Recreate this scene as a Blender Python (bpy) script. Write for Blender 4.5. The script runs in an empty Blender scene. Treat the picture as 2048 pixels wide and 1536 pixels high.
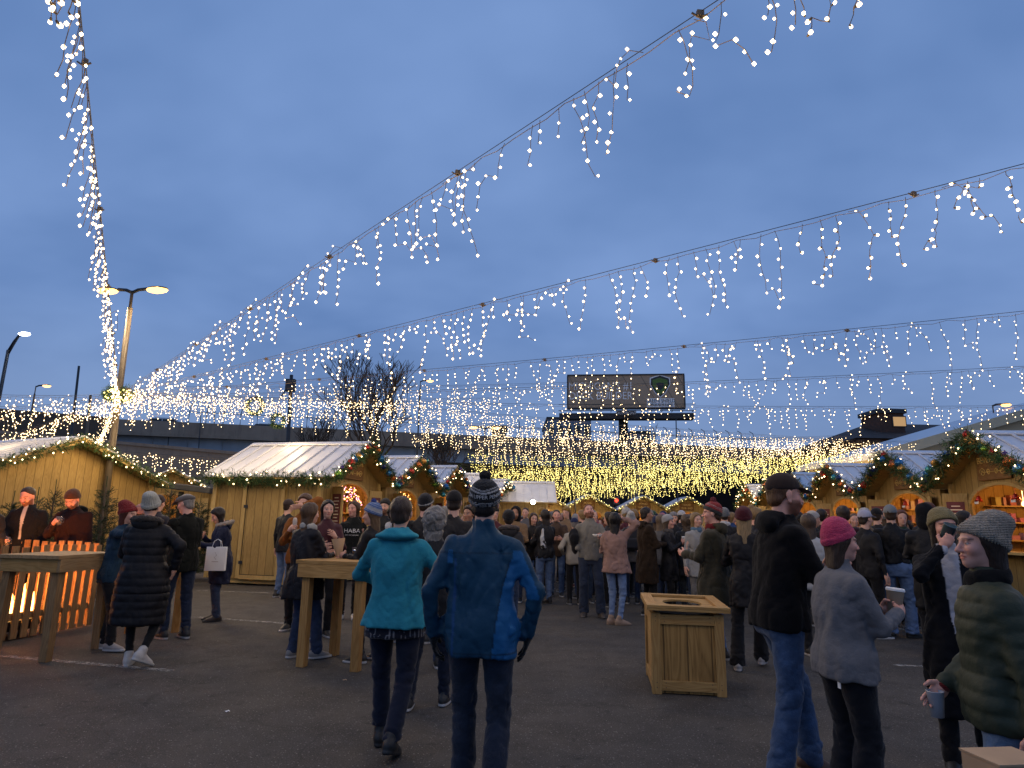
import bpy, bmesh, math, random
import numpy as np
from mathutils import Vector, Matrix, Euler
from mathutils.bvhtree import BVHTree

# ------------------------------------------------------------------ camera, sky, exposure
SC = bpy.context.scene
FPX, PITCH, ROLL = 1310.0, math.radians(11.9), math.radians(1.0)
cam_d = bpy.data.cameras.new("camera"); cam = bpy.data.objects.new("camera", cam_d)
SC.collection.objects.link(cam); SC.camera = cam
cam_d.sensor_width = 36.0; cam_d.lens = FPX / 2048 * 36.0
cam_d.clip_start = 0.05; cam_d.clip_end = 3000
CAM = Vector((0, 0, 1.5))
CR = (Matrix.Rotation(math.radians(90) + PITCH, 4, 'X') @ Matrix.Rotation(ROLL, 4, 'Z'))
cam.matrix_world = Matrix.Translation(CAM) @ CR
CR3 = CR.to_3x3()

SC.view_settings.view_transform = 'Standard'; SC.view_settings.look = 'None'
SC.view_settings.exposure = 0.0; SC.view_settings.gamma = 1.0
SC.render.engine = 'CYCLES'
cy = SC.cycles
cy.use_denoising = True
cy.max_bounces = 5; cy.diffuse_bounces = 3; cy.glossy_bounces = 2; cy.transmission_bounces = 4
cy.transparent_max_bounces = 6; cy.sample_clamp_indirect = 3.0; cy.sample_clamp_direct = 30.0
cy.caustics_reflective = False; cy.caustics_refractive = False

world = bpy.data.worlds.new("World"); SC.world = world; world.use_nodes = True
def build_sky():
    nt = world.node_tree; nd = nt.nodes; lk = nt.links; nd.clear()
    out = nd.new('ShaderNodeOutputWorld'); bg = nd.new('ShaderNodeBackground')
    lk.new(bg.outputs[0], out.inputs[0])
    sky = nd.new('ShaderNodeTexSky'); sky.sky_type = 'NISHITA'; sky.sun_disc = False
    sky.sun_elevation = math.radians(-2.0); sky.sun_rotation = math.radians(250)
    tc = nd.new('ShaderNodeTexCoord')
    sep = nd.new('ShaderNodeSeparateXYZ'); lk.new(tc.outputs['Generated'], sep.inputs[0])
    # project the direction on a flat cloud deck so that the cloud streaks foreshorten to the horizon
    zz = nd.new('ShaderNodeMath'); zz.operation = 'ADD'; zz.inputs[1].default_value = 0.30; lk.new(sep.outputs[2], zz.inputs[0])
    dx = nd.new('ShaderNodeMath'); dx.operation = 'DIVIDE'; lk.new(sep.outputs[0], dx.inputs[0]); lk.new(zz.outputs[0], dx.inputs[1])
    dy = nd.new('ShaderNodeMath'); dy.operation = 'DIVIDE'; lk.new(sep.outputs[1], dy.inputs[0]); lk.new(zz.outputs[0], dy.inputs[1])
    cmb = nd.new('ShaderNodeCombineXYZ'); lk.new(dx.outputs[0], cmb.inputs[0]); lk.new(dy.outputs[0], cmb.inputs[1])
    mp = nd.new('ShaderNodeMapping'); mp.inputs['Scale'].default_value = (1.0, 1.25, 1); mp.inputs['Rotation'].default_value = (0, 0, 0.35)
    mp.inputs['Location'].default_value = (3.1, 0.7, 0)
    lk.new(cmb.outputs[0], mp.inputs[0])
    n1 = nd.new('ShaderNodeTexNoise'); n1.inputs['Scale'].default_value = 1.3; n1.inputs['Detail'].default_value = 4; n1.inputs['Roughness'].default_value = .55; n1.inputs['Distortion'].default_value = .1
    lk.new(mp.outputs[0], n1.inputs[0])
    rp = nd.new('ShaderNodeValToRGB'); lk.new(n1.outputs[0], rp.inputs[0])
    e = rp.color_ramp.elements
    e[0].position = .28; e[0].color = (0.088, 0.170, 0.372, 1)
    e[1].position = .74; e[1].color = (0.178, 0.288, 0.545, 1)
    # slightly duller and greyer toward the horizon
    hz = nd.new('ShaderNodeMapRange'); hz.inputs[1].default_value = 0.0; hz.inputs[2].default_value = .28
    lk.new(sep.outputs[2], hz.inputs[0])
    mx = nd.new('ShaderNodeMix'); mx.data_type = 'RGBA'; lk.new(hz.outputs[0], mx.inputs[0])
    mx.inputs[6].default_value = (0.150, 0.225, 0.380, 1); lk.new(rp.outputs[0], mx.inputs[7])
    m2 = nd.new('ShaderNodeMix'); m2.data_type = 'RGBA'; m2.inputs[0].default_value = 0.04
    lk.new(mx.outputs[2], m2.inputs[6]); lk.new(sky.outputs[0], m2.inputs[7])
    lk.new(m2.outputs[2], bg.inputs[0]); bg.inputs[1].default_value = SKY
SKY = 1.28
build_sky()

random.seed(7); RNG = np.random.default_rng(7)
COL = SC.collection

# ------------------------------------------------------------------ picture pixels (2048 wide) to real places
def ray(x, y):
    return CR3 @ Vector(((x - 1024) / FPX, (768 - y) / FPX, -1.0))
def pt(x, y, depth):
    d = ray(x, y); return CAM + d * (depth / d.y)
def ptz(x, y, z):
    d = ray(x, y); return CAM + d * ((z - CAM.z) / d.z)
def gnd(x, depth, y=1120):
    p = pt(x, y, depth); return Vector((p.x, p.y, 0))

# ------------------------------------------------------------------ scene helpers
def link(o, parent=None):
    COL.objects.link(o)
    if parent is not None: o.parent = parent
    return o
def tag(o, label=None, cat=None, group=None, kind=None):
    if label: o['label'] = label
    if cat: o['category'] = cat
    if group: o['group'] = group
    if kind: o['kind'] = kind
    return o
def thing(name, label, cat, loc=(0, 0, 0), rz=0.0, group=None):
    o = bpy.data.objects.new(name, None); o.empty_display_size = .2
    COL.objects.link(o); o.location = loc; o.rotation_euler = (0, 0, rz)
    return tag(o, label, cat, group)
def copy_tree(o, parent=None):
    c = o.copy(); COL.objects.link(c); c.parent = parent
    for ch in list(o.children): copy_tree(ch, c)
    return c

class MB:
    """collects simple shapes into one mesh"""
    def __init__(s): s.v = []; s.f = []; s.c = []; s.sm = []
    def add(s, vs, fs, col=(1, 1, 1), smooth=False):
        b = len(s.v); s.v += [tuple(v) for v in vs]; s.f += [tuple(b + i for i in f) for f in fs]
        s.c += [col] * len(vs); s.sm += [smooth] * len(fs)
    def box(s, c, size, R=None, col=(1, 1, 1)):
        hx, hy, hz = size[0] / 2, size[1] / 2, size[2] / 2
        vs = [Vector((x, y, z)) for x in (-hx, hx) for y in (-hy, hy) for z in (-hz, hz)]
        if R is not None: vs = [R @ v for v in vs]
        c = Vector(c); vs = [v + c for v in vs]
        s.add(vs, [(0, 1, 3, 2), (4, 6, 7, 5), (0, 4, 5, 1), (2, 3, 7, 6), (0, 2, 6, 4), (1, 5, 7, 3)], col)
    def prism(s, poly, a, b, axis='x', col=(1, 1, 1)):
        n = len(poly)
        if axis == 'x': mk = lambda t, p: (t, p[0], p[1])
        elif axis == 'y': mk = lambda t, p: (p[0], t, p[1])
        else: mk = lambda t, p: (p[0], p[1], t)
        vs = [mk(a, p) for p in poly] + [mk(b, p) for p in poly]
        fs = [tuple(range(n))[::-1], tuple(range(n, 2 * n))] + [(i, (i + 1) % n, n + (i + 1) % n, n + i) for i in range(n)]
        s.add(vs, fs, col)
    def tube(s, pts, r, n=5, col=(1, 1, 1), r2=None, cap=True):
        pts = [Vector(p) for p in pts]; m = len(pts); vs = []; fs = []
        for i, p in enumerate(pts):
            t = (pts[min(i + 1, m - 1)] - pts[max(i - 1, 0)])
            if t.length < 1e-9: t = Vector((0, 0, 1))
            t.normalize()
            u = t.cross(Vector((0, 0, 1)))
            if u.length < .05: u = t.cross(Vector((1, 0, 0)))
            u.normalize(); w = t.cross(u)
            rr = r if r2 is None else r + (r2 - r) * i / max(1, m - 1)
            for k in range(n):
                a = 2 * math.pi * k / n
                vs.append(p + (u * math.cos(a) + w * math.sin(a)) * rr)
        for i in range(m - 1):
            for k in range(n):
                fs.append((i * n + k, i * n + (k + 1) % n, (i + 1) * n + (k + 1) % n, (i + 1) * n + k))
        if cap and n > 2: fs += [tuple(range(n))[::-1], tuple((m - 1) * n + k for k in range(n))]
        s.add(vs, fs, col, n > 4)
    def lathe(s, prof, c=(0, 0, 0), n=24, R=None, col=(1, 1, 1), smooth=True):
        vs = []; fs = []; c = Vector(c)
        for (r, z) in prof:
            for k in range(n):
                a = 2 * math.pi * k / n; v = Vector((r * math.cos(a), r * math.sin(a), z))
                vs.append((R @ v if R is not None else v) + c)
        for i in range(len(prof) - 1):
            for k in range(n):
                fs.append((i * n + k, i * n + (k + 1) % n, (i + 1) * n + (k + 1) % n, (i + 1) * n + k))
        s.add(vs, fs, col, smooth)
    def ico(s, c, r, sub=1, col=(1, 1, 1), sc=(1, 1, 1), R=None):
        vs, fs = ICO[sub]; c = Vector(c)
        out = []
        for v in vs:
            w = Vector((v[0] * sc[0], v[1] * sc[1], v[2] * sc[2])) * r
            out.append((R @ w if R is not None else w) + c)
        s.add(out, fs, col, True)
    def build(s, name, mat, parent=None, off=None, bevel=0.0):
        me = bpy.data.meshes.new(name)
        v = s.v if off is None else [(a[0] - off[0], a[1] - off[1], a[2] - off[2]) for a in s.v]
        me.from_pydata(v, [], s.f)
        if any(s.sm): me.polygons.foreach_set('use_smooth', s.sm)
        if any(c != (1, 1, 1) for c in s.c):
            at = me.color_attributes.new('Col', 'FLOAT_COLOR', 'POINT')
            at.data.foreach_set('color', np.array([(c[0], c[1], c[2], 1) for c in s.c], dtype=np.float32).ravel())
        else:
            at = me.color_attributes.new('Col', 'FLOAT_COLOR', 'POINT')
            at.data.foreach_set('color', np.ones(4 * len(s.v), dtype=np.float32))
        me.materials.append(mat); me.update()
        o = link(bpy.data.objects.new(name, me), parent)
        if bevel > 0:
            m = o.modifiers.new('b', 'BEVEL'); m.width = bevel; m.segments = 2; m.limit_method = 'ANGLE'; m.angle_limit = math.radians(40)
        return o
def _ico(sub):
    bm = bmesh.new()
    if sub == 0:
        vs = [(1, 0, 0), (-1, 0, 0), (0, 1, 0), (0, -1, 0), (0, 0, 1), (0, 0, -1)]
        bm.free()
        return vs, [(0, 2, 4), (2, 1, 4), (1, 3, 4), (3, 0, 4), (2, 0, 5), (1, 2, 5), (3, 1, 5), (0, 3, 5)]
    bmesh.ops.create_icosphere(bm, subdivisions=sub, radius=1)
    bm.verts.index_update()
    r = [tuple(v.co) for v in bm.verts], [tuple(v.index for v in f.verts) for f in bm.faces]
    bm.free(); return r
ICO = {0: _ico(0), 1: _ico(1), 2: _ico(2), 3: _ico(3)}

# ------------------------------------------------------------------ materials
MATS = {}
class NT:
    def __init__(s, name):
        s.m = bpy.data.materials.new(name); s.m.use_nodes = True
        s.t = s.m.node_tree; s.t.nodes.clear()
        s.out = s.n('ShaderNodeOutputMaterial'); MATS[name] = s.m
    def n(s, typ, **kw):
        a = s.t.nodes.new(typ)
        for k, v in kw.items(): setattr(a, k, v)
        return a
    def l(s, a, b): s.t.links.new(a, b)
    def math(s, op, a, b=None, c=None):
        m = s.n('ShaderNodeMath', operation=op)
        for i, x in enumerate((a, b, c)):
            if x is None: continue
            if hasattr(x, 'links') or hasattr(x, 'is_linked'): s.l(x, m.inputs[i])
            else: m.inputs[i].default_value = x
        return m.outputs[0]
    def mix(s, f, a, b, blend='MIX'):
        m = s.n('ShaderNodeMix', data_type='RGBA', blend_type=blend)
        for i, x in ((0, f), (6, a), (7, b)):
            if hasattr(x, 'is_linked'): s.l(x, m.inputs[i])
            else: m.inputs[i].default_value = x if i == 0 else (*x, 1) if len(x) == 3 else x
        return m.outputs[2]
    def noise(s, vec, scale, detail=3, rough=.5, dist=0):
        a = s.n('ShaderNodeTexNoise'); a.inputs['Scale'].default_value = scale; a.inputs['Detail'].default_value = detail
        a.inputs['Roughness'].default_value = rough; a.inputs['Distortion'].default_value = dist
        if vec is not None: s.l(vec, a.inputs['Vector'])
        return a.outputs[0]
    def ramp(s, f, *stops):
        r = s.n('ShaderNodeValToRGB'); s.l(f, r.inputs[0]); e = r.color_ramp.elements
        while len(e) < len(stops): e.new(.5)
        for i, (p, c) in enumerate(stops):
            e[i].position = p; e[i].color = (*c, 1) if len(c) == 3 else c
        return r.outputs[0]
    def mapr(s, f, a, b, c=0, d=1):
        m = s.n('ShaderNodeMapRange'); s.l(f, m.inputs[0])
        for i, x in enumerate((a, b, c, d)): m.inputs[i + 1].default_value = x
        return m.outputs[0]
    def obj(s): return s.n('ShaderNodeTexCoord').outputs['Object']
    def mapping(s, vec, scale=(1, 1, 1), rot=(0, 0, 0), loc=(0, 0, 0)):
        m = s.n('ShaderNodeMapping'); s.l(vec, m.inputs[0])
        m.inputs['Scale'].default_value = scale; m.inputs['Rotation'].default_value = rot; m.inputs['Location'].default_value = loc
        return m.outputs[0]
    def bsdf(s, base, rough=.7, bump=None, bstr=.3, bdist=.01, **kw):
        p = s.n('ShaderNodeBsdfPrincipled')
        if hasattr(base, 'is_linked'): s.l(base, p.inputs['Base Color'])
        else: p.inputs['Base Color'].default_value = (*base, 1)
        if hasattr(rough, 'is_linked'): s.l(rough, p.inputs['Roughness'])
        else: p.inputs['Roughness'].default_value = rough
        for k, v in kw.items():
            k = k.replace('_', ' ')
            if hasattr(v, 'is_linked'): s.l(v, p.inputs[k])
            else: p.inputs[k].default_value = v
        if bump is not None:
            b = s.n('ShaderNodeBump'); b.inputs['Strength'].default_value = bstr; b.inputs['Distance'].default_value = bdist
            s.l(bump, b.inputs['Height']); s.l(b.outputs[0], p.inputs['Normal'])
        s.l(p.outputs[0], s.out.inputs[0]); return p
    def tint(s):
        a = s.n('ShaderNodeAttribute', attribute_name='Col'); oi = s.n('ShaderNodeObjectInfo')
        return s.mix(1.0, a.outputs[0], oi.outputs['Color'], 'MULTIPLY')

def m_plain(name, col, rough=.6, metal=0.0, var=.25, scale=6, bump=.0, **kw):
    t = NT(name); o = t.obj(); n = t.noise(o, scale, 4)
    base = t.mix(t.mapr(n, .3, .7, 0, 1), tuple(c * (1 - var) for c in col), tuple(min(1, c * (1 + var)) for c in col))
    t.bsdf(base, rough, n if bump else None, bump, .02, Metallic=metal, **kw); return t.m
def m_emit(name, col, st):
    t = NT(name); e = t.n('ShaderNodeEmission'); e.inputs[0].default_value = (*col, 1); e.inputs[1].default_value = st
    t.l(e.outputs[0], t.out.inputs[0]); return t.m

def m_cloth(name, rough=.9, fine=260, fb=.25, low=7, lb=.5, sheen=.15, spec=.25, var=.22):
    t = NT(name); o = t.obj(); c = t.tint()
    n = t.noise(o, low, 5, .6); f = t.noise(o, fine, 2)
    c2 = t.mix(t.mapr(n, .3, .7, 0, var), c, (0, 0, 0))
    b1 = t.n('ShaderNodeBump'); b1.inputs['Strength'].default_value = lb; b1.inputs['Distance'].default_value = .03; t.l(n, b1.inputs['Height'])
    b2 = t.n('ShaderNodeBump'); b2.inputs['Strength'].default_value = fb; b2.inputs['Distance'].default_value = .002; t.l(f, b2.inputs['Height']); t.l(b1.outputs[0], b2.inputs['Normal'])
    p = t.bsdf(c2, rough); p.inputs['Sheen Weight'].default_value = sheen; p.inputs['Specular IOR Level'].default_value = spec
    t.l(b2.outputs[0], p.inputs['Normal']); return t.m
M_FLEECE = m_cloth('fleece', .95, 300, .6, 9, .45, .05, .10)
M_NYLON = m_cloth('nylon', .62, 500, .05, 7, .35, .0, .22, .15)
M_WOOL = m_cloth('wool coat', .95, 200, .4, 8, .45, .04, .08)
M_DENIM = m_cloth('denim', .9, 420, .4, 11, .6, .1, .2, .45)
M_COTTON = m_cloth('cotton', .9, 350, .3, 9, .4, .1, .2)
M_SHOE = m_cloth('shoe leather', .5, 120, .1, 20, .2, 0, .4)
def m_knit():
    t = NT('knit'); o = t.obj(); c = t.tint()
    w = t.n('ShaderNodeTexWave', wave_type='BANDS', bands_direction='Z'); w.inputs['Scale'].default_value = 40; w.inputs['Distortion'].default_value = 3
    w.inputs['Detail'].default_value = 2; w.inputs['Detail Scale'].default_value = 2
    t.l(o, w.inputs[0]); n = t.noise(o, 150, 2)
    h = t.math('ADD', w.outputs[1], n)
    c2 = t.mix(t.mapr(h, .3, 1.5, .45, 0), c, (0, 0, 0))
    p = t.bsdf(c2, .95, h, .7, .006); p.inputs['Sheen Weight'].default_value = .2; p.inputs['Specular IOR Level'].default_value = .1
    return t.m
M_KNIT = m_knit()
def m_fur():
    t = NT('fur'); o = t.obj(); c = t.tint(); n = t.noise(o, 120, 4, .7)
    c2 = t.mix(t.mapr(n, .35, .65, .5, 0), c, (0.01, .01, .01))
    t.bsdf(c2, 1.0, n, .9, .02); return t.m
M_FUR = m_fur()
def m_hair():
    t = NT('hair'); o = t.obj(); c = t.tint(); n = t.noise(t.mapping(o, (170, 170, 14)), 1, 4, .6, .4)
    c2 = t.mix(t.mapr(n, .3, .7, .6, 0), c, (0, 0, 0))
    t.bsdf(c2, .5, n, .6, .01, Specular_IOR_Level=.35); return t.m
M_HAIR = m_hair()
def m_skin():
    t = NT('skin'); o = t.obj(); c = t.tint(); n = t.noise(o, 60, 4)
    c2 = t.mix(t.mapr(n, .3, .7, 0, .12), c, (.45, .12, .08))
    t.bsdf(c2, .5, n, .08, .004, Specular_IOR_Level=.35); return t.m
M_SKIN = m_skin()

def m_wood(name, axis, light=(.34, .185, .062), dark=(.20, .098, .030), groove=0.0, gaxis=None, gs=1.0, dist=.3, rings=11.0):
    """pine boards: grain along axis, optional siding grooves every `groove` metres across gaxis"""
    t = NT(name); o = t.obj()
    rnd = t.n('ShaderNodeObjectInfo').outputs['Random']
    off = t.n('ShaderNodeVectorMath', operation='ADD'); t.l(o, off.inputs[0])
    cb = t.n('ShaderNodeCombineXYZ'); s_ = t.math('MULTIPLY', rnd, 37.0)
    for i in range(3): t.l(s_, cb.inputs[i])
    t.l(cb.outputs[0], off.inputs[1]); v = off.outputs[0]
    sc = {'x': (1.1, 9, 9), 'y': (9, 1.1, 9), 'z': (9, 9, 1.1)}[axis]
    if groove:
        sep = t.n('ShaderNodeSeparateXYZ'); t.l(o, sep.inputs[0]); ga = sep.outputs['xyz'.index(gaxis)]
        q = t.math('DIVIDE', ga, groove); cell = t.math('FLOOR', q); fr = t.math('FRACT', q)
        d = t.math('MINIMUM', fr, t.math('SUBTRACT', 1.0, fr)); g = t.mapr(d, 0.0, .045, 1, 0)
        wn = t.n('ShaderNodeTexWhiteNoise', noise_dimensions='1D'); t.l(cell, wn.inputs['W'])
        cb2 = t.n('ShaderNodeCombineXYZ')
        for i in range(3): t.l(t.math('MULTIPLY', wn.outputs[0], 9.0), cb2.inputs[i])
        v2 = t.n('ShaderNodeVectorMath', operation='ADD'); t.l(v, v2.inputs[0]); t.l(cb2.outputs[0], v2.inputs[1]); v = v2.outputs[0]
    mp = t.mapping(v, tuple(q * gs for q in sc))
    n1 = t.noise(mp, 1.0, 2, .45, dist)
    rings = t.math('FRACT', t.math('MULTIPLY', n1, rings))
    tri = t.math('ABSOLUTE', t.math('SUBTRACT', rings, .5))
    n2 = t.noise(t.mapping(v, tuple(8 * q for q in sc)), 1, 3)
    n3 = t.noise(v, 1.3, 3)
    base = t.mix(t.mapr(tri, 0, .5, 0, 1), dark, light)
    base = t.mix(t.mapr(n2, .3, .7, 0, .5), base, light)
    base = t.mix(t.mapr(n3, .35, .7, 0, .45), base, tuple(c * .6 for c in dark))
    hgt = t.math('ADD', t.math('MULTIPLY', tri, .3), n2)
    if groove:
        base = t.mix(t.mapr(wn.outputs[0], 0, 1, 0, .25), base, dark)
        base = t.mix(t.math('MULTIPLY', g, .85), base, (.03, .015, .006))
        hgt = t.math('SUBTRACT', hgt, t.math('MULTIPLY', g, 3.0))
    t.bsdf(base, .75, hgt, .35, .01, Specular_IOR_Level=.3); return t.m
W_Z = m_wood('pine upright', 'z'); W_X = m_wood('pine along x', 'x'); W_Y = m_wood('pine along y', 'y')
SID_X = m_wood('siding x', 'z', (.42, .285, .100), (.29, .185, .062), .2, 'x'); SID_Y = m_wood('siding y', 'z', (.42, .285, .100), (.29, .185, .062), .2, 'y')
T_Z = m_wood('trim upright', 'z', (.54, .38, .15), (.41, .27, .09)); T_X = m_wood('trim along x', 'x', (.54, .38, .15), (.41, .27, .09)); T_Y = m_wood('trim along y', 'y', (.54, .38, .15), (.41, .27, .09))
WG_Z = m_wood('weathered upright', 'z', (.34, .20, .085), (.19, .10, .038)); WG_X = m_wood('weathered board', 'x', (.42, .27, .13), (.26, .155, .065))
BIN_Z = m_wood('ply panel', 'z', (.44, .26, .085), (.19, .10, .028), .215, 'x', .55, 1.1, 9.0)
BIN_F = m_wood('bin frame', 'z', (.47, .29, .105), (.30, .165, .05)); BIN_FX = m_wood('bin rail', 'x', (.47, .29, .105), (.30, .165, .05))
TAB_Z = m_wood('table leg wood', 'z', (.46, .26, .085), (.30, .15, .042)); TAB_X = m_wood('table top wood', 'x', (.50, .29, .10), (.33, .175, .05))
M_DARKWOOD = m_plain('stained board', (.10, .028, .018), .6, var=.3)
M_SIGNWOOD = m_wood('carved sign wood', 'y', (.25, .13, .045), (.15, .07, .022))
M_GOLD = m_plain('sign letter paint', (.62, .42, .13), .5)
M_CREAMPAINT = m_plain('cream letter paint', (.75, .68, .55), .6)
M_ROOF = m_plain('roof metal', (.62, .63, .66), .38, .0, .06, 2, .05, Specular_IOR_Level=.6)
M_STEEL = m_plain('bronze painted steel', (.085, .066, .042), .55, .0, .15, 8)
M_DARK = m_plain('black steel', (.02, .022, .026), .5, .0)
M_BLACK = m_plain('black rubber', (.01, .01, .01), .7)
M_WIRE = m_plain('lamp wire', (.16, .115, .07), .6)
M_ROPE = m_plain('steel rope', (.035, .035, .04), .5)
M_IRON = m_plain('charred iron', (.03, .025, .022), .7)
M_GLASSY = NT('clear glass'); M_GLASSY.bsdf((.9, .93, .95), .05, Transmission_Weight=.9, IOR=1.35); M_GLASSY = M_GLASSY.m
M_WHITE = m_plain('white paper', (.75, .75, .74), .7, var=.05)
M_KRAFT = m_plain('kraft paper', (.42, .27, .15), .8, var=.12)
M_PLASTIC = m_plain('dark plastic', (.03, .035, .04), .3)
M_BULB = m_emit('bulb warm white', (1.0, .72, .38), 9.0)
M_BULBY = m_emit('bulb yellow white', (1.0, .82, .24), 6.0)
M_BULBO = m_emit('bulb amber', (1.0, .45, .12), 7.0)
M_BULBP = m_emit('bulb pink', (1.0, .30, .45), 6.0)
# ------------------------------------------------------------------ implicit surfaces for bodies and clothes
f32 = np.float32
def A3(*a): return np.array(a, dtype=f32)
def smin(a, b, k):
    if k <= 0: return np.minimum(a, b)
    h = np.clip(.5 + .5 * (b - a) / k, 0, 1); return b * (1 - h) + a * h - k * h * (1 - h)
def smax(a, b, k): return -smin(-a, -b, k)
def rcone(P, a, b, ra, rb, ft=None):
    a = np.asarray(a, f32); b = np.asarray(b, f32); ba = b - a; L = float(ba @ ba) + 1e-9
    pa = P - a; t = np.clip(pa @ ba / L, 0, 1)
    r = ra + (rb - ra) * t
    if ft is not None: r = r + ft(t * math.sqrt(L), pa)
    return np.linalg.norm(pa - t[:, None] * ba, axis=1) - r
def ell(P, c, r, R=None):
    q = P - np.asarray(c, f32)
    if R is not None: q = q @ np.asarray(R, f32)      # into the ellipsoid's frame
    r = np.asarray(r, f32); k = np.linalg.norm(q / r, axis=1)
    return (k - 1) * float(r.min()) * .6 + (k - 1) * float(r.mean()) * .4
def boxr(P, c, h, r, R=None):
    q = P - np.asarray(c, f32)
    if R is not None: q = q @ np.asarray(R, f32)
    q = np.abs(q) - (np.asarray(h, f32) - r)
    return np.linalg.norm(np.maximum(q, 0), axis=1) + np.minimum(q.max(axis=1), 0) - r
def loft(P, rings, p=2.3, extra=0):
    """rings: (z, rx, ry, cx, cy) low to high"""
    R = np.array(rings, float); zz = np.linspace(R[0, 0], R[-1, 0], 60)
    out = []
    for j in range(1, 5):      # smooth interpolation (Catmull-Rom on uneven knots through Hermite)
        x, y = R[:, 0], R[:, j]; m = np.gradient(y, x) if len(x) > 1 else y * 0
        i = np.clip(np.searchsorted(x, zz, 'right') - 1, 0, len(x) - 2); h = x[i + 1] - x[i]; t = (zz - x[i]) / h
        out.append((2*t**3-3*t**2+1)*y[i] + (t**3-2*t**2+t)*h*m[i] + (-2*t**3+3*t**2)*y[i+1] + (t**3-t**2)*h*m[i+1])
    z = P[:, 2]; rx, ry, cx, cyy = [np.interp(z, zz, o).astype(f32) for o in out]
    k = ((np.abs(P[:, 0] - cx) / rx) ** p + (np.abs(P[:, 1] - cyy) / ry) ** p) ** (1 / p)
    d = (k - 1) * np.minimum(rx, ry) * .85 - extra
    return smax(smax(d, z - R[-1, 0], .02), R[0, 0] - z, .012)
def wrk(P, freq, seed, st=(1, 1, 1)):
    r = np.random.default_rng(seed); q = P * (np.asarray(st, f32) * freq)
    q = q + .9 * np.sin(q[:, [1, 2, 0]] * 1.1 + r.uniform(0, 6, 3).astype(f32)) + .4 * np.sin(q[:, [2, 0, 1]] * 2.3 + r.uniform(0, 6, 3).astype(f32))
    s = 0
    for i in range(3):
        k = r.normal(size=3).astype(f32); k /= np.linalg.norm(k); s = s + np.sin(q @ k * (1 + .6 * i) + r.uniform(0, 6))
    return s / 3
def nets(field, lo, hi, h):
    lo = np.asarray(lo, float) - 2 * h; n = np.ceil((np.asarray(hi, float) + 2 * h - lo) / h).astype(int) + 1
    ax = [(lo[i] + h * np.arange(n[i])).astype(f32) for i in range(3)]
    G = np.stack(np.meshgrid(*ax, indexing='ij'), -1).reshape(-1, 3)
    V = np.empty(len(G), f32)
    for s in range(0, len(G), 400000): V[s:s + 400000] = field(G[s:s + 400000])
    V = V.reshape(n); ins = V < 0
    cs = [ins[a:n[0] - 1 + a, b:n[1] - 1 + b, c:n[2] - 1 + c] for a in (0, 1) for b in (0, 1) for c in (0, 1)]
    cnt = sum(c.astype(np.int8) for c in cs); act = (cnt > 0) & (cnt < 8)
    idx = np.argwhere(act)
    if len(idx) == 0: return np.zeros((0, 3)), np.zeros((0, 4), int)
    vid = -np.ones(act.shape, int); vid[act] = np.arange(len(idx))
    acc = np.zeros((len(idx), 3)); w = np.zeros(len(idx))
    corner = [(a, b, c) for a in (0, 1) for b in (0, 1) for c in (0, 1)]
    for i in range(8):
        for j in range(i + 1, 8):
            d = np.subtract(corner[j], corner[i])
            if np.abs(d).sum() != 1: continue
            A = V[idx[:, 0] + corner[i][0], idx[:, 1] + corner[i][1], idx[:, 2] + corner[i][2]]
            B = V[idx[:, 0] + corner[j][0], idx[:, 1] + corner[j][1], idx[:, 2] + corner[j][2]]
            m = (A < 0) != (B < 0); t = np.where(m, A / np.where(m, A - B, 1), 0)
            acc[m] += (np.asarray(corner[i]) + t[:, None] * d)[m]; w[m] += 1
    verts = lo + h * (idx + acc / w[:, None])
    faces = []
    for a in range(3):
        b, c = (a + 1) % 3, (a + 2) % 3
        sl0 = [slice(None)] * 3; sl1 = [slice(None)] * 3; sl0[a] = slice(0, -1); sl1[a] = slice(1, None)
        for ax_ in (b, c): sl0[ax_] = slice(1, -1); sl1[ax_] = slice(1, -1)
        i0 = ins[tuple(sl0)]; i1 = ins[tuple(sl1)]; e = np.argwhere(i0 != i1); inside0 = i0[tuple(e.T)]
        base = e.copy(); base[:, b] += 1; base[:, c] += 1
        def V_(db, dc):
            q = base.copy(); q[:, b] -= db; q[:, c] -= dc; return vid[tuple(q.T)]
        q = np.stack([V_(0, 0), V_(1, 0), V_(1, 1), V_(0, 1)], 1)
        q[~inside0] = q[~inside0][:, ::-1]; faces.append(q)
    F = np.concatenate(faces); F = F[(F >= 0).all(1)]
    return verts, F
def relax(v, F, k=1):
    for _ in range(k):
        s = np.zeros_like(v); c = np.zeros(len(v))
        for i in range(4):
            np.add.at(s, F[:, i], v[F[:, (i + 1) % 4]]); np.add.at(c, F[:, i], 1)
            np.add.at(s, F[:, i], v[F[:, (i - 1) % 4]]); np.add.at(c, F[:, i], 1)
        v = v * .4 + .6 * s / np.maximum(c, 1)[:, None]
    return v
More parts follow.
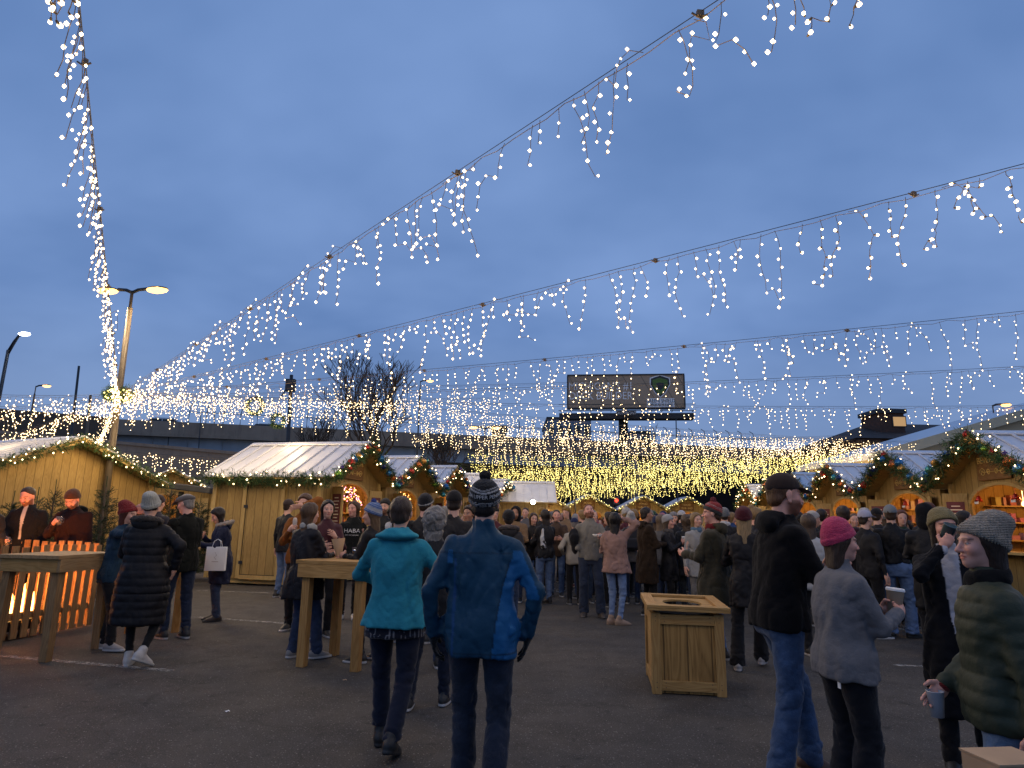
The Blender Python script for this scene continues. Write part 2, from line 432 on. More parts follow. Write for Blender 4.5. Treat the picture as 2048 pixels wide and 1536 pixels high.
def bake(name, pieces, mat, parent, color=None, ocol=(1, 1, 1)):
    """pieces: list of (field, lo, hi, h[, colour fn, frame R, frame origin]); one mesh object"""
    vs, fs, cs, b = [], [], [], 0
    for pc in pieces:
        field, lo, hi, h = pc[:4]; cf = pc[4] if len(pc) > 4 else color
        v, F = nets(field, lo, hi, h)
        if len(v) == 0: continue
        v = relax(v, F, 1)
        c = cf(v.astype(f32)) if cf is not None else np.ones((len(v), 3))
        if len(pc) > 5 and pc[5] is not None: v = v @ np.asarray(pc[5]).T + np.asarray(pc[6])
        vs.append(v); fs.append(F + b); cs.append(c); b += len(v)
    if not vs: return None
    v = np.concatenate(vs); F = np.concatenate(fs); c = np.concatenate(cs)
    me = bpy.data.meshes.new(name)
    me.vertices.add(len(v)); me.vertices.foreach_set('co', v.astype(f32).ravel())
    me.loops.add(4 * len(F)); me.loops.foreach_set('vertex_index', F.astype(np.int32).ravel())
    me.polygons.add(len(F)); me.polygons.foreach_set('loop_start', np.arange(0, 4 * len(F), 4, dtype=np.int32))
    me.polygons.foreach_set('use_smooth', np.ones(len(F), bool))
    me.update(); me.validate()
    at = me.color_attributes.new('Col', 'FLOAT_COLOR', 'POINT')
    at.data.foreach_set('color', np.concatenate([c, np.ones((len(c), 1))], 1).astype(f32).ravel())
    me.materials.append(mat)
    o = link(bpy.data.objects.new(name, me), parent); o.color = (*ocol, 1)
    return o
def const(c): return lambda P: np.tile(np.asarray(c, float), (len(P), 1))
def mixc(a, b, m):
    m = np.clip(m, 0, 1)[:, None]; return a * (1 - m) + np.asarray(b, float) * m
def sstep(a, b, x):
    t = np.clip((x - a) / (b - a), 0, 1); return t * t * (3 - 2 * t)

def nrm(v): v = np.asarray(v, float); return v / (np.linalg.norm(v) + 1e-9)
def rotm(yaw, pitch, tilt):
    return np.array(Matrix.Rotation(math.radians(yaw), 3, 'Z') @ Matrix.Rotation(math.radians(pitch), 3, 'X') @ Matrix.Rotation(math.radians(tilt), 3, 'Y'))
def ik(S, T, a, b, hint):
    S = np.asarray(S, float); T = np.asarray(T, float); d = T - S; L = np.linalg.norm(d)
    if L > (a + b) * .995: T = S + d / L * (a + b) * .995; d = T - S; L = np.linalg.norm(d)
    if L < abs(a - b) + .02: L = abs(a - b) + .02
    u = d / np.linalg.norm(d); x = (a * a - b * b + L * L) / (2 * L); h = math.sqrt(max(0, a * a - x * x))
    n = np.asarray(hint, float); n = nrm(n - u * (n @ u)); return S + u * x + n * h, T

SKIN = dict(fair=(.60, .36, .27), pink=(.62, .34, .26), tan=(.36, .20, .13), brown=(.20, .105, .065))
HAND_KINDS = dict(relax=((14, 22, 14), (12, 24, 16), (16, 28, 18), (20, 30, 20)), grip=((58, 52, 30), (60, 55, 30), (62, 58, 32), (64, 60, 34)),
                  flat=((4, 6, 4), (3, 5, 4), (4, 6, 4), (6, 8, 5)), spread=((12, 12, 8), (6, 10, 8), (10, 12, 8), (18, 16, 10)),
                  fist=((80, 85, 50),) * 4)
def hand_field(kind, fat=1.0):
    """hand frame: x thumb side, y palm side, z along fingers; wrist at the origin"""
    pr = [('e', (0, 0, .045), (.038, .017, .050)), ('c', (0, 0, -.03), (0, 0, .02), .025, .028)]
    spread = {'spread': 9, 'flat': 2, 'relax': 2, 'grip': 1, 'fist': 0}[kind]
    for i, (x, L, r) in enumerate(((.028, (.042, .026, .020), .0085), (.009, (.046, .029, .021), .0088), (-.010, (.042, .027, .020), .0084), (-.027, (.033, .020, .018), .0075))):
        a = np.array((x, 0, .082 - abs(i - 1) * .004)); ang = 0.0; sx = math.radians((1.4 - i) * spread)
        for j in range(3):
            ang += math.radians(HAND_KINDS[kind][i][j])
            d = np.array((math.sin(sx), math.sin(ang), math.cos(ang))); b = a + nrm(d) * L[j]
            pr.append(('c', a, b, r * (1 - .06 * j) * fat, r * (.94 - .08 * j) * fat)); a = b
    th = {'grip': ((.030, .012, .020), (.050, .036, .042), (.044, .060, .062)), 'fist': ((.030, .012, .020), (.046, .034, .045), (.022, .046, .066))}.get(
        kind, ((.028, .006, .020), (.052, .016, .048), (.060, .026, .078)))
    if kind == 'spread': th = ((.028, .004, .018), (.060, .012, .040), (.082, .018, .062))
    pr.append(('c', th[0], th[1], .015 * fat, .0115 * fat)); pr.append(('c', th[1], th[2], .0110 * fat, .0085 * fat))
    def f(P):
        d = ell(P, pr[0][1], pr[0][2])
        d = smin(d, rcone(P, *pr[1][1:]), .02)
        for q in pr[2:]:
            d = smin(d, rcone(P, *q[1:]), .006)
        return d
    return f
def head_fields(sk, beard, brow, male, lod, mouth_open=False, ears=True):
    def f(P):
        d = ell(P, (0, -.012, .032), (.076, .095, .086))
        d = smin(d, ell(P, (0, .020, -.045), (.058 if male else .054, .064, .062)), .03)
        d = smin(d, rcone(P, (0, .062, -.092), (0, .064, -.088), .022 if male else .018, .02), .035)
        if lod < 2:
            X = np.abs(P[:, 0]); Q = np.stack([X, P[:, 1], P[:, 2]], 1)
            d = smin(d, ell(Q, (.036, .058, -.022), (.026, .026, .024)), .025)
            d = smin(d, ell(P, (0, .076, .024), (.050, .014, .010)), .015)
            d = smax(d, -ell(Q, (.031, .098, .003), (.020, .018, .012)), .012)
            d = smin(d, np.linalg.norm(Q - A3(.031, .0735, .003), axis=1) - .0125, .003)
            d = smin(d, rcone(P, (0, .085, .010), (0, .107, -.030), .008, .0125), .012)
            d = smin(d, ell(Q, (.011, .096, -.033), (.008, .009, .007)), .008)
            d = smin(d, ell(P, (0, .086, -.054), (.023, .011, .006)), .006)
            d = smin(d, ell(P, (0, .084, -.066), (.019, .011, .007)), .007)
            if mouth_open: d = smax(d, -ell(P, (0, .094, -.066), (.016, .02, .011)), .006)
            else: d = smax(d, -ell(P, (0, .098, -.0597), (.022, .006, .0018)), .004)
            if ears: d = smin(d, ell(Q, (.077, -.008, -.004), (.009, .019, .031)), .008)
        else:
            d = smin(d, rcone(P, (0, .085, .0), (0, .10, -.028), .012, .014), .015)
        if beard:
            m = sstep(-.02, -.055, P[:, 2]) * sstep(-.04, .0, P[:, 1]); d = d - m * .009 * beard
        return d
    sk = np.array(sk)
    def c(P):
        x, y, z = np.abs(P[:, 0]), P[:, 1], P[:, 2]; n = len(P)
        C = np.tile(sk, (n, 1)).astype(float)
        C = mixc(C, sk * (1.08, .72, .68), .5 * np.exp(-((x - .042) ** 2 + (z + .022) ** 2) / .0006) * (y > .03))
        C = mixc(C, sk * (1.05, .70, .66), .5 * np.exp(-((x) ** 2 + (z + .03) ** 2) / .0003) * (y > .09))
        C = mixc(C, sk * (.85, .45, .42), ((x / .024) ** 2 + ((z + .060) / .011) ** 2 < 1) * (y > .075) * .8)
        if mouth_open: C = mixc(C, (.03, .008, .006), ((x / .015) ** 2 + ((z + .066) / .010) ** 2 < 1) * (y > .06) * 1.)
        if beard:
            m = sstep(-.030, -.050, z + .012 * np.sin(x * 160)) * sstep(-.03, .01, y) * (1 - ((x / .026) ** 2 + ((z + .06) / .012) ** 2 < 1) * .9)
            m = np.maximum(m, (z < -.040) * (z > -.052) * (x < .03) * (y > .07) * .7); C = mixc(C, BEARD[0] if beard < 1.1 else BEARD[1], m * .85)
        C = mixc(C, brow, np.exp(-((z - .0235 - .004 * np.sin(x * 55)) / .0042) ** 2) * (x > .012) * (x < .052) * (y > .05) * .85)
        e = ((x - .031) / .0155) ** 2 + ((z - .003) / .0072) ** 2
        C = mixc(C, (.03, .016, .012), ((e > .62) & (e < 1.25) & (z > .003) & (y > .06)) * .7)
        C = mixc(C, (.33, .30, .29), (e < .62) & (y > .06))
        C = mixc(C, (.03, .02, .015), ((x - .031) ** 2 + (z - .003) ** 2 < .0056 ** 2) & (y > .06))
        return C
    return f, c
BEARD = [(.085, .038, .017), (.115, .042, .017)]

DEF = dict(H=1.72, male=True, wd=1.0, lean=(0, 0), hip=(0, 0), feet=((-.10, 0, 8, 0), (.10, 0, -8, 0)), hands=('down', 'down'), hk=('relax', 'relax'), elb=(None, None),
           hd=(0, 0, 0), skin='fair', beard=0, mo=False, hair='short', hcol=(.035, .02, .012), hat=None, hatc=(.05, .05, .05),
           top='jacket', tc=(.02, .02, .022), tm='NYLON', hem=.80, fit=1.0, puff=0, fold=.014, tcf=None, collar=.0, hood=None, hoodc=None,
           legs=1.0, lc=(.03, .05, .10), lm='DENIM', sc=(.02, .02, .02), sole=(.5, .5, .5), glove=None, lod=1, flare=1.0, scarf=None, lowleg=.055, sleeve=1.0, cuff=None, shirt=None, pcut=.055, sock=None, furc=(.4, .35, .3), pomc=None, hatcf=None)
PRESET = dict(down=(.27, .03, .83), back=(.25, -.05, .86), pocket=(.215, .10, 1.00), jpocket=(.20, .13, 1.04), hold=(.10, .33, 1.16), low=(.10, .31, 1.04), mouth=(.05, .25, 1.50), chest=(.08, .27, 1.27),
              headside=(.12, .02, 1.66), face=(.02, .17, 1.60), phone=(.06, .34, 1.30), lift=(.17, .36, 1.22), table=(.14, .36, 1.12))
MT = dict(NYLON=M_NYLON, FLEECE=M_FLEECE, WOOL=M_WOOL, DENIM=M_DENIM, COTTON=M_COTTON, KNIT=M_KNIT)

def person(label, at, rz, group=None, **kw):
    a = dict(DEF); a.update(kw); g = type('g', (), a)
    s = g.H / 1.75; lod = g.lod; seed = abs(hash_(label)) % 100000
    root = thing('person', label, 'person', (at[0], at[1], 0), math.radians(rz), group); root.scale = (s, s, s)
    w = g.wd; male = g.male
    sh = .168 * w if male else .150 * w
    hp = np.array((g.hip[0], g.hip[1], 0.0))
    def sp(z):      # spine offset at height z
        return hp + np.array((g.lean[1], g.lean[0], 0)) * max(0, (z - .93)) / .5
    # legs
    legs = []
    for i, sx in enumerate((-1, 1)):
        fx, fy, fyaw, lift = g.feet[i]
        hipj = np.array((sx * .092 * w, 0, .912)) + hp
        ya = math.radians(fyaw); fwd = np.array((-math.sin(ya), math.cos(ya), 0))
        ank = np.array((fx, fy, .085 + lift)) - fwd * (.0 + .35 * lift)
        kn, ank = ik(hipj, ank, .425, .408, fwd * 1.0 + np.array((sx * .1, .2, 0)))
        legs.append((hipj, kn, ank, ya, lift))
    arms = []
    for i, sx in enumerate((-1, 1)):
        S = np.array((sx * sh, -.01, 1.385)) + sp(1.385); h = g.hands[i]
        T = np.array(PRESET[h] if isinstance(h, str) else h, float)
        if isinstance(h, str): T[0] *= sx; T += sp(T[2]) * (.8 if T[2] > 1.0 else .4)
        hint = g.elb[i] if g.elb[i] is not None else (sx * .55, -.7, -.45)
        E, W = ik(S, T, .285, .255, hint); arms.append((S, E, W))
    nb = np.array((0, -.012, 1.475)) + sp(1.475)
    HR = rotm(*g.hd); hc = nb + HR @ np.array((0, .022, .0)) + np.array((0, .004, .048)) + HR @ np.array((0, .0, .105))
    sk = np.array(SKIN[g.skin])
    # ---------------- body: head and neck, hands, and the figure inside the clothes, one mesh
    hh = {0: .0045, 1: .008, 2: .016}[lod]
    pcs = []
    hf, hcf = head_fields(sk, g.beard, np.array(g.hcol) * .8, male, lod, g.mo, g.hair not in ('long', 'bob', 'big', 'curly'))
    nbl = HR.T @ (nb + np.array((0, 0, -.03)) - hc)
    def hfn(P): return smin(hf(P), rcone(P, (0, -.02, -.06), nbl, .052 if male else .045, .060 if male else .052), .025)
    zlo = min(-.13, nbl[2] - .03)
    pcs.append((hfn, (-.10, min(-.12, nbl[1] - .07), zlo), (.10, .13, .125), hh, hcf, HR, hc))
    hfr = []
    for i, sx in enumerate((-1, 1)):
        S, E, W = arms[i]; z = nrm(W - E); ref = np.array((0, 1.0, 0)) * max(0, -z[2]) + np.array((0, 0, 1.0)) * (1 - max(0, -z[2]))
        x = nrm(ref - z * (ref @ z)); y = -np.cross(z, x) * sx
        Rm = np.stack([x, y, z], 1); hfr.append((Rm, W))
        hidden = isinstance(g.hands[i], str) and 'pocket' in g.hands[i]
        if hidden: continue
        if lod == 2:
            fld = lambda P: smin(rcone(P, (0, 0, -.03), (0, .004, .05), .028, .03), rcone(P, (0, .006, .06), (0, .03, .12), .028, .018), .02)
            pc = (fld, (-.05, -.05, -.06), (.06, .08, .16), .016, const(sk if not g.glove else g.glove), Rm, W)
        else:
            fld = hand_field(g.hk[i], 1.25 if g.glove else 1.0)
            pc = (fld, (-.065, -.03, -.055), (.10, .12, .20), .0042 if lod == 0 else .0065, const(sk * (1.0, .93, .9) if not g.glove else g.glove), Rm, W)
        if g.glove and lod < 2:
            bake('glove', [pc], M_KNIT, root)
        else: pcs.append(pc)
    def core(P):
        d = loft(P, [(.84, .13, .10, *sp(.84)[:2]), (.95, .155, .11, *sp(.95)[:2]), (1.1, .13, .095, *sp(1.1)[:2]), (1.3, .15, .10, *sp(1.3)[:2]), (1.44, .08, .06, *sp(1.44)[:2])], 2)
        d = smin(d, rcone(P, sp(1.4) + (0, 0, 1.40), nb + (0, 0, .02), .06, .05), .04)
        for S, E, W in arms: d = smin(d, rcone(P, S, E, .042, .034), .04); d = smin(d, rcone(P, E, W, .033, .024), .02)
        for hj, kn, an, _, _ in legs: d = smin(d, rcone(P, hj, kn, .065, .045), .03); d = smin(d, rcone(P, kn, an, .044, .032), .02)
        return d
    allp = np.array([p for t in arms for p in t] + [p for t in legs for p in t[:3]] + [nb])
    lo, hi = allp.min(0) - .08, allp.max(0) + .08; lo[2] = min(lo[2], .0); lo[:2] = np.minimum(lo[:2], -.2); hi[:2] = np.maximum(hi[:2], .2)
    pcs.append((core, lo, hi, .028, const(sk)))
    bake('body', pcs, M_SKIN, root)
    ch = {0: .0095, 1: .0135, 2: .024}[lod]
    # ---------------- trousers
    fl = g.legs; lw = g.lowleg
    def trous(P):
        fz = wrk(P, 30, seed + 3, (1, 1, 1.6))
        d = loft(P, [(.80, .150 * w, .105 * w, *hp[:2]), (.92, .168 * w, .118 * w, *hp[:2]), (1.06, .150 * w, .105 * w, *hp[:2])], 2.2)
        L = None
        for hj, kn, an, _, _ in legs:
            q = smin(rcone(P, hj, kn, .092 * w * fl, .064 * fl), rcone(P, kn, an + (0, 0, .0), .064 * fl, lw * fl), .03)
            q = smin(q, ell(P, hj + (0, -.04, -.02), (.085 * w, .085, .10)), .03)
            L = q if L is None else smin(L, q, .012)
        d = smin(d, L, .03)
        near = np.exp(-((P[:, 2] - .50) / .12) ** 2) + 1.3 * np.exp(-((P[:, 2] - .14) / .10) ** 2) + .4
        d = d - (.006 if lod < 2 else .003) * near * fz
        if lod < 2: d = d + .006 * np.exp(-(wrk(P, 20, seed + 8, (1, 1, 1.5)) / .12) ** 2) * near
        if g.top: d = smax(d, P[:, 2] - max(g.hem + .05, .5), .01)
        return smax(d, g.pcut - P[:, 2], .005)
    lp = np.array([p for t in legs for p in t[:3]]); lo = lp.min(0) - .15; hi = lp.max(0) + .17; hi[2] = 1.02; lo[2] = .03
    lo[:2] = np.minimum(lo[:2], hp[:2] - .2); hi[:2] = np.maximum(hi[:2], hp[:2] + .2)
    bake('trousers', [(trous, lo, hi, ch)], MT[g.lm], root, ocol=g.lc)
    if g.sock:
        for hj, kn, an, _, _ in legs:
            bake('sock', [(lambda P: rcone(P, an + (0, 0, .01), an + (kn - an) * .3, .040, .042), an - .07, an + (.07, .07, .2), .012)], M_COTTON, root, ocol=g.sock)
    if g.shirt:
        z0, z1, cfn = g.shirt
        bake('shirt', [(lambda P: loft(P, [(z0, .192 * w, .142 * w, *hp[:2]), (z1, .180 * w, .130 * w, *hp[:2])], 2.3) - .004 * wrk(P, 30, seed), (-.26 + hp[0], -.2, z0 - .03), (.26 + hp[0], .2, z1 + .03), ch, cfn)], M_COTTON, root)
    # ---------------- shoes
    for i, (hj, kn, an, ya, lift) in enumerate(legs):
        pit = -min(55, lift * 320)
        Rf = np.array(Matrix.Rotation(ya, 3, 'Z') @ Matrix.Rotation(math.radians(pit), 3, 'X'))
        def sho(P):
            d = ell(P, (0, -.035, -.040), (.040, .052, .052)); d = smin(d, ell(P, (0, .085, -.058), (.046, .088, .034)), .04)
            d = smin(d, rcone(P, (0, -.01, -.03), (0, -.005, .03), .042, .046), .03); d = smin(d, ell(P, (0, .04, -.04), (.038, .06, .04)), .03)
            so = boxr(P, (0, .055, -.073), (.047, .145, .015), .013); so = smax(so, np.sqrt((P[:, 0] / .05) ** 2 + ((P[:, 1] - .055) / .15) ** 2) * .05 - .05, .01)
            return smax(smin(d, so, .004), -.087 - P[:, 2], .002)
        o = bake('shoe', [(sho, (-.06, -.11, -.09), (.06, .21, .07), {0: .006, 1: .0085, 2: .018}[lod],
              lambda P: mixc(np.tile(np.array(g.sc, float), (len(P), 1)), g.sole, P[:, 2] < -.060), Rf, an)], M_SHOE, root)
    # ---------------- top
    if g.top:
        fit = g.fit; hem = g.hem; fa = 1 if male else .94
        rings = []
        zs = [(hem, .185 * g.flare, .135 * g.flare), (.93, .188, .142), (1.07, .172 if male else .156, .124), (1.25, .180 * fa, .130), (1.36, .170 * fa, .115), (1.42, .142 * fa, .094), (1.465, .092, .074), (1.495, .066, .066), (1.51 + g.collar, .064, .068)]
        if hem > .90: zs = [zs[0]] + zs[2:]
        if hem < .72: zs[0] = (hem, .20 * g.flare, .155 * g.flare)
        for z, rx, ry in zs:
            o_ = sp(z); k = w * fit if z < 1.45 else 1.0
            if z > 1.45: o_ = sp(1.46) + np.array((0, .01 * g.hd[1] / 30, 0)) * 0
            rings.append((z, rx * k, ry * (k if z < 1.45 else 1), o_[0], o_[1]))
        pf = (lambda L, pa: g.puff * np.abs(np.sin(L * math.pi / .068)) ** .38) if g.puff else None
        ar = .059 * (1 if male else .92) * g.sleeve * (.5 + .5 * fit)
        def jac(P):
            d = loft(P, rings, 2.35)
            if g.puff: d = d - g.puff * np.abs(np.sin((P[:, 2] - hem) * math.pi / .078)) ** .38 * (P[:, 2] < 1.43)
            for i, (S, E, W) in enumerate(arms):
                q = rcone(P, S + (0, 0, -.005), E, ar * 1.06, ar * .86, pf); q = smin(q, rcone(P, E, W - nrm(W - E) * .015, ar * .85, ar * .66, pf), .025)
                d = smin(d, q, .045)
                # keep a crease between arm and side
            n1 = wrk(P, 17, seed + 1, (1, 1, .55)); n2 = wrk(P, 42, seed + 2)
            el = 0
            for S, E, W in arms: el = el + np.exp(-np.sum((P - E) ** 2, 1) / .012) + .6 * np.exp(-np.sum((P - W) ** 2, 1) / .008)
            if lod < 2:
                n3 = wrk(P, 12, seed + 4, (1.2, 1.2, .42)); n4 = wrk(P, 18, seed + 6, (.8, .8, .8))
                d = d + g.fold * (.55 * np.exp(-(n3 / .10) ** 2) + .35 * np.exp(-(n4 / .09) ** 2)) * (1 - .7 * (g.puff > 0))
            d = d - g.fold * (n1 * (1 - .6 * (g.puff > 0)) + (.35 + .9 * el) * n2 * .7)
            if hem > .5: pass
            if g.cuff: pass
            return d
        pts = np.array([p for t in arms for p in t]); lo = pts.min(0) - .11; hi = pts.max(0) + .11; lo[2] = hem - .03; hi[2] = max(1.52 + g.collar, hi[2])
        ex = .24 * w * fit * g.flare
        lo[0] = min(lo[0], hp[0] - ex); hi[0] = max(hi[0], hp[0] + ex); lo[1] = min(lo[1], hp[1] - ex * .85, sp(1.4)[1] - .18); hi[1] = max(hi[1], hp[1] + ex * .85, sp(1.4)[1] + .18); lo[2] = min(lo[2], pts[:, 2].min() - .08)
        col = g.tcf(arms, sp) if g.tcf else None
        o = bake('coat' if hem < .7 else g.top, [(jac, lo, hi, ch, col)], MT[g.tm], root, ocol=(1, 1, 1) if g.tcf else g.tc)
        g_top = o
        if g.cuff:
            for S, E, W in arms:
                z = nrm(W - E); bake('cuff', [(lambda P: rcone(P, W - z * .03, W + z * .012, .036, .034), W - .09, W + .09, .01)], M_KNIT, root, ocol=g.cuff)
        if g.hood:      # a hood lying on the back
            hcl = g.hoodc or g.tc; b0 = sp(1.47) + np.array((0, -.07, 1.45))
            k = g.hood
            def hoo(P):
                d = ell(P, b0 + (0, -.035, .0), (.118 * w, .052, .066 if k != 'fur' else .085)); d = smin(d, ell(P, b0 + (0, .02, .045), (.098, .075, .035)), .04)
                q = P - (b0 + (0, .065, .045)).astype(f32)
                if k == 'cowl': d = smin(ell(P, b0 + (0, .0, .012), (.150 * w, .088, .036)), ell(P, b0 + (0, .01, .045), (.098, .080, .030)), .02)
                d = smax(d, -ell(P, b0 + (0, .085, .09), (.072, .085, .075)), .02)
                return d - .006 * wrk(P, 26, seed + 9)
            bake('hood', [(hoo, b0 - (.18, .16, .14), b0 + (.18, .16, .14), ch)], M_FLEECE if k != 'fur' else MT[g.tm], root, ocol=hcl)
            if k == 'fur':
                def furf(P):
                    q = P - (b0 + (0, .0, .035)).astype(f32); r = np.sqrt(q[:, 0] ** 2 * .7 + (q[:, 1] - .02) ** 2) ; d = np.sqrt((r - .105) ** 2 + (q[:, 2] - .35 * np.abs(q[:, 0]) * 0 + .25 * q[:, 1]) ** 2) - .034
                    return d - .010 * wrk(P, 120, seed + 5)
                bake('fur_trim', [(furf, b0 - (.2, .18, .12), b0 + (.2, .2, .14), min(ch, .009))], M_FUR, root, ocol=g.furc)
    if g.scarf:
        b0 = nb + np.array((0, .01, .0))
        def scf(P):
            q = P - b0.astype(f32); r = np.sqrt((q[:, 0] * .95) ** 2 + (q[:, 1] * .9) ** 2)
            d = np.sqrt((r - .064) ** 2 + ((q[:, 2] + .15 * q[:, 1]) * .60) ** 2) - .026
            return d - .006 * wrk(P, 40, seed + 7, (1, 1, 2))
        bake('scarf', [(scf, b0 - (.17, .17, .11), b0 + (.17, .17, .12), min(ch, .011))], M_FLEECE, root, ocol=g.scarf)
    # ---------------- hair
    hcol = g.hcol; hr = {0: .006, 1: .0095, 2: .018}[lod]
    if g.hair and g.hair != 'none':
        st = g.hair; th = {'buzz': .004, 'short': .0075, 'thick': .020, 'curly': .034, 'bob': .022, 'long': .018, 'bun': .015, 'pony': .014, 'big': .045}.get(st, .015)
        if g.hat: th = min(th, .006)
        cut = .012 if st in ('buzz', 'short', 'thick') else -.005
        up = HR.T @ np.array((0, 0, 1.0))
        def hai(P):
            d = ell(P, (0, -.014, .034), (.076 + th, .096 + th, .086 + th))
            if st in ('short', 'buzz', 'thick'):
                d = smin(d, ell(P, (0, -.045, -.035), (.066 + th * .6, .052 + th, .055)), .02)
                d = smax(d, -(P[:, 2] + .085), .01)
            face = P[:, 1] - ((.036 if st in ('short', 'buzz') else .050) - .9 * np.maximum(0, .060 - P[:, 2]) * (.75 if st in ('short', 'buzz', 'thick') else .45) + .55 * np.maximum(0, P[:, 2] - .045))
            d = smax(d, face, .012)
            if st in ('long', 'bob', 'big', 'curly', 'pony', 'bun') and not g.hat: d = smax(d, -ell(P, (0, .085, .006), (.058, .060, .078)), .010); d = d + .006 * np.exp(-(P[:, 0] / .005) ** 2) * (P[:, 2] > .05)
            if st in ('long', 'bob', 'big', 'curly'):
                Lh = {'long': .36, 'bob': .14, 'big': .26, 'curly': .16}[st]; bw_ = {'long': .085, 'bob': .088, 'big': .12, 'curly': .105}[st]
                # falls along the true vertical, behind and beside the face
                a0 = np.array((0, -.035, .0)); b0_ = a0 - up * Lh + HR.T @ np.array((0, -.035, 0)) * (Lh / .3)
                q = P - a0.astype(f32); t = np.clip((q @ (b0_ - a0).astype(f32)) / ((b0_ - a0) @ (b0_ - a0)), 0, 1)
                c_ = a0.astype(f32) + t[:, None] * (b0_ - a0).astype(f32); dd = P - c_
                e = np.sqrt((dd[:, 0] / (bw_ * (1 - .25 * t))) ** 2 + (dd[:, 1] / (.062 * (1 - .25 * t))) ** 2 + (dd[:, 2] / .06) ** 2)
                cur = (e - 1) * .055
                cur = smax(cur, -ell(P, (0, .05, -.04), (.060, .075, .085)), .015)
                d = smin(d, cur, .03)
            if st == 'bun': d = smin(d, ell(P, (0, -.07, .125), (.045, .045, .040)), .02)
            if st == 'pony':
                a0 = np.array((0, -.11, .05)); d = smin(d, rcone(P, a0, a0 - up * .24 + (0, -.02, 0), .032, .018), .02)
            am = .010 if st in ('curly', 'big') else .0035
            return d - am * wrk(P, 60 if st in ('curly', 'big') else 90, seed + 11, (1, 1, .25 if st not in ('curly', 'big') else 1))
        bake('hair', [(hai, (-.17, -.22, -.46 if st in ('long', 'big', 'bob', 'curly', 'pony') else -.12), (.17, .13, .19), hr, None, HR, hc)], M_HAIR, root, ocol=hcol)
    # ---------------- headwear
    if g.hat: make_hat(g, root, HR, hc, seed, lod)
    root['_top'] = g_top.name if g.top else ''
    info[root.name] = dict(arms=arms, hfr=hfr, HR=HR, hc=hc, s=s, root=root, sp=sp, nb=nb)
    return root
info = {}
def hash_(t):
    h = 7
    for ch in t: h = (h * 131 + ord(ch)) % 1000003
    return h
def world_of(root, p):
    """a point of a person's own frame in world space"""
    i = info[root.name]; v = Matrix.Rotation(root.rotation_euler.z, 3, 'Z') @ Vector([float(q) for q in p]); return v * i['s'] + root.location
def palm(root, k, off=(0, .045, .075)):
    i = info[root.name]; Rm, W = i['hfr'][k]; return world_of(root, W + Rm @ np.array(off))

def make_hat(g, root, HR, hc, seed, lod):
    k = g.hat; hr = {0: .006, 1: .009, 2: .018}[lod]; c = g.hatc
    if k in ('beanie', 'pombeanie', 'slouch', 'bobble', 'tall'):
        tall = {'beanie': .0, 'pombeanie': .012, 'slouch': .035, 'bobble': .0, 'tall': .028}[k]
        back = {'slouch': -.055}.get(k, -.008)
        cf = g.hatcf
        def be(P):
            d = ell(P, (0, -.014, .034), (.091, .110, .100))
            d = smin(d, ell(P, (0, -.018 + back, .075 + tall), (.070, .078, .062)), .04)
            cut = .030 - P[:, 2] + .62 * (P[:, 1] * .75 - .0) - .012      # brim line: above the brows, down over the nape
            d = smax(d, cut, .008)
            rim = np.abs(cut + .024) - .022; d2 = ell(P, (0, -.014, .030), (.097, .116, .106)); d2 = smax(d2, rim, .006)
            d = smin(d, d2, .004)
            return d - (.0022 if k != 'slouch' else .005) * np.sin(np.arctan2(P[:, 0], P[:, 1]) * (46 if lod < 2 else 0)) - .002 * wrk(P, 40, seed + 20)
        bake('beanie', [(be, (-.14, -.19, -.07), (.14, .14, .22), hr, cf, HR, hc)], M_KNIT, root, ocol=(1, 1, 1) if cf else c)
        if k in ('pombeanie', 'bobble'):
            pc = g.pomc or c; R_ = .034 if k == 'pombeanie' else .036
            bake('pompom', [(lambda P: np.linalg.norm(P - A3(0, -.025, .158), axis=1) - R_ - .006 * wrk(P, 130, seed), (-.07, -.09, .10), (.07, .05, .26), min(hr, .007), None, HR, hc)], M_FUR, root, ocol=pc)
    elif k in ('cap', 'flatcap'):
        def cp(P):
            if k == 'cap':
                d = ell(P, (0, -.012, .042), (.086, .106, .096)); d = smax(d, .030 - P[:, 2] + .12 * P[:, 1], .006)
                q = P - A3(0, .10, .046); b = np.sqrt((q[:, 0] / .072) ** 2 + ((q[:, 1] + .01) / .082) ** 2); br = smax((b - 1) * .06, np.abs(q[:, 2] + q[:, 1] * .30 + 1.6 * q[:, 0] ** 2) - .0045, .003)
                br = smax(br, -(q[:, 1] + .03), .003); return smin(d, br, .008)
            d = ell(P, (0, .002, .055), (.092, .128, .062)); d = smax(d, .026 - P[:, 2] + .10 * P[:, 1], .006)
            q = P - A3(0, .125, .040); b = np.sqrt((q[:, 0] / .07) ** 2 + (q[:, 1] / .05) ** 2); br = smax((b - 1) * .045, np.abs(q[:, 2] + q[:, 1] * .45) - .005, .003)
            return smin(d, br, .014) - .003 * wrk(P, 25, seed)
        bake('cap', [(cp, (-.12, -.15, -.02), (.12, .21, .16), hr, None, HR, hc)], M_COTTON, root, ocol=c)
    elif k == 'hoodup':
        def ho(P):
            d = ell(P, (0, -.022, .028), (.104, .122, .122)); d = smin(d, ell(P, (0, -.04, -.10), (.10, .10, .09)), .06)
            d = smax(d, -ell(P, (0, .085, -.005), (.070, .12, .098)), .015); return d - .006 * wrk(P, 22, seed)
        bake('hood', [(ho, (-.15, -.19, -.22), (.15, .14, .18), hr, None, HR, hc)], M_FLEECE, root, ocol=c)
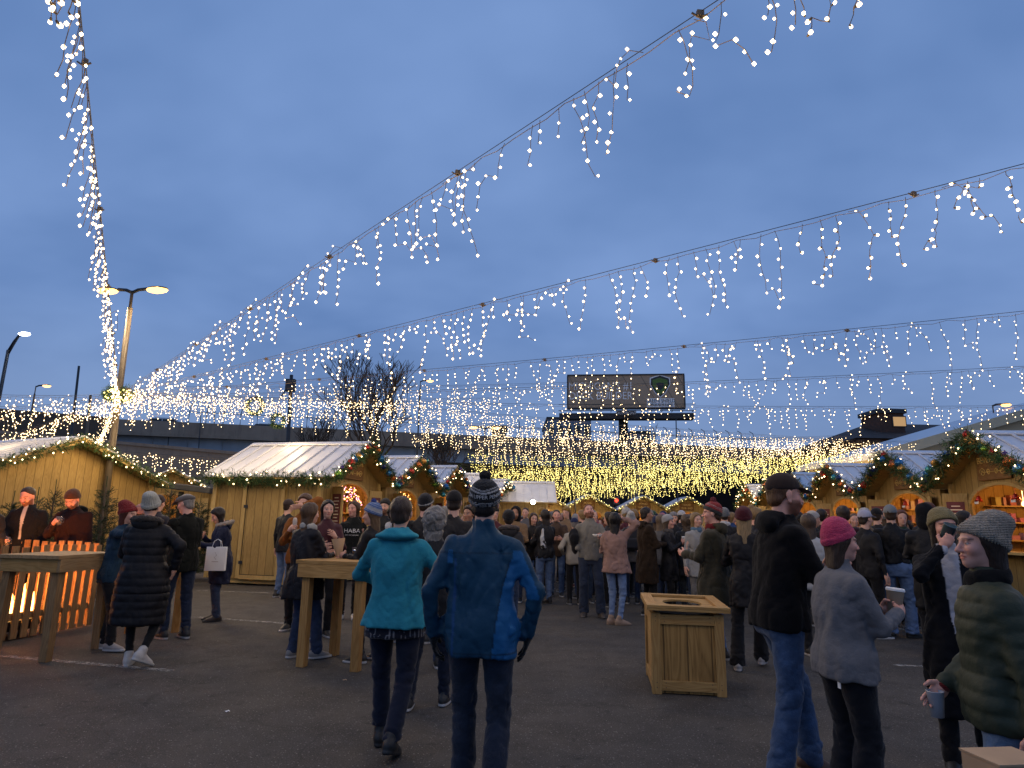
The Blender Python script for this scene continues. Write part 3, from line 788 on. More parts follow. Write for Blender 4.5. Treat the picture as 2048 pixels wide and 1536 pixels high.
# ------------------------------------------------------------------ ground
def m_asphalt():
    t = NT('asphalt'); o = t.obj()
    big = t.noise(o, .35, 4, .6); mid = t.noise(o, 2.2, 5, .65); fine = t.noise(o, 95, 3, .7); sp = t.n('ShaderNodeTexVoronoi'); sp.inputs['Scale'].default_value = 130; t.l(o, sp.inputs[0])
    b = t.mix(t.mapr(big, .3, .7, 0, 1), (.042, .040, .037), (.074, .068, .061))
    b = t.mix(t.mapr(mid, .40, .62, 0, .85), b, (.031, .029, .027))
    b = t.mix(t.mapr(fine, .45, .75, 0, .9), b, (.13, .112, .092))
    wn = t.n('ShaderNodeTexWhiteNoise'); t.l(sp.outputs[1], wn.inputs[0])
    b = t.mix(t.mapr(wn.outputs[0], .965, 1.0, 0, .75), b, (.30, .28, .26))
    sm_ = t.noise(o, 7, 4, .6); b = t.mix(t.mapr(sm_, .60, .70, 0, .55), b, (.016, .015, .015)); b = t.mix(t.mapr(sm_, .25, .36, .35, 0), b, (.10, .092, .08))
    cr = t.n('ShaderNodeTexVoronoi', feature='DISTANCE_TO_EDGE'); cr.inputs['Scale'].default_value = .28
    w = t.n('ShaderNodeVectorMath', operation='ADD'); t.l(o, w.inputs[0]); nn = t.n('ShaderNodeTexNoise'); nn.inputs['Scale'].default_value = 1.2; nn.inputs['Detail'].default_value = 5; t.l(o, nn.inputs[0]); t.l(nn.outputs[1], w.inputs[1]); t.l(w.outputs[0], cr.inputs[0])
    b = t.mix(t.mapr(cr.outputs[0], 0, .006, .3, 0), b, (.014, .013, .012))
    h = t.math('ADD', fine, t.math('MULTIPLY', mid, .6))
    t.bsdf(b, t.mapr(big, .3, .7, .72, .88), h, .6, .012, Specular_IOR_Level=.22); return t.m
M_ASPH = m_asphalt()
g = MB(); g.add([(-400, -60, 0), (400, -60, 0), (400, 900, 0), (-400, 900, 0)], [(0, 1, 2, 3)])
tag(g.build('ground', M_ASPH), kind='structure')
t = NT('worn paint'); o = t.obj(); n = t.noise(o, 14, 6, .75); p = t.bsdf((.30, .29, .27), .8, Specular_IOR_Level=.2); t.l(t.mapr(n, .40, .60, .05, .95), p.inputs['Alpha']); M_PAINT = t.m
def stripe(x0, y0, x1, y1, w=.10):
    a, b = ptz(x0, y0, 0), ptz(x1, y1, 0); d = (b - a).normalized(); nn = Vector((-d.y, d.x, 0)) * w / 2; m = MB()
    m.add([(*(a + nn).xy, .004), (*(b + nn).xy, .004), (*(b - nn).xy, .004), (*(a - nn).xy, .004)], [(3, 2, 1, 0)])
    tag(m.build('parking_line', M_PAINT), kind='structure')
for q in ((0, 1312, 345, 1342), (385, 1234, 600, 1249), (395, 1181, 560, 1187), (1788, 1331, 2048, 1340), (1745, 1257, 1960, 1263), (1085, 1178, 1300, 1183)): stripe(*q)

# ------------------------------------------------------------------ stalls
M_LAMPW = m_emit('stall lamp', (1.0, .52, .17), 9.0)
M_GOODS = m_plain('stall goods', (.34, .20, .10), .6, var=.6, scale=14)
M_MENU = m_plain('menu board', (.11, .022, .028), .5)
M_ORNS = []
for nm, c in (('red', (.42, .025, .015)), ('orange', (.50, .13, .02)), ('gold', (.50, .25, .05)), ('blue', (.02, .13, .30)), ('teal', (.05, .28, .30)), ('green', (.16, .32, .03)), ('purple', (.06, .03, .14)), ('navy', (.02, .035, .13))):
    M_ORNS.append(m_plain('bauble ' + nm, c, .22, .45, .15, 3))
def m_leaf(name, a, b):
    t = NT(name); o = t.obj(); n = t.noise(o, 5, 3); c = t.n('ShaderNodeAttribute', attribute_name='Col')
    base = t.mix(1.0, t.mix(t.mapr(n, .3, .7, 0, 1), a, b), c.outputs[0], 'MULTIPLY'); t.bsdf(base, .6, Specular_IOR_Level=.3); return t.m
M_GREEN = m_leaf('garland needles', (.030, .070, .022), (.060, .125, .035))
M_FIR = m_leaf('fir needles', (.018, .040, .018), (.040, .075, .030))
M_BARK = m_plain('bark', (.055, .040, .030), .9, var=.4, scale=12, bump=.5)

def wired(o):
    o.data.materials.append(M_WIRE)
    for p in o.data.polygons:
        if p.loop_total == 4: p.material_index = 1
    return o
def text_obj(name, body, mat, size, parent, loc, R3, extrude=.004, align='CENTER', spacing=1.0, sx=1.0, wrap=None):
    cu = bpy.data.curves.new(name, 'FONT'); cu.body = body; cu.size = size; cu.align_x = align; cu.align_y = 'CENTER'; cu.extrude = extrude; cu.space_character = spacing; cu.resolution_u = 2
    o = bpy.data.objects.new(name, cu); COL.objects.link(o)
    dg = bpy.context.evaluated_depsgraph_get(); me = bpy.data.meshes.new_from_object(o.evaluated_get(dg)); bpy.data.objects.remove(o)
    co = np.empty(len(me.vertices) * 3); me.vertices.foreach_get('co', co); co = co.reshape(-1, 3); co[:, 0] *= sx
    co = wrap(co) if wrap else co @ np.array(R3).T + np.array(loc)
    me.vertices.foreach_set('co', co.ravel()); me.materials.clear(); me.materials.append(mat)
    at = me.color_attributes.new('Col', 'FLOAT_COLOR', 'POINT'); at.data.foreach_set('color', np.ones(4 * len(me.vertices), dtype=f32))
    me.update(); return link(bpy.data.objects.new(name, me), parent)
def frame3(right, up): r = Vector(right).normalized(); u = Vector(up).normalized(); return np.stack([np.array(r), np.array(u), np.array(r.cross(u))], 1)

def stall(label, loc, rz, W=3.0, D=2.7, He=2.5, Hp=3.28, opening=True, sign=None, door=None, group='wooden market stalls with white metal roofs', detail=1, extra_glow=None, menu=True, lamps=1.0, name='market_stall'):
    """front faces +x at x=0, width along y, body behind"""
    root = thing(name, label, 'market stall', loc, rz, group)
    hw = W / 2; zf = .14
    top = lambda y: He + (Hp - He) * (1 - abs(y) / hw)
    # front wall with an arched serving window
    m = MB(); ow = .90 if opening else 0; zc = 1.08
    arch = lambda y: 1.90 + .46 * math.sqrt(max(0, 1 - (y / .95) ** 2))
    ys = np.linspace(-hw, hw, 41)
    for i in range(40):
        a, b = float(ys[i]), float(ys[i + 1]); mid = (a + b) / 2
        if abs(mid) < ow:
            m.prism([(a, zf), (b, zf), (b, zc), (a, zc)], -.05, 0, 'x'); m.prism([(a, arch(a)), (b, arch(b)), (b, top(b)), (a, top(a))], -.05, 0, 'x')
        else: m.prism([(a, zf), (b, zf), (b, top(b)), (a, top(a))], -.05, 0, 'x')
    m.build('wall', SID_Y, root)
    m = MB(); m.prism([(-hw, zf), (hw, zf), (hw, He), (0, Hp), (-hw, He)], -D, -D + .05, 'x'); m.build('wall', SID_Y, root)
    for sy in (-1, 1):
        m = MB(); m.box((-D / 2, sy * (hw - .025), (zf + He) / 2), (D - .102, .05, He - zf)); m.build('wall', SID_X, root)
    # corner posts, skirt board, blocks
    for sx, sy in ((0, 1), (0, -1), (1, 1), (1, -1)):
        m = MB(); m.box((-D * sx + (.012 if not sx else -.012), sy * (hw + .012), (zf + He) / 2 - .02), (.10, .10, He - zf - .04)); m.build('corner_post', T_Z, root)
    m = MB(); m.box((-D / 2, 0, zf - .05), (D - .06, W - .06, .1), None); m.build('floor_frame', T_X, root)
    for sy in (-1, 1):
        for sx in (.2, .5, .8):
            m = MB(); m.box((-D * sx, sy * (hw - .22), .045), (.3, .2, .09)); m.build('foundation_block', M_STEEL, root)
    # roof: two metal sheets with standing seams, ridge cap, boarded soffit
    of, ob, os_ = .45, .2, .26; sl = (Hp - He) / hw; ez = He - sl * os_
    for sy in (-1, 1):
        m = MB(); e = (sy * (hw + os_), ez + .05); r_ = (sy * .01, Hp + .05)
        m.prism([e, r_, (r_[0], r_[1] + .035), (e[0], e[1] + .035)], -D - ob, of, 'x')
        nseam = int((D + of + ob) / .40) + 1
        for k in range(nseam + 1):
            x = -D - ob + .02 + k * (D + of + ob - .04) / nseam
            m.prism([(e[0], e[1] + .036), (r_[0] + sy * .02, r_[1] + .036), (r_[0] + sy * .02, r_[1] + .075), (e[0], e[1] + .075)], x - .017, x + .017, 'x')
        rf = m.build('roof', M_ROOF, root)
        m = MB(); m.prism([(e[0] - sy * .02, e[1] - .045), (r_[0], r_[1] - .045), (r_[0], r_[1] - .004), (e[0] - sy * .02, e[1] - .004)], -D - ob + .02, of - .02, 'x'); m.build('soffit', T_X, rf)
        m = MB(); m.prism([(e[0], e[1] - .09), (r_[0], r_[1] - .09), (r_[0], r_[1] + .03), (e[0], e[1] + .03)], of + .001, of + .03, 'x'); m.build('barge_board', T_Y, rf)
    m = MB(); m.prism([(-.14, Hp + .045), (0, Hp + .115), (.14, Hp + .045), (.14, Hp + .075), (0, Hp + .145), (-.14, Hp + .075)], -D - ob, of, 'x'); m.build('ridge_cap', M_ROOF, root)
    if opening:
        # counter, arch trim, two open shutters with boards
        m = MB(); m.box((.14, 0, zc + .02), (.42, 2.0, .045)); m.build('counter', T_Y, root)
        m = MB(); ap = [(-.93, zc + .04)] + [(y, arch(y) + .0) for y in np.linspace(-.93, .93, 17)] + [(.93, zc + .04)]
        for (y0, z0), (y1, z1) in zip(ap[:-1], ap[1:]):
            m.prism([(y0, z0), (y1, z1), (y1 * 1.07, z1 + .06), (y0 * 1.07, z0 + (.06 if z0 > 1.3 else 0))], .002, .028, 'x')
        m.build('arch_trim', T_Y, root)
        for sy in (-1, 1):
            # hinged at the window's edge, opened out past a right angle
            hy = sy * .97; ang = math.radians(20 if sy > 0 else 62); ux, uy = math.sin(ang), math.cos(ang) * sy
            w_ = .44; m = MB(); c = (.03 + ux * w_ / 2, hy + uy * w_ / 2, 1.68)
            R = Matrix.Rotation(math.atan2(uy, ux), 3, 'Z'); m.box(c, (w_, .035, 1.12), R); sh_ = m.build('shutter', T_Z, root, bevel=.006)
            nrm_ = Vector((uy * sy, -ux * sy, 0)); 
            if nrm_.x < 0 and sy > 0: nrm_ = -nrm_
            if menu and detail:
                for sd in (1, -1):
                    m = MB(); m.box((c[0] + nrm_.x * .024 * sd, c[1] + nrm_.y * .024 * sd, c[2]), (w_ * .72, .010, .78), R); mb = m.build('menu_board', M_MENU, sh_)
                m = MB()
                for k in range(9):
                    m.box((c[0] + nrm_.x * .0305, c[1] + nrm_.y * .0305, c[2] + .30 - k * .075), (w_ * (.5 if k % 2 else .35), .002, .022), R)
                    m.box((c[0] - nrm_.x * .0305, c[1] - nrm_.y * .0305, c[2] + .30 - k * .075), (w_ * (.5 if k % 2 else .35), .002, .022), R)
                m.build('menu_writing', M_CREAMPAINT, sh_)
        # inside: back shelves, goods, lamps
        if detail:
            m = MB()
            for z in (1.0, 1.35, 1.7, 2.03): m.box((-D + .25, 0, z), (.32, W - .3, .03))
            for sy in (-1, 1):
                for z in (1.30, 1.66, 2.0): m.box((-D / 2 - .05, sy * (hw - .17), z), (D * .62, .22, .03))
            for y in (-.9, 0, .9): m.box((-D + .25, y, 1.25), (.32, .03, 1.7))
            m.build('shelf', T_Y, root)
            m = MB(); rr = random.Random(hash_(label))
            for z in (1.02, 1.37, 1.72, 2.05):
                y = -W / 2 + .25
                while y < W / 2 - .25:
                    w_ = rr.uniform(.07, .18); h_ = rr.uniform(.08, .24); m.box((-D + .27, y + w_ / 2, z + h_ / 2), (.16, w_ * .85, h_), None, (rr.uniform(.3, 1), rr.uniform(.2, 1), rr.uniform(.2, .9))); y += w_ + .03
            for sy in (-1, 1):
                for z in (1.315, 1.675, 2.015):
                    x = -D * .78
                    while x < -D * .24:
                        w_ = rr.uniform(.07, .20); h_ = rr.uniform(.08, .26); m.box((x + w_ / 2, sy * (hw - .17), z + h_ / 2), (w_ * .82, .15, h_), None, (rr.uniform(.15, 1), rr.uniform(.1, .9), rr.uniform(.1, .9))); x += w_ + rr.uniform(.01, .08)
            gd = m.build('shelf_goods', M_GOODSC, root); gd['kind'] = 'stuff'
        for y in (-.5, .5):
            m = MB(); m.lathe([(.0, 0.1), (.02, .09), (.035, .05), (.03, .01), (0, 0)], (-.75, y, 1.98), 10); m.tube([(-.75, y, 2.07), (-.75, y, 2.5)], .006, 4); m.build('pendant_lamp', M_LAMPW, root)
        L = bpy.data.lights.new('stall lamp light', 'POINT'); L.energy = 40 * lamps; L.color = (1, .47, .13); L.shadow_soft_size = .12
        lo_ = link(bpy.data.objects.new('lamp_light', L), root); lo_.location = (-.9, 0, 2.12)
        if extra_glow:
            for mat_, nm in extra_glow:
                m = MB(); rr = random.Random(hash_(label) + ord(nm)); fp = []
                for k in range(60):
                    y = -.85 + 1.7 * k / 59; z = arch(y) - rr.uniform(.03, .42); q_ = (-.10 - rr.uniform(0, .06), y, z); m.ico(q_, .016, 0); fp.append(q_)
                m.tube(fp, .0015, 3, cap=False); wired(m.build('fairy_lights', mat_, root))
        if sign:
            # carved board under the peak, words above a scroll
            m = MB(); m.box((.045, 0, Hp - .55), (.035, .98, .54)); sb = m.build('sign_board', M_SIGNWOOD, root, bevel=.03)
            text_obj('sign_letters', sign[0], M_GOLD, sign[1], sb, (.067, 0, Hp - .43), frame3((0, 1, 0), (0, 0, 1)), .006)
            m = MB()
            for sg in (-1, 1):
                for (cy_, r0, tu) in ((.30, .09, 1.4), (.12, .06, 1.2)):
                    m.tube([(.07, sg * (cy_ + math.cos(q) * r0 * (1 - q / 12)), Hp - .66 + math.sin(q) * r0 * (1 - q / 12)) for q in np.linspace(0, tu * 2 * math.pi, 20)], .010, 4)
            m.tube([(.07, -.30, Hp - .66), (.07, .30, Hp - .66)], .008, 4); m.build('scroll_carving', M_GOLD, sb)
    if door:
        y = door * (hw + .0); s_ = door
        m = MB(); x0, x1 = -D * .70, -D * .33; cx = (x0 + x1) / 2; w_ = x1 - x0
        m.box((cx, y + s_ * .022, 1.18), (w_, .036, 1.96)); dr = m.build('door', SID_X, root)
        m = MB()
        for xx in (x0, x1): m.box((xx, y + s_ * .034, 1.20), (.09, .06, 2.10))
        m.box((cx, y + s_ * .034, 2.30), (w_ + .09, .06, .10)); m.box((cx, y + s_ * .034, .18), (w_ - .092, .058, .09)); m.build('door_frame', T_Z, dr)
        m = MB()
        for xx in (x0 + .052, x1 - .052): m.box((xx, y + s_ * .042, 1.22), (.014, .006, 2.0))
        m.box((cx, y + s_ * .042, 2.243), (w_ - .09, .006, .014)); m.box((cx, y + s_ * .042, .232), (w_ - .09, .006, .014)); m.build('door_gap', M_BLACK, dr)  # black strips stand in for the shade between door and frame
        for z in (.5, 1.75):
            m = MB(); m.box((x0 + .06, y + s_ * .068, z), (.10, .008, .07)); m.build('hinge', M_DARK, dr)
    return root
t = NT('coloured packets'); cc = t.tint(); t.bsdf(t.mix(.6, cc, (.3, .16, .07)), .5); M_GOODSC = t.m

def blade(m, p, d, L, w, col):
    d = d.normalized(); s_ = d.cross(Vector((random.uniform(-1, 1), random.uniform(-1, 1), random.uniform(-1, 1)))).normalized() * w
    m.add([p - s_ * .4, p + s_ * .4, p + d * L + s_ * .12, p + d * L - s_ * .12], [(0, 1, 2, 3)], col)
def garland(label, path, group='garlands along the stall roofs', orn=.0, bulbs=14, thick=.13, dens=1.0, bulb_r=.026, mat=None, orn_parts=True, sag=.03):
    """path: world points; needles, baubles and bulbs follow it"""
    P = [Vector(p) for p in path]; L = P[len(P) // 2]
    root = thing('garland', label, 'garland', L, 0, group)
    fol = MB(); bl = MB(); total = 0
    segs = [(P[i], P[i + 1]) for i in range(len(P) - 1)]
    for a, b in segs:
        ln = (b - a).length; d = (b - a).normalized(); total += ln
        for k in range(int(ln * 165 * dens)):
            t_ = random.random(); c = a + (b - a) * t_; r = Vector((random.gauss(0, 1), random.gauss(0, 1), random.gauss(0, 1))).normalized()
            v = (r + d * random.uniform(-.8, .8) + Vector((0, 0, -.15))).normalized(); g_ = random.uniform(.55, 1.35); Lb = thick * random.uniform(.5, 1.25)
            base = c + r * thick * random.uniform(0, .35) - Vector((0, 0, sag * math.sin(math.pi * t_)))
            blade(fol, base, v, Lb * 1.1, .012, (.35 * g_ + .2, .3 * g_ + .1, .2 * g_))
            for q in range(5):
                blade(fol, base + v * Lb * random.uniform(.1, .95), (v + Vector((random.gauss(0, .7), random.gauss(0, .7), random.gauss(0, .7)))), .075, .015, (g_, g_, g_))
        bp = []
        for k in range(int(ln * bulbs)):
            c = a + (b - a) * random.random() + Vector((random.gauss(0, 1), random.gauss(0, 1), random.gauss(0, 1))).normalized() * thick * random.uniform(.6, 1.1)
            bl.ico(c, bulb_r * random.uniform(.7, 1.1), 0); bp.append(c)
        if len(bp) > 1: bl.tube([q_ for q_ in sorted(bp, key=lambda e: (e - a).dot(b - a))], .002, 3, cap=False)
    fol.build('needles', M_GREEN, root, L)
    wired(bl.build('string_bulbs', mat or M_BULB, root, L))
    n = int(total * orn); k = 0
    for i in range(n):
        t_ = (i + random.uniform(.2, .8)) / n * total
        for a, b in segs:
            ln = (b - a).length
            if t_ <= ln: c = a + (b - a) * (t_ / ln); break
            t_ -= ln
        c = c + Vector((random.gauss(0, .05), random.gauss(0, .05), random.gauss(-.02, .05))); r = random.choice((.055, .065, .075, .085, .10))
        m = MB(); m.ico((0, 0, 0), r, 2); m.lathe([(.013, r * .9), (.013, r + .018), (0, r + .018)], n=8)
        o = m.build('bauble', M_ORNS[random.choice((0, 1, 1, 2, 2, 3, 3, 4, 4, 5, 6, 7, 0, 7))], root); o.location = c - L
    return root
def stall_pt(root, x, y, z):
    return Matrix.Rotation(root.rotation_euler.z, 3, 'Z') @ Vector((x, y, z)) + Vector(root.location)
def rake_path(root, W=3.0, He=2.5, Hp=3.28, n=5):
    hw = W / 2; sl = (Hp - He) / hw; out = []
    for y in np.linspace(-(hw + .26), hw + .26, 2 * n + 1): out.append(stall_pt(root, .50, float(y), Hp + .05 - sl * abs(float(y))))
    return out

# left row
LR = math.radians(-14)
left_c = [(-3.95, 16.5), (-3.12, 19.85), (-2.3, 23.2), (-1.45, 26.6), (-.55, 30.2)]
sgn = [('CONFECTIONS', .125), ('TREATS', .17), ('GIFTS', .2), ('TOYS', .2), ('CANDLES', .17)]
left = []
ll = ['pale wood stall with a side door and a long white roof, selling confections', 'wooden stall with amber fairy lights in its arch, just beyond the confections stall',
      'wooden stall with a bright yellow window, third in the left row', 'wooden stall half hidden behind the man in the blue jacket, fourth in the left row', 'small far wooden stall ending the left row under the strings of lights']
for i, (x, y) in enumerate(left_c):
    r = stall(ll[i], (x, y, 0), LR, sign=sgn[i], door=-1 if i == 0 else None, detail=1 if i < 3 else 0, menu=i < 3, lamps=1.0 if i != 2 else 2.2,
              extra_glow={0: [(M_BULBP, 'p'), (M_BULBO, 'o')], 1: [(M_BULBO, 'o')]}.get(i)); left.append(r)
    garland(['nearest left row garland of pine with many large coloured baubles on the gable', 'pine garland with baubles on the gable with amber fairy lights below it', 'pine garland with baubles over the bright yellow window',
             'pine garland with baubles beside the striped pom hat', 'smallest pine garland, at the far end of the left row'][i], rake_path(r), orn=6.0 if i < 3 else 3.0, bulbs=9, dens=1.1 if i < 2 else .7, thick=.17, bulb_r=.022 + .002 * i)
r = left[0]; e = 1.5 + .26; ez = 2.5 - .52 * .26 + .05
garland('pine garland with white bulbs along the long eave above the side door', [stall_pt(r, x, -e, ez - .02) for x in np.linspace(-2.95, .5, 7)], bulbs=9, dens=1.3, thick=.19, bulb_r=.023)
# right row
RR = math.radians(175.5)
right_c = [(9.42, 12.75), (9.8, 16.35), (10.05, 19.9), (10.5, 23.5), (11.0, 27.1), (11.4, 30.7)]
sgn = [('BEVERAGES', .175), ('STEINS', .17), ('SWEETS', .17), ('CRAFTS', .17), ('WOOD', .2), ('TOYS', .2)]
rl = ['nearest stall of the right row, its carved board reading beverages', 'orange lit wooden stall, second in the right row behind the beverages stall', 'wooden stall above the grey capped man in jeans, third in the right row',
      'wooden stall partly hidden by the man in the dark cap, fourth in the right row', 'fifth stall of the right row, only its decorated gable showing', 'last and smallest stall of the right row']
right = []
for i, (x, y) in enumerate(right_c):
    r = stall(rl[i], (x, y, 0), RR, sign=sgn[i], detail=1 if i < 3 else 0, menu=i < 3, lamps=[1.2, 1.5, 1.8, 1.5, 1.2, 1.0][i]); right.append(r)
    garland(['thick pine garland with large baubles on the gable of the beverages stall', 'pine garland with baubles on the second gable of the right row', 'pine garland with baubles on the third gable of the right row, above the grey cap',
             'pine garland with baubles on the gable right of the dark cap', 'pine garland on the fifth gable of the right row', 'smallest pine garland at the far end of the right row'][i], rake_path(r), orn=6.0 if i < 3 else 3.0, bulbs=6 + i, dens=1.4 if i < 2 else .7, thick=.20, bulb_r=.025)
# hanging snowflake signs in the two nearest right windows
for i, (ri, y) in enumerate(((0, -.55), (0, .55), (1, 0))):
    c = stall_pt(right[ri], .06, y, 2.12); th = thing('hanging_ornament', ['small red and white bell hanging in the far side of the beverages window', 'small red and white bell hanging in the near side of the beverages window', 'small red and white bell hanging in the second right window'][i], 'ornament', c, RR)
    m = MB(); m.lathe([(0, .06), (.03, .05), (.045, 0), (.075, -.06), (0, -.06)], n=10); m.tube([(0, 0, .05), (0, 0, .16)], .004, 4); m.build('bell', M_ORNS[0], th)
    m = MB(); m.box((.05, 0, -.08), (.01, .12, .05)); m.build('bell_tag', M_WHITE, th)
# big stall at the far left, its plain gable end toward us
S0 = (-11.3, 16.9, 0)
big = stall('large plain gabled wooden stall behind the fir trees at far left', S0, math.radians(-25), W=4.6, D=4.2, He=2.42, Hp=3.34, opening=False, group=None, name='market_stall')
garland('long pine garland with warm bulbs over the plain gable at far left', rake_path(big, 4.6, 2.42, 3.34, 7), bulbs=15, dens=1.0, thick=.17, bulb_r=.024)
# small stalls seen between the big stall and the confections stall
s1 = stall('small distant stall with a garland, between the big left stall and the confections stall', gnd(345, 27, 980), math.radians(-70), detail=0, menu=False, lamps=1.6, group=None)
garland('short pine garland on the small distant stall behind the fir trees', rake_path(s1), bulbs=8, dens=.6, bulb_r=.032)
# stalls across the far end, gables toward us
for i, (px, d, rz) in enumerate(((1176, 45, -88), (1287, 45, -90), (1374, 45.5, -92), (1085, 43, -86))):
    r = stall(['far end stall left of the bearded grey pullover man', 'far end stall, middle one with an arch of lights', 'far end stall left of the red striped pom hat', 'far end stall beneath the left edge of the bright light band'][i], gnd(px, d, 1030), math.radians(rz), detail=0, menu=False, lamps=3.0, sign=('FOOD', .2), group='stalls across the far end')
    garland(['far garland arching left of the bearded man in grey', 'far garland on the middle far stall', 'far garland on the far stall beside the red striped pom hat', 'far garland under the left part of the light band'][i], rake_path(r), bulbs=12, dens=.4, bulb_r=.026, mat=M_BULBY, group='garlands on the far end stalls')
# side-on stall with a bright white lamp
sd = stall('side on stall with a plain metal roof and a white work lamp below', gnd(1090, 31.5, 1010), math.radians(0), W=2.6, D=3.0, opening=False, group=None)
m = MB(); m.ico((0, 0, 0), .10, 2); wl = m.build('work_lamp', m_emit('work lamp', (1, .88, .65), 40)); wl.location = pt(1066, 1004, 29.0); tag(wl, 'bright white work lamp under the plain metal roof', 'lamp')
# dark flat canopy
c = gnd(398, 21, 980); cn = thing('canopy', 'dark flat canopy on a post beside the confections stall', 'canopy', c)
m = MB(); m.box((0, 0, 2.35), (1.7, 2.2, .18), Matrix.Rotation(.1, 3, 'Y')); m.build('canopy_top', M_DARK, cn, bevel=.02)
m = MB(); m.box((-.55, 0, 1.13), (.12, .12, 2.26)); m.build('post', M_DARK, cn)

# ------------------------------------------------------------------ strings of icicle lights
def strand(label, A, B, sag=.15, seed=1, spacing=.20, parts=0, r=.02, mat=None, fall=(2, 8), wire_n=3, group='strings of icicle lights over the market', drops_part=True, seglen=.115, clumps=True, kink=.10, wander=.26, lam=16.0, lcol=(1, .70, .36)):
    A, B = Vector(A), Vector(B); ln = (B - A).length; rr = random.Random(seed); L = (A + B) / 2
    root = thing('string_lights', label, 'string lights', L, 0, group); mat = mat or M_BULB
    at = lambda t_: A + (B - A) * t_ - Vector((0, 0, sag * 4 * t_ * (1 - t_)))
    m = MB(); m.tube([at(i / 40) for i in range(41)], .0045, 4); m.build('steel_rope', M_ROPE, root, L)
    m = MB(); npt = int(ln / .22); m.tube([at(i / npt) - Vector((0, 0, .02 + .045 * abs(math.sin(i * 1.3)))) for i in range(npt + 1)], .0038 if parts else .004, 3); m.build('lead_cable', M_WIRE, root, L)
    nl = max(1, int(ln / 3.2))
    if lam:
        for i in range(nl):
            Lg = bpy.data.lights.new('string glow', 'POINT'); Lg.energy = lam; Lg.color = lcol; Lg.shadow_soft_size = .22
            link(bpy.data.objects.new('string_light_source', Lg), root).location = at((i + .5) / nl) - Vector((0, 0, 1.15)) - L
    d = (B - A).normalized(); near = sorted(range(int(ln / spacing)), key=lambda k: (at(k * spacing / ln) - CAM).length)
    keep = set(); cnt = 0; data = {}
    pat = [rr.randint(*fall) for _ in range(7)]
    for k in range(int(ln / spacing)):
        t0 = (k + rr.uniform(.1, .9)) * spacing / ln; p = at(t0) - Vector((0, 0, .03)); nb_ = rr.randint(*fall) if rr.random() < .5 else pat[k % 7]
        if clumps and rr.random() < .10: nb_ = 0
        w = [p.copy()]; bs = []; v = Vector((rr.gauss(0, .25), rr.gauss(0, .25), -1))
        for j in range(nb_):
            v = (v * .55 + Vector((rr.gauss(0, wander), rr.gauss(0, wander), -1.0))).normalized()
            if rr.random() < kink: v = Vector((rr.choice((-1, 1)) * .9, rr.gauss(0, .3), .25)).normalized()
            p = p + v * seglen * rr.uniform(.75, 1.25); w.append(p.copy()); s_ = Vector((rr.gauss(0, 1), rr.gauss(0, 1), rr.gauss(0, .4))).normalized(); bs.append((p, s_))
        data[k] = (w, bs)
    for k in near:
        if k in data and cnt + len(data[k][1]) <= parts: keep.add(k); cnt += len(data[k][1])
        elif parts: break
    if parts:
        for i in range(int(ln / 2.6)):
            m = MB(); q = at((i + .35) / int(ln / 2.6)); m.box(q - Vector((0, 0, .015)), (.05, .028, .045), Matrix.Rotation(rr.uniform(-.6, .6), 3, 'Z')); m.tube([q + Vector((.05, 0, -.02)), q + Vector((0, 0, -.05)), q + Vector((-.06, 0, -.01))], .008, 5); m.build('cable_clip', M_WIRE, root, L)
    mw = MB(); mb_ = MB()
    for k, (w, bs) in data.items():
        if len(w) < 2: continue
        if k in keep:
            sm_ = []
            for a, b in zip(w[:-1], w[1:]): sm_ += [a, a.lerp(b, .5) + Vector((rr.gauss(0, .007), rr.gauss(0, .007), 0))]
            sm_.append(w[-1]); m = MB(); m.tube(sm_, .0032, 4); dr = m.build('light_drop', M_WIRE, root, L)
            for p, s_ in bs:
                Rb = s_.to_track_quat('Z', 'Y').to_matrix(); 
                o = bpy.data.objects.new('bulb', BULB_ME); link(o, dr); o.matrix_local = Matrix.Translation(p - L) @ Rb.to_4x4() @ Matrix.Scale(rr.uniform(.72, 1.25), 4)
        else:
            mw.tube(w, .0035, 3, cap=False)
            for p, s_ in bs: mb_.ico(p + s_ * .025, r * rr.uniform(.65, 1.25), 0 if r > .021 else 0, sc=(1, 1, 1.15))
    if mw.v: tag(mw.build('drop_wires', M_WIRE, root, L), kind='stuff'); tag(mb_.build('string_bulbs', mat, root, L), kind='stuff')
    return root
# one bulb with its socket
m = MB(); m.lathe([(.0, 0), (.0075, .001), (.0075, .024), (.0, .024)], n=6); nsock = len(m.f)
vs, fs = ICO[1]; m.add([Vector((v[0] * .0145, v[1] * .0145, v[2] * .017 + .034)) for v in vs], fs, (1, 1, 1), True)
o = m.build('bulb', M_WIRE); BULB_ME = o.data; BULB_ME.materials.append(M_BULB)
for p in BULB_ME.polygons: p.material_index = 0 if p.index < nsock else 1
bpy.data.objects.remove(o)

def ext(A, B, f): return A + (B - A) * f
HUB = pt(238, 788, 17.4); ZH = HUB.z
print('hub', HUB)
nA = ptz(158, 0, 5.0); strand('string of icicle lights rising steeply at upper left from the lamp pole', HUB, ext(HUB, nA, 1.25), .0, 11, .12, fall=(2, 5), kink=.02, wander=.15, parts=100, lam=50, r=0.0155)
nB = ptz(1436, 0, 5.05); strand('string of icicle lights crossing the top middle of the sky, the highest of the fan', HUB, ext(HUB, nB, 1.25), .0, 12, .155, parts=100, lam=50, r=0.0155)
nC = ptz(2048, 322, 5.0); strand('second icicle light string of the fan, ending at the right edge below the highest', HUB, ext(HUB, nC, 1.2), .05, 13, .17, parts=100, lam=50, r=0.0155)
nD = ptz(2048, 618, 5.0); strand('third icicle light string of the fan, over the billboard top', HUB, ext(HUB, nD, 1.1), .10, 14, .165, parts=90, lam=40, r=0.0115)
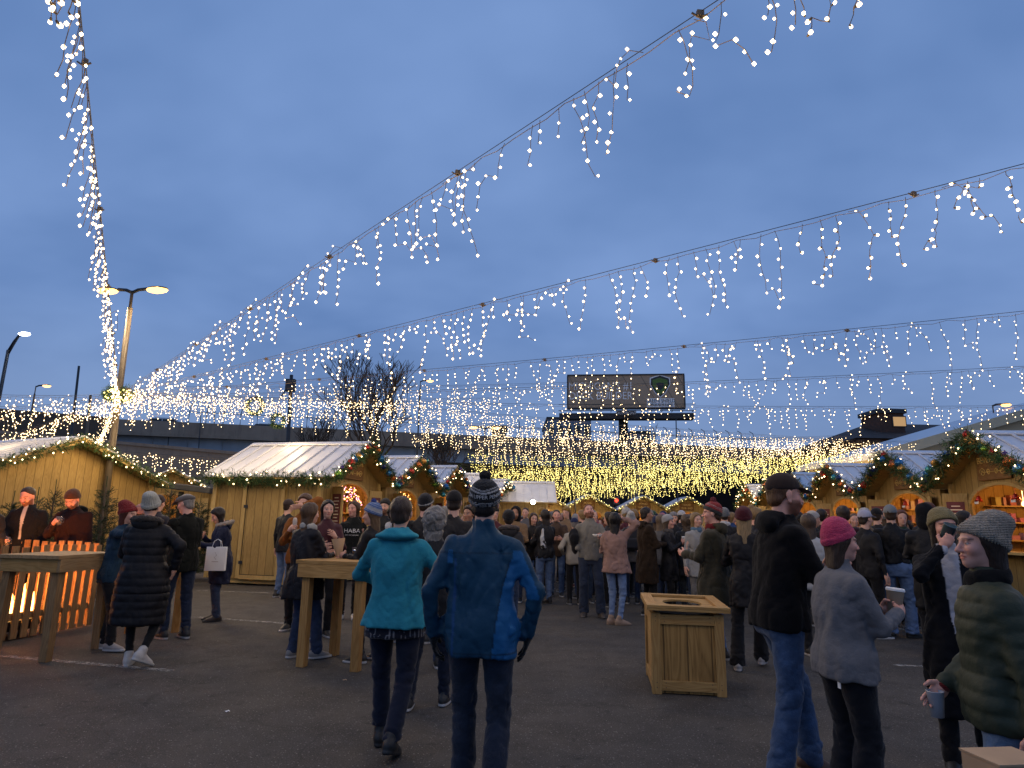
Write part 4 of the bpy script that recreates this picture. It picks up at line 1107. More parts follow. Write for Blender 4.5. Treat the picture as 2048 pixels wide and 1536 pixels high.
nE = ptz(2048, 727, 5.0); strand('fourth icicle light string of the fan, crossing the billboard face', HUB, ext(HUB, nE, 1.1), .18, 15, .17, r=0.0125)
P2 = pt(505, 808, 26)
nF = ptz(2048, 808, 5.0); strand('fifth icicle light string, passing just above the brick tower', pt(300, 786, 19), ext(P2, nF, 1.1), .2, 16, .19, r=0.0130)
# to the left of the pole
strand('level icicle light string from the pole to the left edge', HUB, pt(-220, 776, 15.5), .10, 17, .10, r=0.0155)
strand('second level icicle light string left of the pole, slightly lower', HUB, pt(-150, 800, 17), .25, 18, .09, r=0.0155)
strand('icicle light string sloping down to the left over the big stall roof', HUB, pt(-170, 925, 27.5), .15, 19, .085, r=0.0155, fall=(2, 5))
strand('icicle light string dropping steeply beside the lamp pole', HUB, pt(189, 893, 35), .1, 20, .075, r=0.0120, fall=(1, 4))
strand('short level icicle light string between big left stall and confections stall', pt(195, 897, 24), pt(445, 915, 24), .05, 21, .11, r=0.0155, fall=(2, 5))
# bundle running right from the hub toward the second pole and the bare tree
strand('icicle light string running level from the lamp pole past the bare tree', HUB, pt(1000, 795, 27), .1, 22, .13, r=0.0130)
strand('lower icicle light string from the lamp pole toward the wreath pole', HUB, pt(560, 800, 27), .1, 23, .10, r=0.0120)
strand('icicle light string crossing the trunk of the bare tree', pt(560, 785, 25), pt(1700, 880, 29), .15, 24, .15, r=0.0140)
strand('icicle light string just below the billboard', P2, ptz(1765, 880, 5.0), .3, 25, .16, r=0.0140)
strand('icicle light string sagging toward the garlands of the right row', pt(960, 845, 29), pt(1840, 882, 25), .25, 26, .14, r=0.0140)
strand('icicle light string crossing the billboard pole', pt(850, 850, 30), pt(1760, 893, 28), .2, 27, .13, r=0.0150)
# swags near the bare tree
strand('lone swag of lights drooping below the bare tree', pt(800, 835, 24), pt(885, 880, 24), .3, 28, .16, r=0.0150, fall=(1, 3))
strand('faint high icicle string across the top of the light field', pt(330, 772, 22), pt(1250, 760, 24), .12, 29, .22, r=0.0120, fall=(1, 5))
strand('icicle light string just above the yellow light band', pt(945, 893, 31), pt(1745, 893, 27), .15, 31, .13, r=.014)
strand('icicle light string threading the gap under the overpass girder', pt(935, 905, 32), pt(1730, 898, 28), .15, 32, .13, r=.014, mat=M_BULBY)
strand('icicle light string grazing the top of the yellow band', pt(940, 917, 33), pt(1715, 903, 28.5), .15, 33, .12, r=.015, mat=M_BULBY)
strand('icicle light string over the ridge of the left row', pt(820, 872, 29), pt(1700, 870, 27), .2, 34, .15, r=.014)
k = 0
for (yl, yr, dl, dr, n_) in ((936, 905, 33, 29, 2), (944, 915, 35, 31, 2), (952, 925, 36.5, 32, 2), (960, 934, 38, 33, 2), (968, 943, 39.5, 34, 2), (975, 952, 41, 36, 2), (983, 962, 42.5, 38, 1), (988, 972, 43.5, 40, 1)):
    for q in range(n_):
        strand('far string of icicle lights in the bright yellow band over the crowd', pt(942 + 5 * k, yl + 4 * q, dl + q * .7), pt(1690 - 17 * k, yr + 4 * q, dr + q * .7), .12, 40 + k, .115 if q == 0 else .15, r=.0165, seglen=.09, mat=M_BULBY, group='far strings of lights in the yellow band', fall=(1, 5), wire_n=3); k += 1

# ------------------------------------------------------------------ poles
def lamp_head(m, base, dirx, L=.75):
    pass
def parking_lamp(label, base, Htop, r0=.085, r1=.055, heads=((-1, 0), (1, 0)), lit=(1, 1), hl=.62, em=16, rz=0, power=0, name='street_lamp', col=None):
    root = thing(name, label, 'street lamp', base, rz)
    m = MB(); m.tube([(0, 0, 0), (0, 0, Htop - .5)], r0, 14, r2=r1); m.tube([(0, 0, Htop - .5), (0, 0, Htop)], r1 * .6, 10); m.build('pole', M_STEEL, root)
    m = MB(); m.lathe([(r0 * 2.2, 0), (r0 * 2.2, .04), (r0 * 1.3, .10), (r0 * 1.02, .12)]); m.build('pole_base', M_STEEL, root)
    for (sx, sy), l_ in zip(heads, lit):
        m = MB(); m.tube([(0, 0, Htop - .05), (sx * .18, sy * .18, Htop + .03), (sx * .42, sy * .42, Htop + .05)], .045, 8, r2=.05); a = m.build('arm', M_DARK, root)
        R = Matrix.Rotation(math.atan2(sy, sx), 3, 'Z'); m = MB(); m.ico((sx * (.42 + hl / 2), sy * (.42 + hl / 2), Htop + .05), 1, 2, sc=(hl / 2, .16, .065), R=R); m.build('lamp_head', M_DARK, root)
        m = MB(); m.ico((sx * (.42 + hl / 2), sy * (.42 + hl / 2), Htop + .015), 1, 2, sc=(hl * .50, .17, .10), R=R); m.build('lens', M_LENS, root)
        if power:
            Lg = bpy.data.lights.new('street lamp light', 'SPOT'); Lg.energy = power; Lg.color = (1, .70, .38); Lg.shadow_soft_size = .15; Lg.spot_size = math.radians(150); Lg.spot_blend = .6
            lo_ = link(bpy.data.objects.new('lamp_light', Lg), root); lo_.location = (sx * (.42 + hl / 2), sy * (.42 + hl / 2), Htop - .1)
    return root
M_LENS = m_emit('street lamp lens', (1.0, .50, .15), 4.5)
b = gnd(212, 17.6, 1000); tp = pt(262, 585, 17.6)
hub_pole = parking_lamp('tall steel lamp pole with two lit heads, where the light strings meet', (b.x, b.y, 0), tp.z + .05, .10, .07, power=420, rz=math.radians(-4))
hub_pole.rotation_euler.y = math.atan2(tp.x - b.x, tp.z) * .8
# bracket and wreaths where the strings meet
def wreath(label, c, R, n=420, mat=None, bulbs=70, yaw=0):
    root = thing('wreath', label, 'wreath', c, yaw); fol = MB(); bl = MB()
    for k in range(n):
        a = random.uniform(0, 2 * math.pi); p = Vector((math.cos(a) * R, 0, math.sin(a) * R)) + Vector((random.gauss(0, .04), random.gauss(0, .05), random.gauss(0, .04))); g_ = random.uniform(.6, 1.4)
        for q in range(4): blade(fol, p, Vector((random.gauss(0, 1), random.gauss(0, 1), random.gauss(0, 1))), .12, .014, (g_, g_, g_))
    for k in range(bulbs):
        a = random.uniform(0, 2 * math.pi); bl.ico((math.cos(a) * R * random.uniform(.85, 1.15), random.uniform(-.12, .12), math.sin(a) * R * random.uniform(.85, 1.15)), .026, 0)
    fol.build('needles', M_GREEN, root); bl.build('string_bulbs', mat or M_BULBY, root); return root
wreath('lit green wreath on the lamp pole just right of the strings', pt(250, 790, 17.2), .13, 260, bulbs=36)
wreath('lit green wreath on the lamp pole just left of the strings', pt(222, 788, 17.2), .13, 260, bulbs=36)
wreath('lit green wreath left on the wreath pole before the bare tree', pt(510, 812, 26.0), .32, bulbs=26)
wreath('lit green wreath right on the wreath pole before the bare tree', pt(556, 842, 26.0), .24, 300, bulbs=12)
def mast(label, px, y0, y1, d, r, cat='pole', name='utility_pole', mat=None, extra=None):
    a = pt(px, y1, d); b_ = pt(px, y0, d); root = thing(name, label, cat, (a.x, a.y, 0))
    m = MB(); m.tube([(0, 0, 0), (b_.x - a.x, 0, b_.z)], r, 8, r2=r * .75); m.build('shaft', mat or M_DARK, root)
    if extra: extra(root, b_.x - a.x, b_.z)
    return root
mast('thin dark pole left of the lamp pole against the sky', 158, 732, 830, 40, .09)
mast('slim grey pole between the lamp pole and the left string bundle', 181, 790, 900, 28, .07, mat=M_STEEL)
def arms_(root, x, z):
    m = MB(); m.box((x, 0, z - .6), (.5, .3, .7)); m.build('transformer', M_DARK, root); m = MB(); m.tube([(x, 0, z - .4), (x - .5, 0, z - 1.3)], .04, 5); m.build('brace', M_DARK, root)
mast('dark utility pole with a brace, left of the bare tree', 583, 750, 880, 36, .13, extra=arms_)
for i, (px, y0, d) in enumerate(((1150, 850, 40), (1352, 838, 46), (402, 828, 60), (430, 822, 64), (340, 838, 60))):
    mast(['thin pole left of the billboard pole', 'thin pole right of the billboard pole', 'thin lamp mast on the overpass left of the confections roof', 'taller lamp mast on the overpass behind the wreath', 'short post on the overpass beside the car'][i], px, y0, 925, d, .05, name='light_mast')
# highway lamp with a curved truss arm
b = pt(2, 760, 34); root = thing('highway_lamp', 'curved double arm highway lamp shining white at far left', 'street lamp', (b.x, b.y, 0))
z0 = pt(8, 700, 34).z; e_ = pt(45, 668, 34)
m = MB(); m.tube([(0, 0, 0), (.1, 0, z0)], .11, 8, r2=.08); m.build('shaft', M_DARK, root)
m = MB(); ex_, ez_ = e_.x - b.x, e_.z
for o_ in (0, .28): m.tube([(.1, 0, z0 - o_ * 1.2), (.1 + (ex_ - .1) * .35, 0, z0 + (ez_ - z0) * .55 - o_ * .9), (.1 + (ex_ - .1) * .7, 0, z0 + (ez_ - z0) * .93 - o_ * .3), (ex_, 0, ez_)], .045, 6)
m.build('arm', M_DARK, root)
m = MB(); m.ico((ex_ + .1, 0, ez_), 1, 2, sc=(.32, .14, .10)); m.build('lens', m_emit('white lamp lens', (.95, .95, 1.0), 25), root)
for i, (px, py, d) in enumerate(((970, 856, 38), (72, 772, 40), (841, 762, 45), (1985, 810, 32))):
    c = pt(px, py, d); parking_lamp(['small distant parking lamp above the middle of the overpass', 'distant lamp glowing above the left light strings', 'distant lamp glowing right of the bare tree', 'lamp glowing beside the cream gable at right'][i], (c.x, c.y, 0), c.z, .06, .05, heads=((1, 0), (-1, 0)) if i == 0 else ((1, 0),), lit=(1, 1), hl=.5)

# ------------------------------------------------------------------ overpass, ramp, cars
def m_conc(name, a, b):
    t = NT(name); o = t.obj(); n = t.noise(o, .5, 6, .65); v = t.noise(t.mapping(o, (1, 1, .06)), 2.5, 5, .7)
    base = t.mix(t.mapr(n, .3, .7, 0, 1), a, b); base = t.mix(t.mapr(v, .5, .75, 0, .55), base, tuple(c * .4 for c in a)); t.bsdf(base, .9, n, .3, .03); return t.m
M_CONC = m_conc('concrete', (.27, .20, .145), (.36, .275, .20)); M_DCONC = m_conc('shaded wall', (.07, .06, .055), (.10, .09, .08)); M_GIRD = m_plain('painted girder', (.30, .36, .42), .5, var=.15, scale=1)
A = ptz(232, 838, 10.0); B = ptz(1700, 905, 10.0); dirr = (B - A).normalized(); A2 = A - dirr * 90; B2 = B + dirr * 90; ang = math.atan2(dirr.y, dirr.x); LN = (B2 - A2).length
ov = tag(thing('overpass', 'long concrete highway overpass with pale blue girder crossing behind the market', 'overpass', (A2.x, A2.y, 0), ang))
m = MB(); m.box((LN / 2, .2, 9.45), (LN, .35, 1.1)); m.box((LN / 2, 12.2, 9.45), (LN, .35, 1.1))
for k in range(int(LN / 6)): m.box((k * 6 + 3, .015, 9.45), (.05, .03, 1.0), None, (.3, .3, .3))
m.build('parapet', M_CONC, ov)
m = MB(); m.box((LN / 2, 6.2, 8.75), (LN, 12.6, .3)); m.build('deck', M_CONC, ov)
m = MB(); m.box((LN / 2, 14.5, 3.9), (LN, .8, 7.8)); m.build('back_wall', M_DCONC, ov)  # added to close off bright sky under the deck, shade put into its colour
m = MB()
for y in (.9, 4.5, 8.0, 11.5): m.box((LN / 2, y, 7.95), (LN, .06, 1.3)); m.box((LN / 2, y, 7.28), (LN, .5, .05)); m.box((LN / 2, y, 8.58), (LN, .5, .05))
for k in range(int(LN / 3)): m.box((k * 3, .8, 7.93), (.04, .16, 1.22))
m.build('girder', M_GIRD, ov)
for k in range(int(LN / 22)):
    x = k * 22 + 9; m = MB(); m.box((x, 6.2, 6.7), (1.3, 12, 1.1)); 
    for y in (2, 6.2, 10.4): m.box((x, y, 3.07), (1.1, 1.1, 6.14))
    m.build('pier', M_CONC, ov, bevel=.05)
m = MB()
for k in range(40):
    x = 96 + k * 1.5
    if not (k < 9 or 20 < k < 40): continue
    m.tube([(x, .2, 10), (x, .2, 11.0), (x + .05, .5, 11.7), (x, 1.1, 12.0)], .04, 4)
m.tube([(96, .2, 11), (156, .2, 11)], .025, 4); m.build('curved_fence', M_DARK, ov)
# lower ramp wall in front
ra, rb_ = ptz(-60, 862, 6.6), ptz(640, 925, 5.2); ra.z = rb_.z = 0; dl = rb_ - ra; an = math.atan2(dl.y, dl.x); rl_ = dl.length
rp = thing('ramp_wall', 'lower concrete ramp wall below the overpass at left', 'retaining wall', ra, an)
m = MB(); z0_, z1_ = 6.6, 5.2; m.prism([(0, 0), (rl_ * 1.3, 0), (rl_ * 1.3, z1_ - .4), (0, z0_)], 0, .5, 'y'); m.build('wall', M_CONC, rp)
m = MB(); m.prism([(0, z0_ + .002), (rl_ * 1.3, z1_ - .398), (rl_ * 1.3, z1_ - .2), (0, z0_ + .2)], -.1, .6, 'y'); m.build('coping', M_CONC, rp)
# dark highway embankment wall far left
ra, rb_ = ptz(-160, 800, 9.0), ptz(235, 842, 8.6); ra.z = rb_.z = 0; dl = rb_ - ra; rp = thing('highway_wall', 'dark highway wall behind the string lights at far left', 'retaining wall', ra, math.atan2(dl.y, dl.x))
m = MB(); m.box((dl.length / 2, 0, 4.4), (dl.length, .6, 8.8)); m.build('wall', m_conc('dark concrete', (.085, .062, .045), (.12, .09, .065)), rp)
M_CARW = m_plain('white car paint', (.45, .46, .48), .3, .2, .03); M_CARD = m_plain('dark car paint', (.05, .055, .065), .3, .3, .03); M_GLASSD = m_plain('car glass', (.015, .02, .025), .1)
def car(label, px, mat, h=1.62, suv=True):
    q = ptz(px, 845, 9.5); tt = (Vector((q.x, q.y, 0)) - Vector((A2.x, A2.y, 0))).dot(dirr); c = Vector((A2.x, A2.y, 0)) + Vector((dirr.x, dirr.y, 0)) * tt + Vector((-dirr.y, dirr.x, 0)) * 2.6
    root = thing('car', label, 'car', (c.x, c.y, 8.9), ang, 'cars on the overpass')
    prof = [(-2.3, .45), (-2.35, .9), (-2.2, 1.02), (-1.9, 1.08), (-1.55, h), (.6, h), (1.25, 1.08), (2.2, .95), (2.35, .6), (2.3, .42)]
    m = MB(); m.prism([(x, z) for x, z in prof], -.88, .88, 'y'); m.build('body', mat, root, bevel=.08)
    m = MB(); m.prism([(-1.72, 1.12), (-1.45, h - .08), (-.55, h - .08), (-.55, 1.12)], -.886, .886, 'y'); m.prism([(-.47, 1.12), (-.47, h - .08), (.5, h - .08), (1.05, 1.12)], -.886, .886, 'y'); m.build('side_window', M_GLASSD, root)
    for sx in (-1.45, 1.45):
        for sy in (-.8, .8): m = MB(); m.lathe([(0, -.1), (.2, -.1), (.34, -.09), (.34, .09), (.2, .1), (0, .1)], (sx, sy, .34), 16, Matrix.Rotation(math.pi / 2, 3, 'X')); m.build('wheel', M_BLACK, root)
    m = MB(); m.box((-.4, -.6, h + .05), (1.7, .04, .03)); m.box((-.4, .6, h + .05), (1.7, .04, .03)); m.build('roof_rack', M_DARK, root)
car('white car driving on the overpass, left of the confections roof', 306, M_CARW); car('darker car on the overpass behind the confections roof', 520, M_CARD, 1.5)
# ------------------------------------------------------------------ billboard
BD = 58.0; c = pt(1247, 850, BD); yaw = math.radians(-7)
root = thing('billboard', 'large brown billboard advertising a deck builder on one dark post', 'billboard', (c.x, c.y, 0), yaw)
p0 = pt(1137, 824, BD); p1 = pt(1365, 812, BD); zt = pt(1250, 752, BD).z; zb = pt(1250, 816, BD).z; bw = (p1.x - p0.x) * 1.0; off = (p0.x + p1.x) / 2 - c.x
bf = NT('deck picture'); o = bf.obj(); sep = bf.n('ShaderNodeSeparateXYZ'); bf.l(o, sep.inputs[0]); q = bf.math('FRACT', bf.math('MULTIPLY', bf.math('ADD', sep.outputs[0], bf.math('MULTIPLY', sep.outputs[2], .55)), .62))
bb = bf.mix(bf.mapr(q, .93, .97, 0, 1), (.27, .185, .125), (.08, .055, .04)); bf.bsdf(bb, .6, Emission_Strength=.02); M_DECK = bf.m
m = MB(); m.box((off, 0, (zt + zb) / 2), (bw, .35, zt - zb)); face = m.build('face', M_DECK, root)
m = MB(); m.box((off, -.02, zt + .06), (bw + .2, .5, .12)); m.box((off, -.02, zb - .06), (bw + .2, .5, .12)); m.box((off - bw / 2 - .06, -.02, (zt + zb) / 2), (.12, .5, zt - zb)); m.box((off + bw / 2 + .06, -.02, (zt + zb) / 2), (.12, .5, zt - zb)); m.build('frame', M_DARK, root)
m = MB(); m.box((off, .4, zb - .75), (bw * 1.16, 1.3, .5)); 
for k in range(14): m.box((off - bw * .56 + k * bw * 1.12 / 13, -.85, zb - .45), (.05, .9, .05))
m.box((off, -1.3, zb - .45), (bw * 1.16, .05, .06)); m.box((off, -1.3, zb + .1), (bw * 1.16, .04, .04)); m.build('catwalk', M_DARK, root)
m = MB(); m.tube([(0, .6, 0), (0, .6, zb - .5)], .42, 14); m.build('post', M_DARK, root)
F = frame3((1, 0, 0), (0, 0, 1)); H_ = zt - zb; M_BT = m_plain('billboard lettering', (.80, .82, .85), .6)
text_obj('lettering', "MICHIGAN'S #1", M_BT, H_ * .34, face, (off - bw * .215, -.19, zb + H_ * .66), F, .01, sx=.84)
text_obj('lettering', "DECK BUILDER", M_BT, H_ * .34, face, (off - bw * .215, -.19, zb + H_ * .36), F, .01, sx=.84)
sc_ = H_; cx = off + bw * .30; zz = zb + H_ * .64
shp = [(-.30, .28), (0, .38), (.30, .28), (.31, .08), (.16, -.20), (0, -.34), (-.16, -.20), (-.31, .08)]
for k_, (s_, mt, y_) in enumerate(((1.0, M_BT, -.195), (.90, M_DARK, -.205), (.74, m_plain('shield green', (.09, .17, .03), .6), -.215), (.36, M_DARK, -.225))):
    m = MB(); m.prism([(cx + a_ * sc_ * s_, zz + b_ * sc_ * s_) for a_, b_ in shp], y_ - .004, y_ + .004, 'y'); m.build('shield_emblem', mt, face)
m = MB(); m.box((cx, -.186, zb + H_ * .145), (bw * .235, .012, H_ * .27)); m.build('name_panel', M_BT, face)
text_obj('lettering', "GREEN SHIELD", M_DARK, H_ * .155, face, (cx, -.20, zb + H_ * .20), F, .004, sx=.86); text_obj('lettering', "DECK BUILDERS", M_DARK, H_ * .11, face, (cx, -.20, zb + H_ * .075), F, .004, sx=.9)
m = MB(); m.box((off, -.9, zb - .62), (bw * .17, .05, .42)); pl = m.build('plate', M_DARK, root); text_obj('lettering', "OUTFRONT", M_BT, .40, pl, (off, -.94, zb - .62), F, .01, sx=.85)

# ------------------------------------------------------------------ buildings behind
def m_brick(name, a, b, mortar, sc=3.0):
    t = NT(name); o = t.obj(); br = t.n('ShaderNodeTexBrick'); sepx = t.n('ShaderNodeSeparateXYZ'); t.l(o, sepx.inputs[0]); cb = t.n('ShaderNodeCombineXYZ'); t.l(t.math('ADD', sepx.outputs[0], sepx.outputs[1]), cb.inputs[0]); t.l(sepx.outputs[2], cb.inputs[1]); t.l(cb.outputs[0], br.inputs[0])
    br.inputs['Color1'].default_value = (*a, 1); br.inputs['Color2'].default_value = (*b, 1); br.inputs['Mortar'].default_value = (*mortar, 1); br.inputs['Scale'].default_value = sc; t.bsdf(br.outputs[0], .9, br.outputs[1], .3, .01); return t.m
M_BRICK = m_brick('dark brick', (.10, .045, .028), (.065, .035, .025), (.05, .04, .035)); M_DROOF = m_plain('dark shingles', (.045, .028, .022), .85, var=.4, scale=3); M_SIDE = m_plain('pale siding', (.20, .24, .30), .8, var=.1, scale=.6); M_CREAM = m_plain('cream cladding', (.62, .52, .34), .7, var=.08, scale=.7)
def block(label, x0, x1, ytop, d, depth=14, mat=None, name='building', windows=None, roofm=None):
    a, b_ = pt(x0, ytop, d), pt(x1, ytop, d); root = thing(name, label, 'building', ((a.x + b_.x) / 2, d, 0)); w_ = b_.x - a.x; h_ = a.z
    m = MB(); m.box((0, depth / 2, h_ / 2), (w_, depth, h_)); m.build('wall', mat, root)
    m = MB(); m.box((0, depth / 2, h_ + .15), (w_ + .3, depth + .3, .3)); m.build('roof', roofm or M_DARK, root)
    if windows:
        nx, nz = windows
        for i in range(nx):
            for j in range(nz):
                x = -w_ / 2 + (i + .5) * w_ / nx; z = h_ - 1.6 - j * 3.2; m = MB(); m.box((x, -.02, z), (w_ / nx * .55, .06, 1.5)); wf = m.build('window', M_CREAM, root); m = MB(); m.box((x, -.06, z), (w_ / nx * .47, .05, 1.3)); m.build('pane', M_GLASSD, wf)
    return root
block('pale grey office block beyond the overpass, below the billboard', 1095, 1182, 838, 95, mat=M_SIDE, windows=(5, 4)); block('small grey stair tower above the overpass left of the billboard', 984, 1012, 856, 80, depth=4, mat=M_CONC, windows=(1, 1)); block('low pale building beyond the overpass right of the billboard post', 1262, 1300, 866, 90, mat=M_SIDE, windows=(3, 2))
tw = block('short dark brick tower with a lit window at right', 1757, 1807, 826, 46, depth=2.4, mat=M_BRICK)
a, b_ = pt(1722, 878, 44), pt(1985, 848, 44); root = thing('building', 'dark low brick building with a sloping roof at right', 'building', (a.x, 44, 0)); w_ = b_.x - a.x + 12
zr, ze = pt(1900, 848, 50).z, a.z
m = MB(); m.box((w_ / 2, 8, ze / 2), (w_, 16, ze)); m.build('wall', M_BRICK, root)
m = MB(); m.add([(-.6, -.6, ze), (w_, -.6, ze), (w_, 6.5, zr), (4.2, 6.5, zr), (-.6, 16, ze), (w_, 16, ze)], [(0, 1, 2, 3), (0, 3, 4), (3, 2, 5, 4), (0, 4, 5, 1)]); m.build('roof', M_DROOF, root)
for i in range(5):
    m = MB(); m.box((1.8 + i * 2.6, -.02, ze - 1.7), (1.2, .08, 1.5)); wf = m.build('window', M_DARK, root); m = MB(); m.box((1.8 + i * 2.6, -.07, ze - 1.7), (1.0, .05, 1.3)); m.build('pane', M_GLASSD, wf)
m = MB(); q = tw.children[0]; m.box((.5, -.03, pt(1780, 843, 46).z), (1.0, .06, .8)); wn_ = m.build('window', M_DARK, tw); m = MB(); m.box((.5, -.07, pt(1780, 843, 46).z), (.85, .04, .65)); m.build('pane', m_emit('lit tower window', (1, .62, .30), .5), wn_)
# cream hall with a long sloping gable
e0 = pt(1790, 897, 27); e1 = pt(2048, 822, 27); e2 = Vector((e1.x + (e1.x - e0.x) * .9, 27, e1.z + (e1.z - e0.z) * .9)); root = thing('hall', 'cream clad hall whose long gable edge rises behind the right stalls', 'building', (e0.x, 27, 0)); X = e2.x - e0.x
m = MB(); m.prism([(0, 0), (2 * X, 0), (2 * X, e0.z - .25), (X, e2.z - .25), (0, e0.z - .25)], 0, 8, 'y'); m.build('wall', M_CREAM, root)
for (x0_, z0_, x1_, z1_) in ((-.5, e0.z - .14, X, e2.z), (X, e2.z, 2 * X + .5, e0.z - .14)):
    m = MB(); m.prism([(x0_, z0_ - .22), (x1_, z1_ - .22), (x1_, z1_ + .06), (x0_, z0_ + .06)], -.5, 8.5, 'y'); m.build('roof', M_ROOF, root)
    m = MB(); m.prism([(x0_, z0_ - .30), (x1_, z1_ - .30), (x1_, z1_ + .10), (x0_, z0_ + .10)], -.56, -.502, 'y'); m.build('fascia', M_CREAM, root)

# ------------------------------------------------------------------ trees
def bare_tree(label, base, H, spread, seed, depth_n=7, r0=.16, name='bare_tree'):
    rr = random.Random(seed); root = thing(name, label, 'tree', base); tr = MB(); cr = MB()
    def grow(p, d, L, r, lv):
        n = 3; pts = [p]; q = p
        for i in range(n): d = (d + Vector((rr.gauss(0, .09), rr.gauss(0, .09), .05))).normalized(); q = q + d * L / n; pts.append(q)
        (tr if lv < 2 else cr).tube(pts, r, 6 if lv < 2 else 3, r2=max(r * .68, .012), cap=False)
        if lv >= depth_n: return
        for k in range(3 if lv in (0, 1, 3) else 2 + (rr.random() < .45)):
            a = rr.uniform(0, 2 * math.pi); s_ = Vector((math.cos(a), math.sin(a), 0)) * rr.uniform(.35, .75) * spread
            grow(pts[-1] if k < 2 else pts[-2], (d + s_ + Vector((0, 0, .15))).normalized(), L * rr.uniform(.68, .86), max(r * .62, .016), lv + 1)
    grow(Vector((0, 0, 0)), Vector((0, 0, 1)), H * .24, r0, 0)
    tr.build('trunk', M_BARK, root); cr.build('crown', M_BARK, root); return root
bare_tree('large bare branching tree above the confections stall', gnd(742, 40, 900), 12.5, 1.05, 5, 7, .26)
bare_tree('smaller bare tree right of the large bare tree', gnd(860, 43, 900), 9.5, .9, 8, 6, .14)
bare_tree('bare young tree right of the billboard post', gnd(1300, 70, 900), 13.5, .8, 9, 6, .16)
bare_tree('bare scrubby tree left of the large bare tree', gnd(650, 44, 900), 9.5, .9, 10, 6, .14)
def fir(name, label, base, H, R, seed, n_wh=18, group=None, dens=1.0):
    rr = random.Random(seed); root = thing(name, label, 'fir tree', base, rr.uniform(0, 6), group); tr = MB(); cr = MB()
    tr.tube([(0, 0, 0), (0, 0, H * .98)], .05 * H / 2, 7, r2=.008); tr.build('trunk', M_BARK, root)
    for w in range(n_wh):
        f = w / n_wh; z = H * (.08 + .88 * f); L0 = R * (1 - f) ** .85 + .05
        for k in range(int(6 + 6 * (1 - f))):
            a = rr.uniform(0, 2 * math.pi); L = L0 * rr.uniform(.7, 1.15); d = Vector((math.cos(a), math.sin(a), rr.uniform(.05, .45) + .5 * f)).normalized(); p0 = Vector((0, 0, z + rr.uniform(-.04, .04)))
            for s_ in range(max(3, int(L * 26 * dens))):
                t_ = rr.uniform(.08, 1.0); p = p0 + d * L * t_ - Vector((0, 0, .10 * t_ * t_ * L)); g_ = rr.uniform(.55, 1.35)
                tw_ = (d + Vector((rr.gauss(0, .6), rr.gauss(0, .6), rr.gauss(0, .35)))).normalized(); tl = .16 * (1.2 - t_ * .6)
                cr.tube([p, p + tw_ * tl], .003, 3, (.5, .3, .2), cap=False)
                for q in range(6):
                    pp = p + tw_ * tl * q / 6; v = (tw_ * .8 + Vector((rr.gauss(0, .7), rr.gauss(0, .7), rr.gauss(0, .7)))).normalized(); sd_ = v.cross(Vector((rr.random(), rr.random(), rr.random()))).normalized() * .005
                    cr.add([pp - sd_, pp + sd_, pp + v * .055], [(0, 1, 2)], (g_, g_, g_))
        # a few bare leader twigs near the top
    cr.tube([(0, 0, H * .9), (0.01, 0, H * 1.08)], .008, 4, (.7, .6, .4))
    cr.build('crown', M_FIR, root); return root
for i, (px, d, H, R, lb) in enumerate(((18, 11.6, 1.75, .45, 'small fir tree at the left edge behind the short haired man'), (100, 11.8, 1.95, .50, 'fir tree between the short haired man and the brown beanie man'), (66, 12.6, 1.85, .42, 'thin fir tree right behind the short haired man'),
        (202, 11.4, 2.0, .62, 'full fir tree right of the man in the brown beanie'), (335, 15.4, 2.15, .95, 'broad dark fir tree behind the flat cap man'), (300, 13.8, 1.95, .6, 'fir tree behind the white grey bobble hat'), (395, 16.6, 1.9, .75, 'dark fir tree just left of the confections stall'))):
    fir('fir_tree', lb, gnd(px, d, 1050), H, R, 60 + i, group='cut fir trees beside the stalls')
rl2 = tag(thing('signal_lamp', 'small red lamp glowing on the billboard post above the crowd', 'lamp', pt(1233, 1001, 46))); m = MB(); m.ico((0, 0, 0), .13, 1); m.build('lens', m_emit('red lens', (1, .04, .02), 6), rl2)
m = MB(); m.tube([(0, .2, -pt(1233, 1001, 46).z), (0, .2, .2)], .05, 6); m.box((0, .15, 0), (.35, .2, .5)); m.build('housing', M_DARK, rl2)
c = gnd(748, 30, 940); fir('fir_tree', 'tall dark fir behind the ridge of the confections stall', c, 5.6, 1.1, 90, 22, dens=.6)

